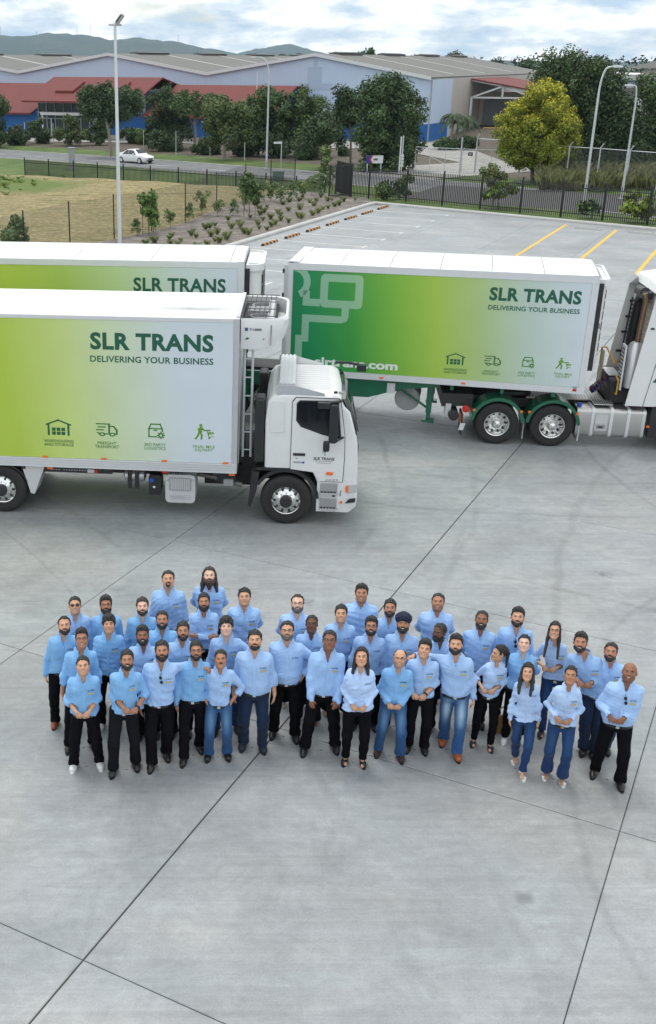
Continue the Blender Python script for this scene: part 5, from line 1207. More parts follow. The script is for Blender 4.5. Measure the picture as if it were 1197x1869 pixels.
# ---- cab
cab = obj('cab', MB(), WHITE, t1); bpy.data.meshes.remove(cab.data) if False else None
def cab_outline(inset, roof, low=1.20):
    i = inset
    return [(-0.46+i, low), (-0.47+i, 2.2), (-0.43+i, roof-0.16), (-0.33+i, roof-0.04), (-0.15+i, roof), (0.86-i, roof-0.01), (0.99-i, roof-0.07), (1.07-i, roof-0.2), (1.20-i, 2.42), (1.33-i, 1.98), (1.38-i, 1.8), (1.41-i, 1.4), (1.42-i, 1.0), (1.42-i, low-0.25), (0.62, low-0.25), (0.5, low)]
yy = [(0.05,0.05,2.70),(0.06,0.02,2.73),(0.09,0.0,2.755),(0.17,0.0,2.78),(0.34,0.0,2.79),(0.9,-0.02,2.80),(W1/2,-0.03,2.80)]
secs = [(y,i,r) for y,i,r in yy] + [(W1-y,i,r) for y,i,r in reversed(yy[:-1])]
me = MB().loft([[(x,y,z) for x,z in cab_outline(i,r)] for y,i,r in secs]).mesh('cab'); fix_normals(me); me.materials.append(WHITE)
me.polygons.foreach_set('use_smooth', [True]*len(me.polygons)); me.set_sharp_from_angle(angle=R(35)); cab.data = me
for k in range(11):      # pressed ribs across the roof
    y = 0.42 + k*(W1-0.84)/10; obj('roof_rib', MB().add([(-0.3,y-0.045,2.77),(0.85,y-0.045,2.77),(0.85,y+0.045,2.77),(-0.3,y+0.045,2.77),(-0.22,y,2.822),(0.78,y,2.822)], [(0,1,5,4),(1,2,5),(2,3,4,5),(3,0,4),(0,3,2,1)]), WHITE, cab)
# lower front: bumper, step well
low = obj('bumper', MB().loft([[(0.62+0.0,y,0.3),(1.30-j,y,0.3),(1.42-j,y,0.42),(1.44-j,y,0.6),(1.425-j,y,0.952),(0.62,y,0.952)] for y, j in ((0.05,0.05),(0.09,0.0),(W1-0.09,0.0),(W1-0.05,0.05))]), WHITE, t1, smooth=True)
for z0, z1 in ((0.74,0.9),(0.4,0.58)):
    sw = obj('step_well', MB().box(0.68,1.03,0.03,0.052,z0-0.02,z1+0.02), GREYP, low); obj('step', MB().box(0.67,1.05,-0.005,0.06,z0-0.05,z0-0.01), ALU, low)
    for k in range(5): obj('step_tread', MB().box(0.7+k*0.065,0.74+k*0.065,-0.008,0.03,z0-0.008,z0+0.01), DARK, low)
obj('step_box', MB().box(0.7,1.02,0.035,0.05,0.6,0.72), PALEG, low); obj('step_catch', MB().box(0.93,0.99,0.028,0.034,0.64,0.67), DARK, low)
obj('headlight', MB().prism([(1.24,0.72),(1.415,0.76),(1.425,0.92),(1.22,0.90)], 0.03, 0.3, 'y'), CHROME, t1); obj('indicator', MB().prism([(1.2,0.75),(1.26,0.75),(1.25,0.89),(1.205,0.88)], 0.022, 0.1, 'y'), ORANGE, t1)
obj('fog_light', MB().prism([(1.2,0.5),(1.4,0.53),(1.41,0.62),(1.28,0.6)], 0.035, 0.2, 'y'), BLACK, t1)
obj('side_reflector', MB().lathe([(0.03,0.05),(0.03,0.03),(0.001,0.028)], (1.12,0.0,0.52), 'y', 10), ORANGE, t1)
for k in range(3): obj('vent_slot', MB().box(1.09,1.105,0.035,0.05,0.66+k*0.045,0.685+k*0.045), DARK, t1)
obj('step_seam', MB().box(0.985,0.99,0.044,0.05,0.3,0.36), DARK, t1)
# door with window
doorp = [(0.065,1.21),(0.065,2.62),(0.13,2.705),(0.96,2.70),(1.0,2.66),(1.115,1.95),(1.13,1.5),(1.12,0.97),(0.66,0.97),(0.52,1.16)]
obj('door_seal', MB().prism([(x+(-0.012 if x < 0.3 else 0.012), z+(0.012 if z > 2 else -0.010)) for x, z in doorp], 0.032, 0.06, 'y'), DARK, t1)
door = obj('door', MB().prism(doorp, 0.026, 0.05, 'y'), WHITE, t1)
obj('window_seal', MB().prism([(0.14,2.24),(0.14,2.60),(0.2,2.66),(0.94,2.665),(0.965,2.63),(1.05,1.9),(0.98,1.885),(0.66,1.965),(0.24,2.11)], 0.020, 0.028, 'y'), BLACK, door)
obj('door_window', MB().prism([(0.16,2.26),(0.16,2.58),(0.21,2.635),(0.92,2.64),(0.94,2.6),(1.02,1.925),(0.97,1.91),(0.67,1.99),(0.25,2.135)], 0.015, 0.0205, 'y'), GLASS, door)
obj('door_handle', MB().box(0.11,0.35,0.005,0.026,1.505,1.555), BLACK, door); obj('lock', MB().lathe([(0.015,0.026),(0.015,0.018),(0.001,0.018)], (0.175,0,1.44), 'y', 8), GREYP, door)
obj('door_badge', MB().box(0.12,0.30,0.021,0.0255,1.345,1.375), GREYP, door); obj('badge_tip', MB().box(0.30,0.34,0.021,0.0255,1.34,1.38), BLUEP, door)
DKP = mat('dark_grey_print', (0.03,0.035,0.035), 0.5)
lettering('SLR TRANS', 0.52, 0.94, 1.42, 1.485, 0.0235, DKP, door, bold=0.03); lettering('DELIVERING YOUR BUSINESS', 0.55, 0.91, 1.392, 1.406, 0.0235, DKP, door); lettering('www.slrtrans.com', 0.59, 0.87, 1.355, 1.372, 0.0235, DKP, door)
lg_ = MB(); discp(lg_, (0.71,1.60), 0.022, 0.0235, 12, 0.013); stroke(lg_, [(0.745,1.52),(0.745,1.6),(0.77,1.635)], 0.016, 0.0235); obj('door_logo', lg_, i3, door, fix=False)
obj('door_indicator', MB().box(0.79,0.92,0.0,0.026,1.115,1.175), ORANGE, door)
lettering('2632', 0.77, 1.04, 0.98, 1.03, 0.0235, GREYP, door, bold=0.02)
obj('sleeper_panel', MB().prism(rrect(-0.37,-0.1,1.98,2.62,0.06), 0.026, 0.05, 'y'), WHITE, cab)
for x in (-0.2, -0.06): obj('panel_plug', MB().lathe([(0.014,0.05),(0.014,0.03),(0.001,0.03)], (x,0.03,2.68), 'y', 8), DARK, cab)
obj('cab_corner', MB().box(-0.68,-0.48,0.06,0.5,1.3,2.66), BLACK, t1, bevel=0.05); obj('cab_corner', MB().box(-0.68,-0.48,W1-0.5,W1-0.06,1.3,2.66), BLACK, t1, bevel=0.05)
obj('intake_box', MB().box(-0.95,-0.5,0.7,1.9,1.0,1.4), DARK, t1)
# windscreen panel lies on the raked front
ws = [(1.085,2.68),(1.105,2.63),(1.21,2.42),(1.345,1.93)]
obj('windscreen', MB().loft([[(x+0.022-j,y,z) for x, z in ws] + [(x-0.05,y,z) for x, z in reversed(ws)] for y, j in ((0.10,0.05),(0.16,0.005),(0.6,-0.012),(W1/2,-0.016),(W1-0.6,-0.012),(W1-0.16,0.005),(W1-0.10,0.05))]), GLASS, t1, smooth=True)
obj('front_grille', MB().box(1.4,1.43,0.5,W1-0.5,1.2,1.6), BLACK, t1)
for y in (0.5, 1.3): obj('wiper', MB().bar((1.40,y,1.9),(1.29,y+0.45,2.35),0.02), BLACK, t1)
# mirrors
mr_ = obj('mirror_arm', MB().tube([(1.03,0.06,2.68),(1.0,-0.1,2.7),(0.72,-0.2,2.68)], 0.03, 6), BLACK, t1); obj('mirror_stay', MB().tube([(1.1,0.05,1.92),(0.95,-0.12,1.88),(0.88,-0.2,1.9)], 0.025, 6), BLACK, t1); obj('kerb_mirror', MB().box(0.55,0.80,-0.24,-0.14,2.57,2.70), BLACK, t1, bevel=0.02)
obj('mirror', MB().prism(rrect(0.79,0.965,1.87,2.66,0.06), -0.26, -0.16, 'y'), BLACK, mr_, bevel=0.02); obj('lower_mirror', MB().prism(rrect(0.69,0.82,1.69,1.9,0.04), -0.25, -0.15, 'y'), BLACK, mr_, bevel=0.02)
mf = obj('mirror_arm', MB().tube([(0.95,W1-0.1,2.82),(1.25,W1+0.05,2.78),(1.5,W1+0.1,2.72)], 0.03, 6), BLACK, t1)
obj('mirror', MB().box(1.42,1.62,W1+0.0,W1+0.16,2.6,2.74), BLACK, mf); obj('mirror', MB().prism(rrect(0.8,0.97,1.87,2.6,0.06), W1+0.16, W1+0.26, 'y'), BLACK, mf)
obj('roof_marker', MB().box(0.86,0.93,0.07,0.12,2.80,2.84), BLACK, cab); obj('roof_marker', MB().box(0.95,1.04,0.08,0.14,2.79,2.83), GREYP, cab)
# ribbed roof plate with wedge brackets
pl = obj('roof_plate', MB().box(-0.22,0.1,0.12,W1-0.12,2.93,2.96), ALU, t1)
for k in range(4): obj('plate_rib', MB().box(-0.2+k*0.08,-0.165+k*0.08,0.12,W1-0.12,2.961,2.98), ALUL, pl)
for y in (0.08, W1-0.12): obj('plate_bracket', MB().prism([(-0.25,2.70),(-0.25,2.93),(0.12,2.93),(0.68,2.79),(0.68,2.70)], y, y+0.03, 'y'), ALU, pl)
# fender over the steer wheel
arc_guard(t1, -0.02, 0.02, 0.5, 0.52, 0.69, BLACK, 6, 150, 0.07, 'fender')
obj('fender_top', MB().box(-0.62,0.4,0.03,0.45,1.16,1.22), BLACK, t1); obj('fender_tail', MB().prism([(-0.72,1.12),(-0.56,1.12),(-0.6,0.75),(-0.72,0.36),(-0.78,0.36)], 0.02, 0.45, 'y'), BLACK, t1)
# refrigeration unit over the cab
def u_plan(x0, x1, y0, y1, r, n=8):
    P = [(x0, y0)]
    for k in range(n+1): a = R(-90+90*k/n); P.append((x1-r+r*math.cos(a), y0+r+r*math.sin(a)))
    for k in range(n+1): a = R(0+90*k/n); P.append((x1-r+r*math.cos(a), y1-r+r*math.sin(a)))
    return P + [(x0, y1)]
ru = thing('refrigeration_unit', None, None); ru.parent = t1; ru.name = 'refrigeration_unit'
bpy.data.objects.remove(ru)
def fridge_shell(parent, x0, x1, y0, y1, z0, z1, r, th=0.07, name='fridge_unit'):
    lo, hi, inn = u_plan(x0, x1-0.28, y0+0.03, y1-0.03, r*0.7), u_plan(x0, x1, y0, y1, r), u_plan(x0, x1-th, y0+th, y1-th, r)
    mid_ = u_plan(x0, x1-0.02, y0, y1, r)
    rings = [[(x,y,z0) for x,y in lo], [(x,y,z0+(z1-z0)*0.3) for x,y in u_plan(x0, x1-0.08, y0, y1, r)], [(x,y,z0+(z1-z0)*0.6) for x,y in mid_], [(x,y,z1-0.05) for x,y in hi], [(x,y,z1) for x,y in u_plan(x0, x1-0.03, y0+0.02, y1-0.02, r)], [(x,y,z1-0.01) for x,y in inn], [(x,y,z1-0.3) for x,y in inn]]
    return obj(name, MB().loft(rings), WHITE, parent, smooth=True)
fr = fridge_shell(t1, -1.0, -0.07, 0.12, W1-0.12, 3.63, 4.24, 0.42)
obj('fridge_coil', MB().box(-0.98,-0.32,0.25,W1-0.25,3.95,4.1), DARK, fr)
for k in range(7): obj('guard_bar', MB().tube([(-0.97+k*0.1,0.22,4.27),(-0.97+k*0.1,W1-0.22,4.27)], 0.008, 5), DARK, fr)
for y in (0.22, 0.9, 1.6, W1-0.22): obj('guard_bar', MB().tube([(-0.98,y,4.27),(-0.3,y,4.27)], 0.009, 5), DARK, fr)
for y in (0.7, 1.75): obj('fan', MB().lathe([(0.24,4.1),(0.24,4.18),(0.2,4.18),(0.2,4.12),(0.05,4.13)], (-0.62,y,0), 'z', 20), GREYP, fr)
obj('engine_block', MB().box(-0.9,-0.45,0.95,1.4,4.1,4.22), GREYP, fr); obj('condenser', MB().box(-0.5,-0.36,0.4,W1-0.4,4.1,4.2), ALU, fr)
obj('fridge_seam', MB().box(-0.415,-0.405,0.11,0.125,3.72,4.12), DARK, fr)
obj('fridge_door_dot', MB().box(-0.56,-0.54,0.105,0.121,3.83,3.85), DARK, fr)
lettering('T-1200R', -0.83, -0.59, 4.005, 4.05, 0.108, DKP, fr, bold=0.03); obj('fridge_logo', MB().box(-0.92,-0.86,0.106,0.121,4.0,4.06), mat('logo_blue', srgb(60,80,130), 0.5), fr)
obj('fridge_leaf', MB().prism([(-0.92,3.83),(-0.88,3.87),(-0.83,3.86),(-0.86,3.83)], 0.106, 0.121, 'y'), i2, fr)
# ladder between box and cab
for x in (-0.92, -0.76): obj('ladder_rail', MB().tube([(x,0.3,1.35),(x,0.3,3.62)], 0.026, 8), GALV, t1)
for k in range(6): obj('ladder_rung', MB().tube([(-0.92,0.3,1.5+k*0.38),(-0.76,0.3,1.5+k*0.38)], 0.015, 6), GALV, t1)
obj('fridge_hose', MB().tube([(-0.93,0.6,3.7),(-0.95,0.6,2.4),(-0.9,0.62,1.3)], 0.035, 6), BLACK, t1)
obj('drain_strip', MB().box(-1.0,-0.985,0.03,0.1,1.3,3.6), GREYP, t1)

# ================================================================ semi-trailers
def trailer_box(t, x0, x1, w, zb, zt, zp0, zp1, gm, seams):
    sh = obj('box_body', MB().box(x0+0.05, x1-0.03, 0.012, w-0.012, zb+0.05, zt-0.06), WHITE, t)
    obj('side_panel', MB().box(x0+0.13, x1-0.16, 0.002, 0.0115, zp0, zp1), gm, sh); obj('side_panel', MB().box(x0+0.13, x1-0.16, w-0.0115, w-0.002, zp0, zp1), gm, sh)
    for y0 in (-0.008, w-0.042):
        obj('top_rail', MB().box(x0, x1, y0, y0+0.05, zp1+0.004, zt), ALUL, sh); obj('bottom_rail', MB().box(x0, x1, y0-0.006, y0+0.05, zb, zp0-0.004), ALUL, sh)
        obj('corner_post', MB().box(x0, x0+0.12, y0+0.002, y0+0.05, zb, zt), ALUL, sh); obj('corner_post', MB().box(x1-0.15, x1-0.002, y0+0.002, y0+0.05, zb, zt), ALUL, sh)
    n = len(seams)+1; xs = [x0+0.02]+list(seams)+[x1-0.02]
    rf = obj('roof', MB().box(x0, x1, 0.045, w-0.045, zt-0.055, zt-0.008), GREYP, t)
    for a, b in zip(xs, xs[1:]):   # separate roof sheets with narrow laps
        obj('roof_sheet', MB().add([(a+0.012,0.046,zt-0.007),(b-0.012,0.046,zt-0.007),(b-0.012,w-0.046,zt-0.007),(a+0.012,w-0.046,zt-0.007),(a+0.012,w/2,zt+0.018),(b-0.012,w/2,zt+0.018)], [(0,1,5,4),(4,5,2,3),(1,2,5),(3,0,4),(3,2,1,0)]), ROOFW, rf)
    return sh
# trailer with the full green artwork, rear axle group hidden behind the front truck
T2F = Frame(G(902, 811), -15); W2 = 2.5
t2 = thing('semi_trailer', 'short refrigerated semi trailer with green side artwork coupled to the white prime mover', 'trailer', T2F.P, T2F.ang)
g2 = gradient_mat('trailer_side_print', [(0.0, TEAL), (0.07, srgb(24,132,82)), (0.22, srgb(58,148,64)), (0.38, srgb(122,178,62)), (0.52, srgb(162,192,78)), (0.66, srgb(168,192,128)), (0.82, srgb(182,200,190)), (1.0, PALE)], -5.3, 1.8)
trailer_box(t2, -5.36, 1.93, W2, 1.44, 4.26, 1.60, 4.09, g2, [-4.1, -2.9, -1.7, -0.5, 0.7])
g2l = gradient_mat('trailer_side_print_pale', [(0.0, TEAL), (0.07, srgb(24,132,82)), (0.24, srgb(52,142,60)), (0.40, srgb(112,172,58)), (1.0, srgb(150,184,70))], -5.3, 1.0, lighten=0.38)
wm = MB(); Y_ = 0.0003; lw = 0.19
def poly(*P): flat(wm, list(P), Y_)
# key-shaped outline artwork, big rounded outline with circle
def rring(x0, x1, z0, z1, w_, r=0.12):
    o_, i_ = rrect(x0, x1, z0, z1, r), rrect(x0+w_, x1-w_, z0+w_, z1-w_, 0.03); n = len(o_)
    for k in range(n): poly(o_[k], o_[(k+1) % n], i_[(k+1) % n], i_[k])
rring(-4.54, -3.49, 3.2, 4.03, lw)
poly((-4.97,3.22),(-4.54,3.22),(-4.54,3.40),(-4.97,3.40))
poly((-3.99,3.0),(-3.81,3.0),(-3.81,3.2),(-3.99,3.2)); poly((-4.97,2.82),(-3.98,2.82),(-3.85,2.88),(-3.81,3.0),(-4.97,3.0)); 
poly((-4.97,2.47),(-4.79,2.47),(-4.79,2.82),(-4.97,2.82)); poly((-5.12,2.31),(-4.79,2.31),(-4.79,2.47),(-5.12,2.47)); poly((-5.12,1.62),(-4.94,1.62),(-4.94,2.31),(-5.12,2.31))
poly((-4.97,3.40),(-4.80,3.40),(-4.80,3.6),(-4.97,3.6))
for k in range(16):
    a0, a1 = R(-62+150*k/16), R(-62+150*(k+1)/16); c = (-5.22,3.80)
    P = [(c[0]+rr_*math.cos(a), c[1]+rr_*math.sin(a)) for a, rr_ in ((a0,0.26),(a0,0.43),(a1,0.43),(a1,0.26))]
    poly(*[(max(-5.22, min(x, -4.0)), min(z, 4.085)) for x, z in P])
obj('print_outline', wm, g2l, t2, fix=False)
lettering('slrtrans.com', -4.6, -2.52, 1.715, 1.935, -0.0008, mat('white_print', (0.72,0.76,0.74), 0.5), t2, bold=0.035)
side_print(t2, -0.001, (-0.5,1.58,3.58,3.9), (-0.5,1.58,3.36,3.475),
  [('warehouse','WAREHOUSING','AND STORAGE',(-1.36,-0.93,1.96,2.25),(-1.4,-0.85,1.74,1.87),i1), ('truck','FREIGHT','TRANSPORT',(-0.45,-0.07,1.99,2.24),(-0.5,-0.05,1.76,1.88),i2),
   ('parcel','3RD PARTY','LOGISTICS',(0.42,0.71,2.0,2.27),(0.36,0.76,1.78,1.9),i3), ('courier','FINAL MILE','DELIVERY',(1.22,1.55,2.03,2.3),(1.19,1.6,1.81,1.93),i4)])
for x in (-2.9, -0.9): obj('marker_light', MB().box(x-0.05,x+0.05,-0.03,-0.015,1.49,1.53), ORANGE, t2)
obj('corner_light', MB().box(1.66,1.75,-0.02,-0.015,1.50,1.56), RED, t2); obj('corner_plate', MB().box(1.66,1.75,-0.02,-0.015,1.565,1.62), GREYP, t2)
# green chassis, landing legs, spare
obj('chassis_beam', MB().prism([(-7.2,1.0),(-7.2,1.3),(1.7,1.43),(1.7,1.3),(-1.5,1.28),(-2.6,1.02),(-4.5,0.85)], 0.55, 0.67, 'y'), GREENP, t2); obj('chassis_beam', MB().prism([(-7.2,1.0),(-7.2,1.3),(1.7,1.43),(1.7,1.3),(-1.5,1.28),(-2.6,1.02),(-4.5,0.85)], W2-0.67, W2-0.55, 'y'), GREENP, t2)
obj('side_coaming', MB().prism([(-5.3,1.43),(-1.45,1.43),(-1.5,1.34),(-2.4,1.22),(-3.2,0.95),(-5.3,0.9)], 0.1, 0.16, 'y'), GREENP, t2)
for k in range(6): obj('cross_member', MB().box(-4.8+k*1.2,-4.72+k*1.2,0.06,W2-0.06,1.3,1.43), GREENP, t2)
for y in (0.28, W2-0.4):
    lg2 = obj('landing_leg', MB().box(-1.76,-1.62,y,y+0.14,0.6,1.42), GREENP, t2); obj('inner_leg', MB().box(-1.74,-1.64,y+0.02,y+0.12,0.42,0.6), GREENP, lg2); obj('foot', MB().box(-1.84,-1.54,y-0.05,y+0.19,0.36,0.42), GREENP, lg2)
    obj('leg_brace', MB().bar((-2.5,y+0.07,1.2),(-1.74,y+0.07,0.72),0.05), GREENP, lg2)
obj('crank_box', MB().box(-2.75,-2.55,0.08,0.2,1.1,1.36), PALEG, t2)
sp = obj('air_drum', MB().lathe([(0.05,0.5),(0.24,0.52),(0.26,0.56),(0.26,1.2),(0.05,1.22)], (-2.2,0,0.9), 'y', 24), GREYP, t2, smooth=True)
obj('air_drum', MB().lathe([(0.02,0.44),(0.3,0.46),(0.32,0.5),(0.02,0.52)], (-2.25,0,0.88), 'y', 24), GREYP, t2, smooth=True)
for x in (-4.35, -5.62, -6.86):
    wheel(t2, x, 0.02, 0.53, 0.53, 0.55, steer=False); wheel(t2, x, W2-0.57, 0.53, 0.53, 0.55, steer=False); arc_guard(t2, x, 0.0, 0.62, 0.53, 0.62, GREENP, 10, 170); arc_guard(t2, x, W2-0.62, W2, 0.53, 0.62, GREENP, 10, 170)
obj('rear_turntable', MB().box(-6.9,-5.7,0.8,W2-0.8,1.3,1.36), DARK, t2)
obj('rear_door_post', MB().box(-5.46,-5.362,0.0,0.06,1.44,4.2), ALU, t2); dr_ = obj('rear_door', MB().box(-5.45,-5.362,0.08,W2-0.08,1.46,4.2), mat('door_grey', (0.3,0.3,0.3), 0.5), t2)
for y in (0.35, 0.75, W2-0.75, W2-0.35): obj('door_bar', MB().tube([(-5.48,y,1.5),(-5.48,y,4.15)], 0.02, 6), ALU, dr_)
for z in (1.8, 2.6, 3.4, 4.0): obj('hinge', MB().box(-5.5,-5.44,0.0,0.1,z,z+0.1), DARK, dr_)
obj('roof_end_rib', MB().box(-5.36,-5.1,0.046,W2-0.046,4.275,4.29), ALUL, t2)
def nose_fridge(t, x1, w, z0, z1, dp=0.40):
    n = obj('fridge_unit', MB().loft([[(x,y,z) for x,y in u_plan(x1+0.02, x1+dp, 0.22, w-0.22, min(0.3, dp*0.9))] for z in (z0, z1)]), WHITE, t, smooth=True)
    obj('fridge_backing', MB().box(x1-0.01, x1+0.12, 0.1, w-0.1, z0, z1-0.05), BLACK, n)
    lip = u_plan(x1+0.02, x1+dp+0.06, 0.16, w-0.16, min(0.34, dp)); inn = u_plan(x1+0.02, x1+dp, 0.22, w-0.22, min(0.3, dp*0.9))
    obj('fridge_rim', MB().loft([[(x,y,z1-0.12) for x,y in lip],[(x,y,z1+0.04) for x,y in lip],[(x,y,z1+0.04) for x,y in inn],[(x,y,z1-0.11) for x,y in inn]]), WHITE, n, smooth=True)
    obj('fridge_top', MB().box(x1+0.08, x1+dp-0.1, 0.5, w-0.5, z1+0.0, z1+0.03), ALUL, n)
    for k in range(6):
        z = z0+0.35+k*(z1-z0-0.6)/6
        obj('grille_slat', MB().prism([(x1+dp+0.001,z),(x1+dp+0.03,z+0.05),(x1+dp+0.03,z+0.24),(x1+dp+0.001,z+0.26)], 0.5, w-0.5, 'y'), BLACK, n)
    return n
nose_fridge(t2, 1.93, W2, 2.0, 4.12, 0.2)
obj('fridge_side_stripe', MB().box(2.0,2.1,0.215,0.222,3.0,3.12), GREYP, t2)
# trailer parked behind the front truck
ty0 = 26.4; T3F = Frame((0, ty0), -6)
x_front = T3F.side(446, 500)[0]
t3 = thing('semi_trailer', 'white roofed refrigerated trailer parked behind the front truck, only its top showing', 'trailer', T3F.P, T3F.ang)
xr = x_front - 13.6
g3 = gradient_mat('parked_trailer_print', [(0.0, LIMEG), (0.25, srgb(166,192,92)), (0.5, srgb(184,206,150)), (0.75, srgb(196,210,204)), (1.0, PALE)], x_front-5.6, x_front-0.15)
trailer_box(t3, xr, x_front, 2.62, 1.4, 4.42, 1.58, 4.27, g3, [x_front-0.35-1.92*k for k in range(7)][::-1])
(sa, sz1), (sb, _) = T3F.side(243, 506), T3F.side(412, 510)
lettering('SLR TRANS', sa, sb, sz1-0.34, sz1-0.0, -0.001, TG, t3, bold=0.03, spacing=1.05); lettering(TAGLINE, sa, sb, sz1-0.58, sz1-0.46, -0.001, TG, t3, bold=0.022)
obj('chassis_beam', MB().box(xr+0.2, x_front-0.3, 0.6, 0.72, 1.0, 1.4), GREENP, t3); obj('chassis_beam', MB().box(xr+0.2, x_front-0.3, 1.9, 2.02, 1.0, 1.4), GREENP, t3)
for y in (0.3, 2.2): obj('landing_leg', MB().box(x_front-2.6, x_front-2.46, y, y+0.14, 0.0, 1.4), GREENP, t3)
for x in (xr+1.6, xr+2.9, xr+4.2):
    wheel(t3, x, 0.03, 0.53, 0.53, 0.55, steer=False); wheel(t3, x, 2.05, 0.53, 0.53, 0.55, steer=False); arc_guard(t3, x, 0.0, 0.62, 0.53, 0.62, GREENP, 10, 170)
nose_fridge(t3, x_front, 2.62, 2.2, 4.3)

# ================================================================ white prime mover
TMF = Frame(G(902, 811), -7.5); WM = 2.48
pm = thing('prime_mover', 'white prime mover with green mudguards and polished fuel tank at right edge', 'truck', TMF.P, TMF.ang)
for x in (0.0, 1.33): wheel(pm, x, 0.0, 0.53, 0.53, 0.58, steer=False); wheel(pm, x, WM-0.58, 0.53, 0.53, 0.58, steer=False)
for x in (0.0, 1.33):
    for y0, y1 in ((-0.02, 0.64), (WM-0.64, WM+0.02)):
        gd = arc_guard(pm, x, y0, y1, 0.55, 0.64, GREENP, 2, 172); 
        P = [R(4+170*k/16) for k in range(17)]; mb = MB()
        for a, b in zip(P, P[1:]): mb.add([(x+0.655*math.cos(a), y0-0.004, 0.55+0.655*math.sin(a)), (x+0.655*math.cos(b), y0-0.004, 0.55+0.655*math.sin(b)), (x+0.575*math.cos(b), y0-0.004, 0.55+0.575*math.sin(b)), (x+0.575*math.cos(a), y0-0.004, 0.55+0.575*math.sin(a))], [(0,1,2,3)])
        obj('guard_edge', mb, GREENP, gd)
    for s_ in (-0.58, 0.56): obj('marker_light', MB().box(x+s_-0.03,x+s_+0.03,-0.03,-0.02,0.85,0.91), ORANGE, pm)
    obj('mud_flap', MB().box(x+0.64,x+0.665,0.03,0.6,0.16,0.62), PALEG if x > 1 else GREYP, pm)
obj('chassis_rail', MB().box(-1.2,5.2,0.72,0.82,0.78,1.02), DARK, pm); obj('chassis_rail', MB().box(-1.2,5.2,WM-0.82,WM-0.72,0.78,1.02), DARK, pm)
obj('rear_cross_member', MB().prism([(-1.35,0.86),(-1.35,1.2),(-0.6,1.2),(-0.6,0.9)], 0.25, WM-0.25, 'y'), DARK, pm)
obj('rear_bumper_tube', MB().lathe([(0.02,0.06),(0.13,0.08),(0.13,WM-0.08),(0.02,WM-0.06)], (-1.05,0,0.68), 'y', 18), DARK, pm, smooth=True)
obj('bumper_plate', MB().box(-1.25,-1.12,0.2,0.6,0.62,0.95), ALU, pm)
obj('tail_light', MB().lathe([(0.09,0.06),(0.09,0.02),(0.01,0.01)], (-0.78,0,0.88), 'y', 14), RED, pm); 
mfp = obj('rear_flap', MB().box(-0.86,-0.83,0.0,0.55,0.2,0.75), BLACK, pm)
for k in range(3): obj('hazard_stripe', MB().prism([(0.05+k*0.16,0.48),(0.13+k*0.16,0.48),(0.2+k*0.16,0.72),(0.12+k*0.16,0.72)], -0.875, -0.862, 'x'), ORANGE, mfp)
obj('number_plate', MB().prism([(-0.92,0.34),(-0.80,0.34),(-0.76,0.52),(-0.88,0.52)], -0.01, 0.02, 'y'), ALUL, pm)
obj('turntable', MB().prism(rrect(-0.3,0.9,0.6,WM-0.6,0.3), 1.12, 1.2, 'z'), DARK, pm)
dk = obj('deck_plate', MB().box(0.75,2.62,0.62,WM-0.62,1.05,1.08), mat('checker_plate', (0.42,0.4,0.36), 0.4, 0.7, var=0.2, vscale=20), pm)
for k in range(24): obj('tread_bar', MB().bar((0.8+k*0.075,0.66,1.085),(0.86+k*0.075,WM-0.66,1.085),0.018,0.012), ALU, dk)
ft = obj('fuel_tank', MB().prism(rrect(0.05,0.68,0.28,1.0,0.1), 1.9, 3.5, 'x'), mat('tank_alloy', (0.5,0.49,0.48), 0.3, 0.9, var=0.06, vscale=2), pm, smooth=True)
obj('tank_end', MB().prism(rrect(0.045,0.685,0.275,1.005,0.1), 3.45, 3.52, 'x'), ALU, ft, smooth=True)
for x in (2.28, 2.72, 3.12): obj('tank_strap', MB().prism(rrect(0.035,0.69,0.27,1.015,0.1), x-0.035, x+0.035, 'x'), ALUL, ft, smooth=True)
rc = obj('step_recess', MB().prism(rrect(2.34,2.64,0.45,0.86,0.06), 0.03, 0.05, 'y'), PALEG, ft); obj('recess_step', MB().box(2.36,2.62,0.0,0.03,0.62,0.65), ALU, rc); obj('recess_hole', MB().prism(rrect(2.38,2.6,0.5,0.6,0.03), 0.022, 0.029, 'y'), GREYP, rc); obj('recess_badge', MB().box(2.42,2.54,0.018,0.021,0.53,0.57), DARK, rc)
obj('filler_cap', MB().lathe([(0.06,1.0),(0.06,1.06),(0.01,1.07)], (1.98,0.3,0), 'z', 12), BLUEP, ft)
gs = obj('grate_step', MB().box(2.3,2.75,0.2,0.62,1.06,1.08), ALU, pm)
for k in range(7): obj('grate_slot', MB().box(2.33+k*0.06,2.36+k*0.06,0.22,0.6,1.081,1.086), DARK, gs)
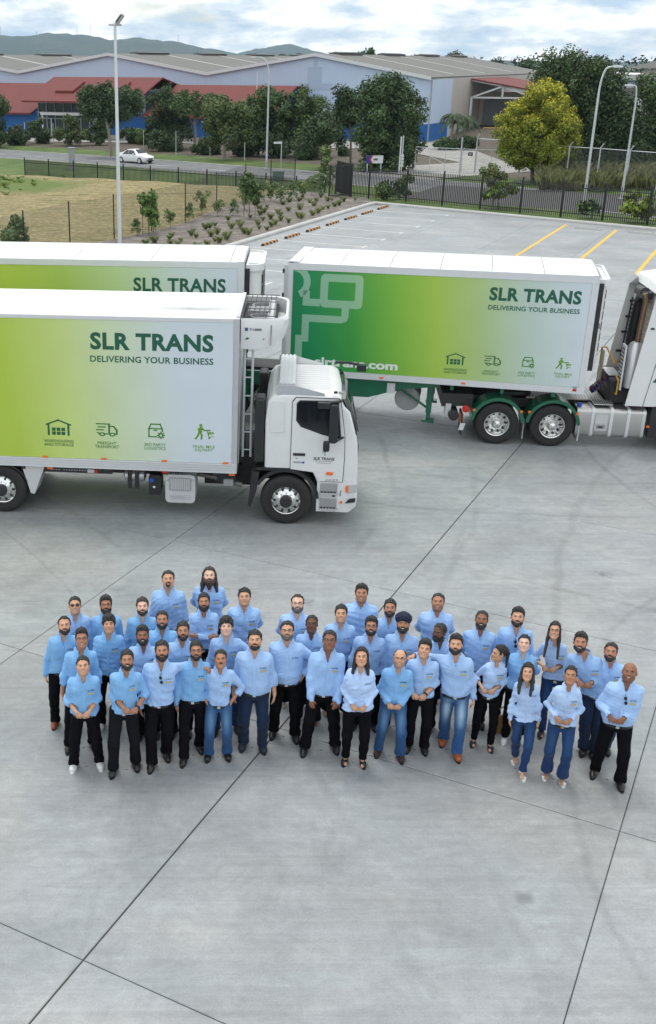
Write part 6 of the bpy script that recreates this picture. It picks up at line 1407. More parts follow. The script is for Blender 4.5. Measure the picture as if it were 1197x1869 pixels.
# cab: body, sloping side fairings, roof fairing
cabp = [(3.42,1.1),(3.42,3.4),(3.55,3.75),(4.0,3.9),(4.6,3.9),(5.1,3.5),(5.5,2.4),(5.6,1.3),(5.6,0.4),(5.0,0.35),(4.95,1.05)]
cb = obj('cab', MB().prism(cabp, 0.03, WM-0.03, 'y'), WHITE, pm, bevel=0.05)
CREAM = mat('cream_cab_back', (0.62,0.58,0.5), 0.5)
bk = obj('cab_back', MB().box(3.40,3.418,0.3,WM-0.3,1.2,3.7), CREAM, cb)
for k in range(14): obj('back_rib', MB().box(3.385,3.40,0.32,WM-0.32,1.5+k*0.15,1.53+k*0.15), CREAM, bk)
for y0, y1, nm in ((0.0,0.028,'near'), (WM-0.028,WM,'far')):
    sf = obj('side_fairing', MB().prism([(2.97,1.12),(3.30,3.80),(3.62,3.9),(3.66,1.12)], y0, y1, 'y'), WHITE, pm)
    if nm == 'near':
        obj('panel_seam', MB().bar((3.38,-0.003,1.1),(3.66,-0.003,3.1),0.012,0.006), DARK, sf); obj('panel_seam', MB().bar((3.5,-0.003,2.1),(3.66,-0.003,2.1),0.01,0.006), DARK, sf)
        obj('fairing_latch', MB().box(3.28,3.36,-0.02,-0.001,3.0,3.04), DARK, sf)
    else:
        for z in (1.9, 2.4, 2.8, 3.2): obj('fairing_stay', MB().bar((3.1+(z-1.1)*0.12,y0-0.03,z),(3.5,y0-0.03,z),0.05), BLACK, sf)
        obj('fairing_pole', MB().tube([(3.32,y0-0.05,1.6),(3.4,y0-0.05,3.3)], 0.02, 5), BLACK, sf)
obj('roof_fairing', MB().prism([(3.36,3.78),(3.45,3.94),(3.9,4.02),(4.6,3.95),(4.6,3.85)], 0.05, WM-0.05, 'y'), WHITE, pm)
obj('roof_deflector', MB().prism([(3.16,3.72),(3.34,3.90),(3.4,3.72)], WM-0.5, WM-0.02, 'y'), GREYP, pm)
# exhaust muffler with perforated guard, tall stack, intake hose
mfz = obj('muffler', MB().lathe([(0.02,1.45),(0.16,1.48),(0.16,2.52),(0.1,2.6),(0.02,2.6)], (3.12,0.42,0), 'z', 20), ALU, pm, smooth=True)
obj('muffler_guard', MB().box(2.86,2.9,0.3,0.62,1.42,2.52), ALUL, mfz)
for k in range(11):
    for j in range(4): obj('guard_hole', MB().box(2.852,2.859,0.33+j*0.07,0.36+j*0.07,1.5+k*0.09,1.54+k*0.09), DARK, mfz)
obj('exhaust_stack', MB().tube([(3.14,0.42,2.58),(3.18,0.42,3.6),(3.14,0.42,3.76)], 0.06, 14), mat('heat_browned_pipe', (0.26,0.17,0.11), 0.35, 0.8, var=0.2, vscale=3), pm, smooth=True)
obj('intake_duct', MB().tube([(3.2,1.3,1.6),(3.22,1.3,2.6),(3.26,1.25,3.45),(3.22,0.9,3.72),(3.22,0.7,3.74)], 0.12, 12), BLACK, pm, smooth=True)
for k in range(18): obj('duct_ring', MB().lathe([(0.13,0),(0.135,0.02),(0.13,0.04)], (3.205+k*0.003,1.3,1.7+k*0.1), 'z', 12), DARK, pm)
obj('intake_top', MB().box(3.12,3.36,0.5,1.35,3.6,3.78), BLACK, pm, bevel=0.04)
obj('engine_cover', MB().box(2.7,3.4,0.5,WM-0.5,1.05,1.6), DARK, pm); obj('air_drum', MB().lathe([(0.02,0.55),(0.13,0.57),(0.13,1.2),(0.02,1.22)], (2.78,0,1.3), 'y', 14), DARK, pm, smooth=True)
obj('catwalk', MB().box(2.72,3.0,0.9,1.7,1.62,1.64), ALU, pm); obj('ladder_frame', MB().box(2.66,2.7,1.5,1.75,1.1,2.1), mat('cream_ladder', (0.55,0.48,0.38), 0.6), pm)
YL = mat('yellow_hose', srgb(205,150,40), 0.45)
obj('grab_rail', MB().tube([(2.66,1.7,1.7),(2.66,1.7,2.15),(2.72,1.5,2.2),(2.85,1.0,1.9),(2.9,0.7,2.15)], 0.022, 6), YL, pm); obj('grab_rail', MB().tube([(2.82,0.6,1.3),(2.82,0.35,1.3),(2.82,0.35,1.65),(2.82,0.6,1.7)], 0.02, 6), YL, pm)
for j, m in ((0, mat('blue_coil', srgb(30,30,110), 0.4)), (1, mat('red_coil', srgb(130,20,50), 0.4)), (2, BLACK)):
    P = []
    for k in range(60):
        u = k/59; a = k*1.25; P.append((2.5-0.28*math.sin(u*3)+0.3*u, 0.85+0.1*j+0.055*math.cos(a), 1.32-0.14*math.sin(u*math.pi)+0.055*math.sin(a)+0.3*u*u))
    obj('air_line_coil', MB().tube(P, 0.012, 4), m, pm)
obj('cab_triangle', MB().prism([(3.52,1.72),(3.66,1.72),(3.59,1.84)], -0.004, -0.001, 'y'), GREENP, pm)
wheel(pm, 4.55, 0.0, 0.53, 0.53, 0.32); wheel(pm, 4.55, WM-0.32, 0.53, 0.53, 0.32); arc_guard(pm, 4.55, -0.01, 0.4, 0.53, 0.66, BLACK, 5, 175, 0.05)
obj('cab_skirt', MB().box(3.62,3.92,0.03,0.4,0.32,1.08), BLACK, pm); obj('skirt_light', MB().box(3.56,3.63,0.02,0.06,0.58,0.63), ORANGE, pm)
obj('door_window', MB().prism([(4.0,2.3),(4.0,3.1),(4.85,3.1),(5.1,2.3)], 0.0, 0.028, 'y'), GLASS, cb); obj('windscreen', MB().prism([(5.13,3.55),(5.51,2.4),(5.54,2.42),(5.16,3.57)], 0.2, WM-0.2, 'y'), GLASS, cb)
obj('bumper', MB().box(5.4,5.7,0.05,WM-0.05,0.3,0.9), WHITE, pm, bevel=0.04)
for y in (0.35, WM-0.35): obj('headlight', MB().box(5.69,5.715,y-0.2,y+0.2,0.6,0.8), CHROME, pm)
tS, sx0, sx1, sz0, sz1_, sm = SIGN_TXT
lettering('midi', sx0, sx1-0.25, sz0, sz1_, -0.0505, sm, tS, bold=0.05)
# ================================================================ people: smooth implicit bodies meshed with surface nets
f32 = np.float32
class Field:
    def __init__(s, xs, ys, zs):
        s.x, s.y, s.z = [np.asarray(a, f32) for a in (xs, ys, zs)]
        s.F = np.full((len(s.x), len(s.y), len(s.z)), 0.2, f32)
        s.M = None
    def sub(s, lo, hi):
        sl = []
        for a, l, h in zip((s.x, s.y, s.z), lo, hi):
            i0 = max(0, int(np.searchsorted(a, l))-2); i1 = min(len(a), int(np.searchsorted(a, h))+2); sl.append(slice(i0, max(i1, i0+1)))
        return tuple(sl), s.x[sl[0]][:, None, None], s.y[sl[1]][None, :, None], s.z[sl[2]][None, None, :]
    def merge(s, sl, d, k):
        A = s.F[sl]
        if k > 0:
            h = np.clip(0.5+0.5*(A-d)/k, 0, 1); s.F[sl] = A + (d-A)*h - k*h*(1-h)
        else: s.F[sl] = np.minimum(A, d)
    def cut(s, sl, d, k=0.01):       # subtract
        A = s.F[sl]; h = np.clip(0.5-0.5*(A+d)/k, 0, 1); s.F[sl] = A + (-d-A)*h + k*h*(1-h)
    def _cone(s, p, q, r1, r2, pad):
        p, q = np.asarray(p, f32), np.asarray(q, f32); rm = max(r1, r2)+pad
        sl, X, Y, Z = s.sub(np.minimum(p, q)-rm, np.maximum(p, q)+rm)
        d = q-p; L2 = float(d@d)+1e-9
        t = np.clip(((X-p[0])*d[0]+(Y-p[1])*d[1]+(Z-p[2])*d[2])/L2, 0, 1)
        D = np.sqrt((X-p[0]-t*d[0])**2+(Y-p[1]-t*d[1])**2+(Z-p[2]-t*d[2])**2) - (r1+(r2-r1)*t)
        return sl, D
    def cone(s, p, q, r1, r2, k=0.02):
        sl, D = s._cone(p, q, r1, r2, k+0.02); s.merge(sl, D, k)
    def cutcone(s, p, q, r1, r2, k=0.01):
        sl, D = s._cone(p, q, r1, r2, k+0.02); s.cut(sl, D, k)
    def _ell(s, c, r, rot, pad):
        c = np.asarray(c, f32); rm = max(r)+pad
        sl, X, Y, Z = s.sub(c-rm, c+rm); X, Y, Z = X-c[0], Y-c[1], Z-c[2]
        if rot is not None:
            M = rot.T; X, Y, Z = M[0,0]*X+M[0,1]*Y+M[0,2]*Z, M[1,0]*X+M[1,1]*Y+M[1,2]*Z, M[2,0]*X+M[2,1]*Y+M[2,2]*Z
        k0 = np.sqrt((X/r[0])**2+(Y/r[1])**2+(Z/r[2])**2); k1 = np.sqrt((X/r[0]**2)**2+(Y/r[1]**2)**2+(Z/r[2]**2)**2)+1e-6
        return sl, k0*(k0-1)/k1
    def ell(s, c, r, rot=None, k=0.02):
        sl, D = s._ell(c, r, rot, k+0.02); s.merge(sl, D, k)
    def cutell(s, c, r, rot=None, k=0.01):
        sl, D = s._ell(c, r, rot, k+0.02); s.cut(sl, D, k)
    def stack(s, st, k=0.02, grow=0.0):
        """st rows: z, cx, cy, a, b"""
        st = np.asarray(st, f32); z0, z1 = st[0,0], st[-1,0]; am = (st[:,3].max()+grow+0.05)
        sl, X, Y, Z = s.sub((st[:,1].min()-am, st[:,2].min()-am, z0-0.04), (st[:,1].max()+am, st[:,2].max()+am, z1+0.04))
        zz = Z.ravel(); I = lambda j: np.interp(zz, st[:,0], st[:,j]).astype(f32)[None, None, :]
        cx, cy, a, b = I(1), I(2), I(3)+grow, I(4)+grow
        u, v = np.abs((X-cx)/a), np.abs((Y-cy)/b); e = 2.35
        D = ((u**e+v**e)**(1/e)-1)*np.minimum(a, b)
        D = np.maximum(D, np.maximum(z0-Z, Z-z1)); s.merge(sl, D, k)
    def halfspace_cut(s, zcut):      # remove everything below zcut
        s.F = np.maximum(s.F, (zcut-s.z)[None, None, :])
    def wrinkle(s, amp, freq, seed, zr=None, tilt=0.0):
        rg = np.random.default_rng(seed); X, Y, Z = s.x[:, None, None], s.y[None, :, None], s.z[None, None, :]
        N = np.zeros_like(s.F)
        for i in range(4):
            kx, ky, kz = rg.normal(size=3)*freq*(0.7+0.5*i); kz *= 1.3; kx *= 0.8
            N += np.sin(kx*X+ky*Y+kz*Z+rg.random()*6.28)/(1+0.35*i)
        w = amp if zr is None else amp*np.interp(s.z, *zr).astype(f32)[None, None, :]
        near = np.abs(s.F) < 0.06
        s.F = np.where(near, s.F + N*w*0.5, s.F)
    def mesh(s):
        F = s.F; I = F < 0
        c = [I[i:F.shape[0]-1+i, j:F.shape[1]-1+j, k:F.shape[2]-1+k] for i in (0,1) for j in (0,1) for k in (0,1)]
        n = sum(a.astype(np.int8) for a in c); act = (n > 0) & (n < 8); ii = np.argwhere(act)
        if len(ii) == 0: return np.zeros((0,3), f32), np.zeros((0,4), int)
        idx = np.full(act.shape, -1, np.int32); idx[act] = np.arange(len(ii))
        S = np.zeros((len(ii), 3)); W = np.zeros(len(ii))
        x, y, z = ii.T; ax = (s.x, s.y, s.z)
        for a in range(3):
            o1, o2 = [b for b in range(3) if b != a]
            for u in (0,1):
                for v in (0,1):
                    d = [None]*3; d[a] = 0; d[o1] = u; d[o2] = v; e = list(d); e[a] = 1
                    f0 = F[x+d[0], y+d[1], z+d[2]]; f1 = F[x+e[0], y+e[1], z+e[2]]; m = (f0 < 0) != (f1 < 0)
                    t = np.where(m, f0/(f0-f1+1e-12), 0.5); P = np.zeros((len(ii), 3))
                    P[:, a] = ax[a][ii[:, a]]*(1-t) + ax[a][ii[:, a]+1]*t; P[:, o1] = ax[o1][ii[:, o1]+u]; P[:, o2] = ax[o2][ii[:, o2]+v]
                    S += P*m[:, None]; W += m
        V = S/W[:, None]; Q = []
        for a in range(3):
            o1, o2 = (a+1) % 3, (a+2) % 3
            s0 = [slice(1,-1)]*3; s0[a] = slice(0, F.shape[a]-1); s1 = [slice(1,-1)]*3; s1[a] = slice(1, F.shape[a])
            A, B = I[tuple(s0)], I[tuple(s1)]; e = np.argwhere(A != B)
            if len(e) == 0: continue
            fl = A[tuple(e.T)]; e = e.copy(); e[:, o1] += 1; e[:, o2] += 1
            def cell(d1, d2):
                q = e.copy(); q[:, o1] -= d1; q[:, o2] -= d2; return idx[q[:,0], q[:,1], q[:,2]]
            q = np.stack([cell(1,1), cell(0,1), cell(0,0), cell(1,0)], 1); q[~fl] = q[~fl][:, ::-1]; Q.append(q)
        Q = np.concatenate(Q); Q = Q[(Q >= 0).all(1)]
        return V.astype(f32), Q
def axis(lo, hi, coarse, fine=()):
    """coordinates lo..hi, spaced coarse except inside the (a, b, step) spans"""
    out = [lo]
    while out[-1] < hi:
        x = out[-1]; st = coarse
        for a, b, f in fine:
            if a <= x < b: st = min(st, f)
            elif x < a < x+st: st = min(st, max(a-x, f))
        out.append(x+st)
    return np.array(out, f32)
def rotm(rx=0, ry=0, rz=0):
    return np.array(Matrix.Rotation(rz, 3, 'Z') @ Matrix.Rotation(ry, 3, 'Y') @ Matrix.Rotation(rx, 3, 'X'), f32)

# ---------------------------------------------------------------- head, hair, beards (head-local, facing -y)
def head_prims(fd, T, w=1.0, s=1.0, jaw=1.0, detail=True):
    """T maps head-local points to field space: (R, origin)"""
    Rm, o = T
    def P(p): return Rm @ (np.array(p, f32)*np.array([w,1,1],f32)*s) + o
    fd.ell(P((0,.014,.030)), (.077*w*s,.097*s,.088*s), Rm, .01)
    fd.ell(P((0,-.020,-.040)), (.064*w*jaw*s,.073*s,.080*s), Rm, .03)
    for q in (-1, 1):
        fd.cone(P((q*.047*jaw,-.004,-.066)), P((q*.012,-.066,-.099)), .022*s, .022*s, .03)
        fd.ell(P((q*.04,-.062,-.026)), (.024*s,.02*s,.024*s), Rm, .02)
        fd.ell(P((q*.079,.014,-.006)), (.009*s,.02*s,.032*s), Rm, .006)
    fd.ell(P((0,-.074,-.100)), (.022*s,.018*s,.018*s), Rm, .02)
    if detail:
        fd.cone(P((-.036,-.080,.026)), P((.036,-.080,.026)), .011*s, .011*s, .012)
        fd.cone(P((0,-.088,.014)), P((0,-.107,-.026)), .008*s, .0125*s, .012)
        for q in (-1, 1): fd.ell(P((q*.013,-.096,-.031)), (.009*s,.01*s,.008*s), Rm, .008)
        for q in (-1, 1): fd.cutell(P((q*.032,-.096,.006)), (.018*s,.012*s,.011*s), Rm, .012)
        fd.cone(P((-.019,-.088,-.060)), P((.019,-.088,-.060)), .009*s, .009*s, .01)
HAIR_CACHE = {}
def hair_mesh(style):
    if style in HAIR_CACHE: return HAIR_CACHE[style]
    longer = style in ('long_back', 'long_front', 'long_loose', 'ponytail', 'mane')
    fd = Field(axis(-.17,.17,.0075), axis(-.15,.19,.0075), axis(-.40 if longer else -.12, .21, .0075 if not longer else .009))
    X, Y, Z = fd.x[:,None,None], fd.y[None,:,None], fd.z[None,None,:]
    t, top, front, fy = {'short':(.008,.010,.074,.0), 'crop':(.005,.005,.077,.004), 'buzz':(.0035,.002,.078,.006), 'fringe':(.012,.022,.046,0), 'quiff':(.006,.026,.076,.004), 'swept':(.009,.020,.070,0), 'receding':(.006,.005,.092,.03), 'thin':(.004,.002,.098,.055), 'long_back':(.009,.008,.082,.006), 'long_front':(.009,.008,.080,.004), 'long_loose':(.010,.010,.074,.0), 'ponytail':(.006,.006,.080,.006), 'mane':(.009,.007,.082,.012)}[style]
    fd.ell((0,.016,.032+top*0.4), (.079+t,.098+t,.090+t+top*0.6), None, 0)
    if style in ('quiff','swept','fringe'): fd.ell((0.012 if style == 'swept' else 0,-.044,.102), (.056,.044,.024+top*0.4), None, .02)
    # strand-like grooves
    rg = np.random.default_rng(len(style)*7)
    N = sum(np.sin((X*rg.normal()*90+Y*rg.normal()*160+Z*rg.normal()*60)+rg.random()*6) for _ in range(5))
    fd.F = fd.F + N*0.0026
    # hairline: lower bound of z as a function of y
    yv = np.array([-.2,-.075+fy,-.045+fy,-.018,.0,.022,.05,.09,.2]); zv = np.array([front,front,front-.012,-.012,-.022,-.008,-.05,-.072,-.072])
    if style in ('thin','receding'): zv = np.array([front,front,front-.01,.02,-.012,-.006,-.045,-.07,-.07])
    hl = np.interp(fd.y, yv, zv).astype(f32)[None,:,None] - 0.010*np.clip((np.abs(X)-.045)/.03,0,1)*(fd.y[None,:,None] < -.02) + np.sin(X*170)*0.004+np.sin(X*390+1)*0.003
    fd.F = np.maximum(fd.F, (hl-Z)*0.75)
    if style == 'thin':      # crown almost bare
        fd.F = np.maximum(fd.F, -( (np.sqrt((X/.060)**2+((Y+.005)/.085)**2)-1)*.05 ) )
    if longer:
        if style in ('long_back','mane','long_loose'):
            for q in (-1,1):
                fd.cone((q*.074,.03,.03), (q*.088,.045,-.12), .026, .032, .025); fd.cone((q*.088,.045,-.12), (q*.105,.03 if style != 'long_loose' else -.03,-.22), .032, .02, .02)
            fd.ell((0,.085,-.08), (.085,.04,.13), None, .03)
            if style == 'long_loose':
                for q in (-1,1): fd.cone((q*.083,.0,-.02), (q*.085,-.055,-.30), .022, .022, .03)
        if style == 'long_front':
            for q in (-1,1):
                fd.cone((q*.076,.02,.02), (q*.085,-.0,-.12), .022, .026, .02); fd.cone((q*.085,-.0,-.12), (q*.098,-.075,-.37), .026, .018, .02)
            fd.ell((0,.08,-.05), (.08,.035,.1), None, .03)
        if style == 'ponytail':
            fd.ell((0,.105,.02), (.035,.04,.04), None, .02); fd.cone((0,.13,.0), (.05,.12,-.2), .03, .014, .02)
        N = sum(np.sin((X*rg.normal()*170+Y*rg.normal()*120+Z*rg.normal()*22)+rg.random()*6) for _ in range(4)); fd.F = fd.F + N*0.0012
    v, f = fd.mesh(); me = np_mesh('hair', v, f); HAIR_CACHE[style] = me
    return me
def beard_mesh(style):
    key = 'b_'+style
    if key in HAIR_CACHE: return HAIR_CACHE[key]
    t = {'full':.006, 'short':.0026, 'long':.011, 'goatee':.005, 'moustache':.004}[style]
    fd = Field(axis(-.11,.11,.0065), axis(-.15,.06,.0065), axis(-.25 if style == 'long' else -.155,.03,.0065)); X, Y, Z = fd.x[:,None,None], fd.y[None,:,None], fd.z[None,None,:]
    if style in ('full','short','long'):
        fd.ell((0,-.020,-.040), (.064+t,.073+t,.080+t), None, .0)
        for q in (-1,1): fd.cone((q*.047,-.004,-.066), (q*.012,-.066,-.099), .022+t, .022+t, .03)
        fd.ell((0,-.074,-.100), (.022+t,.018+t,.018+t), None, .02)
        if style == 'long': fd.cone((0,-.07,-.10), (0,-.062,-.185), .05, .022, .04)
        top = np.interp(np.abs(fd.x), [0,.02,.034,.05,.066,.08], [-.047,-.047,-.056,-.054,-.030,-.004]).astype(f32)[:,None,None]
        back = np.interp(fd.z, [-.2,-.1,-.05,.01], [-.0,.0,.012,.004]).astype(f32)[None,None,:]
        fd.F = np.maximum(fd.F, np.maximum((Z-top)*.8, (Y-back)*.8))
        fd.cutell((0,-.108,-.062), (.022,.03,.0085), None, .004)
    elif style == 'goatee':
        fd.ell((0,-.080,-.094), (.026,.02,.026), None, .0); fd.cone((-.024,-.09,-.05), (-.024,-.086,-.085), .008, .009, .01); fd.cone((.024,-.09,-.05), (.024,-.086,-.085), .008, .009, .01)
    if style in ('goatee','moustache','full','long','short'): fd.cone((-.026,-.0925,-.050), (0,-.0975,-.045), .006, .0085, .006); fd.cone((.026,-.0925,-.050), (0,-.0975,-.045), .006, .0085, .006)
    rg = np.random.default_rng(3); fd.F = fd.F + sum(np.sin(X*rg.normal()*140+Y*rg.normal()*140+Z*rg.normal()*90+rg.random()*6) for _ in range(4))*0.0009
    v, f = fd.mesh(); me = np_mesh('beard', v, f); HAIR_CACHE[key] = me
    return me
def turban_mesh():
    if 'turban' in HAIR_CACHE: return HAIR_CACHE['turban']
    fd = Field(axis(-.17,.17,.0075), axis(-.17,.19,.0075), axis(-.08,.22,.0075)); X, Y, Z = fd.x[:,None,None], fd.y[None,:,None], fd.z[None,None,:]
    fd.ell((0,.02,.072), (.112,.128,.094), None, 0); fd.ell((0,-.055,.085), (.07,.06,.06), None, .04)
    V = np.abs(X)*0.9 + Z*1.5
    fd.F = fd.F + np.sin(V*95)*0.0032*(Y < .06) + np.sin((Y*1.2+Z*1.7)*80)*0.002*(Y >= .06)
    hl = np.interp(fd.y, [-.2,-.1,-.03,.02,.08,.2], [.045,.042,.0,-.03,-.05,-.05]).astype(f32)[None,:,None] + 0.02*np.clip(.05-np.abs(X),0,1)
    fd.F = np.maximum(fd.F, (hl-Z)*.8)
    v, f = fd.mesh(); HAIR_CACHE['turban'] = np_mesh('turban', v, f); return HAIR_CACHE['turban']
def shared(name, mb, smooth=True):
    if name not in HAIR_CACHE:
        me = mb.mesh(name); fix_normals(me)
        if smooth: me.polygons.foreach_set('use_smooth', [True]*len(me.polygons)); me.set_sharp_from_angle(angle=R(45))
        HAIR_CACHE[name] = me
    return HAIR_CACHE[name]
def with_mat(me, m):
    key = me.name+'|'+m.name
    if key not in HAIR_CACHE:
        c = me.copy(); c.materials.clear(); c.materials.append(m); HAIR_CACHE[key] = c
    return HAIR_CACHE[key]
HAIRC = {'black': mat('black_hair', (0.014,0.012,0.011), 0.5, var=0.3, vscale=60, bump=0.5, bscale=150), 'brown': mat('dark_brown_hair', (0.028,0.018,0.012), 0.5, var=0.3, vscale=60, bump=0.5, bscale=150), 'grey': mat('greying_hair', (0.10,0.095,0.09), 0.6, var=0.35, vscale=90), 'red': mat('auburn_beard', (0.05,0.022,0.014), 0.55, var=0.3, vscale=60)}
EYE = mat('eye_white', (0.42,0.40,0.38), 0.3); IRIS = mat('dark_iris', (0.012,0.008,0.006), 0.2)
SUNGL = mat('sunglass_lens', (0.008,0.008,0.009), 0.08); LENS = mat('clear_lens', (0.5,0.5,0.5), 0.05, trans=0.95)
TEETH = mat('teeth', (0.6,0.58,0.54), 0.3)
def glasses_mb(dark):
    mb = MB()
    for q in (-1,1):
        c = (q*.034,-.108,.004); n = 14; ro, ri = (.026,.020), (.0225,.0165)
        for k in range(n):
            a, b = 2*math.pi*k/n, 2*math.pi*(k+1)/n
            P = lambda r, t, y: (c[0]+r[0]*math.cos(t), y, c[2]+r[1]*math.sin(t))
            if dark: mb.add([(c[0],-.109,c[2]), P(ro,a,-.107), P(ro,b,-.107)], [(0,1,2)])
            else: mb.add([P(ri,a,-.110), P(ro,a,-.110), P(ro,b,-.110), P(ri,b,-.110)], [(0,1,2,3)])
        mb.bar((q*.058,-.106,.008), (q*.084,.01,.006), .004, .005)
    mb.bar((-.01,-.111,.006), (.01,-.111,.006), .004, .005)
    return mb

# ---------------------------------------------------------------- cloth and skin
def cloth_mat(name, col, rough=0.85, weave=0.0):
    if name in MATS: return MATS[name]
    m = mat(name, col, rough, var=0.07, vscale=9, bump=0.0, randobj=0.06)
    nt = m.node_tree; b = nt.nodes['Principled BSDF']; L = nt.links.new
    tc = nt.nodes.new('ShaderNodeTexCoord'); mp = nt.nodes.new('ShaderNodeMapping'); mp.inputs['Scale'].default_value = (1,1,0.55); L(tc.outputs['Object'], mp.inputs['Vector'])
    n = nt.nodes.new('ShaderNodeTexNoise'); n.inputs['Scale'].default_value = 13; n.inputs['Detail'].default_value = 3; n.inputs['Distortion'].default_value = 1.4; L(mp.outputs[0], n.inputs['Vector'])
    bp = nt.nodes.new('ShaderNodeBump'); bp.inputs['Strength'].default_value = 0.5; bp.inputs['Distance'].default_value = 0.025; L(n.outputs['Fac'], bp.inputs['Height']); L(bp.outputs[0], b.inputs['Normal'])
    b.inputs['Sheen Weight'].default_value = 0.0 if max(col) < 0.03 else 0.1; b.inputs['Specular IOR Level'].default_value = 0.06 if max(col) < 0.03 else 0.15
    return m
SHIRT = {'a': cloth_mat('light_blue_cotton', srgb(152,186,230)), 'b': cloth_mat('sky_blue_cotton', srgb(130,180,228)), 'w': cloth_mat('pale_blue_cotton', srgb(176,202,238)), 'c': cloth_mat('soft_blue_cotton', srgb(160,192,234))}
def denim(name, col, fade):
    if name in MATS: return MATS[name]
    m = cloth_mat(name, col); nt = m.node_tree; b = nt.nodes['Principled BSDF']; L = nt.links.new
    src = b.inputs['Base Color'].links[0].from_socket
    at = nt.nodes.new('ShaderNodeVertexColor'); at.layer_name = 'col'
    mx = nt.nodes.new('ShaderNodeMix'); mx.data_type = 'RGBA'; L(at.outputs['Color'], mx.inputs[0]); L(src, mx.inputs[6]); mx.inputs[7].default_value = (*fade, 1); L(mx.outputs[2], b.inputs['Base Color'])
    return m
PANTS = {'black': cloth_mat('black_trouser_cloth', (0.006,0.006,0.008)), 'charcoal': cloth_mat('charcoal_trouser_cloth', (0.010,0.011,0.014)), 'navy': denim('dark_navy_denim', srgb(24,38,64), srgb(40,58,90)), 'blue': denim('mid_blue_denim', srgb(38,76,122), srgb(120,160,196)), 'fade': denim('faded_blue_denim', srgb(42,84,134), srgb(160,190,212)), 'indigo': denim('indigo_denim', srgb(28,56,98), srgb(60,98,142))}
SHOEC = {'black': mat('black_leather', (0.01,0.01,0.011), 0.35, var=0.2), 'brown': mat('tan_leather', srgb(128,66,40), 0.4, var=0.2), 'dkbrown': mat('dark_brown_suede', srgb(52,38,36), 0.8, var=0.2), 'white': mat('white_leather', (0.62,0.63,0.63), 0.5), 'navy': mat('navy_canvas', srgb(28,38,54), 0.7), 'rust': mat('rust_leather', srgb(150,80,44), 0.4, var=0.2)}
SKINS = [srgb(220,180,158), srgb(200,154,126), srgb(174,126,100), srgb(142,98,76), srgb(108,74,58)]
skin_mat = mat('skin', (0.5,0.3,0.2), 0.5, attr=True, spec=0.35, sss=0.08)
BELT = mat('black_belt_leather', (0.012,0.012,0.012), 0.4); BUCKLE = mat('brass_buckle', srgb(190,150,80), 0.3, 0.9)
BADGE = mat('gold_badge', srgb(196,182,128), 0.4, 0.3); BADGE2 = mat('grey_badge', srgb(120,122,118), 0.5)
LOGOC = mat('navy_embroidery', srgb(40,58,96), 0.8)
def shoe_meshes(kind):
    key = 'shoe_'+kind
    if key in HAIR_CACHE: return HAIR_CACHE[key], HAIR_CACHE[key+'_sole']
    fd = Field(axis(-.07,.07,.008), axis(-.22,.10,.008), axis(-.01,.20 if kind == 'boot' else .14,.008))
    toe = {'dress':(-.175,.024,.033), 'loafer':(-.165,.022,.034), 'sneaker':(-.165,.032,.042), 'boot':(-.17,.036,.042), 'flat':(-.155,.014,.034), 'sandal':(-.15,.010,.03)}[kind]
    if kind == 'sandal':
        for y, z, r in ((-.10,.038,.042), (.0,.078,.04)): fd.cone((-.03,y,z-.01), (.03,y,z-.01), .022, .022, .01)
        fd.cone((0,.05,.06), (0,.055,.03), .036, .03, .01)
    else:
        fd.cone((0,.052,.042), (0,-.09,.036), .036, .041, .02); fd.cone((0,-.07,.034), (0,toe[0]+toe[2],toe[1]+.004), .041, toe[2]*.92, .03)
        if kind in ('dress','boot','sneaker'): fd.cone((0,.03,.07), (0,-.05,.055), .036, .03, .03)
        if kind == 'boot': fd.cone((0,.03,.07), (0,.03,.15), .046, .05, .02)
        if kind in ('flat','loafer'): fd.cutell((0,-.005,.085), (.034,.085,.04), None, .01)
    fd.F = np.maximum(fd.F, (0.012-fd.z)[None,None,:])
    v, f = fd.mesh(); v[:,0] *= 1.06; up = np_mesh('shoe', v, f)
    out = []
    for k in range(20):
        a = 2*math.pi*k/20; y = -.055 + .125*math.cos(a)*-1; w = .043 if y < -.02 else .036
        if y < -.13: w *= 0.95
        out.append((w*1.08*math.sin(a), -.055-.130*math.cos(a)))
    th = {'sneaker':.026, 'boot':.024, 'sandal':.02}.get(kind, .014)
    mb = MB().loft([[(x*.97,y,0.001) for x,y in out], [(x,y,th*.6) for x,y in out], [(x*.97,y,th) for x,y in out]])
    so = mb.mesh('sole'); fix_normals(so)
    HAIR_CACHE[key], HAIR_CACHE[key+'_sole'] = up, so
    return up, so
def collar_mb(open_):
    mb = MB(); T0 = R(14 if not open_ else 30); n = 22; inner, outer = [], []
    for k in range(n+1):
        th = T0 + (2*math.pi-2*T0)*k/n; s_, c_ = math.sin(th), -math.cos(th); fr = max(0, -c_)
        inner.append((.064*s_, .066*c_ - .006*fr, .030 - .034*fr)); e = max(0.0, 1-min(k, n-k)/3.0)
        outer.append((.090*s_*(1-.18*e), .088*c_ - .014*fr - .02*e, -.012 - .046*fr - .040*e))
    th = .006; N = n+1
    vs = inner + outer + [(x*1.06, y*1.06, z+th) for x,y,z in inner] + [(x*1.06, y*1.06-(.004 if y < 0 else 0), z+th) for x,y,z in outer]
    fs = []
    for k in range(n): fs += [(k,k+1,N+k+1,N+k), (2*N+k,3*N+k,3*N+k+1,2*N+k+1), (k,2*N+k,2*N+k+1,k+1), (N+k,N+k+1,3*N+k+1,3*N+k)]
    fs += [(0,N,3*N,2*N), (n,2*N+n,3*N+n,N+n)]
    return mb.add(vs, fs)
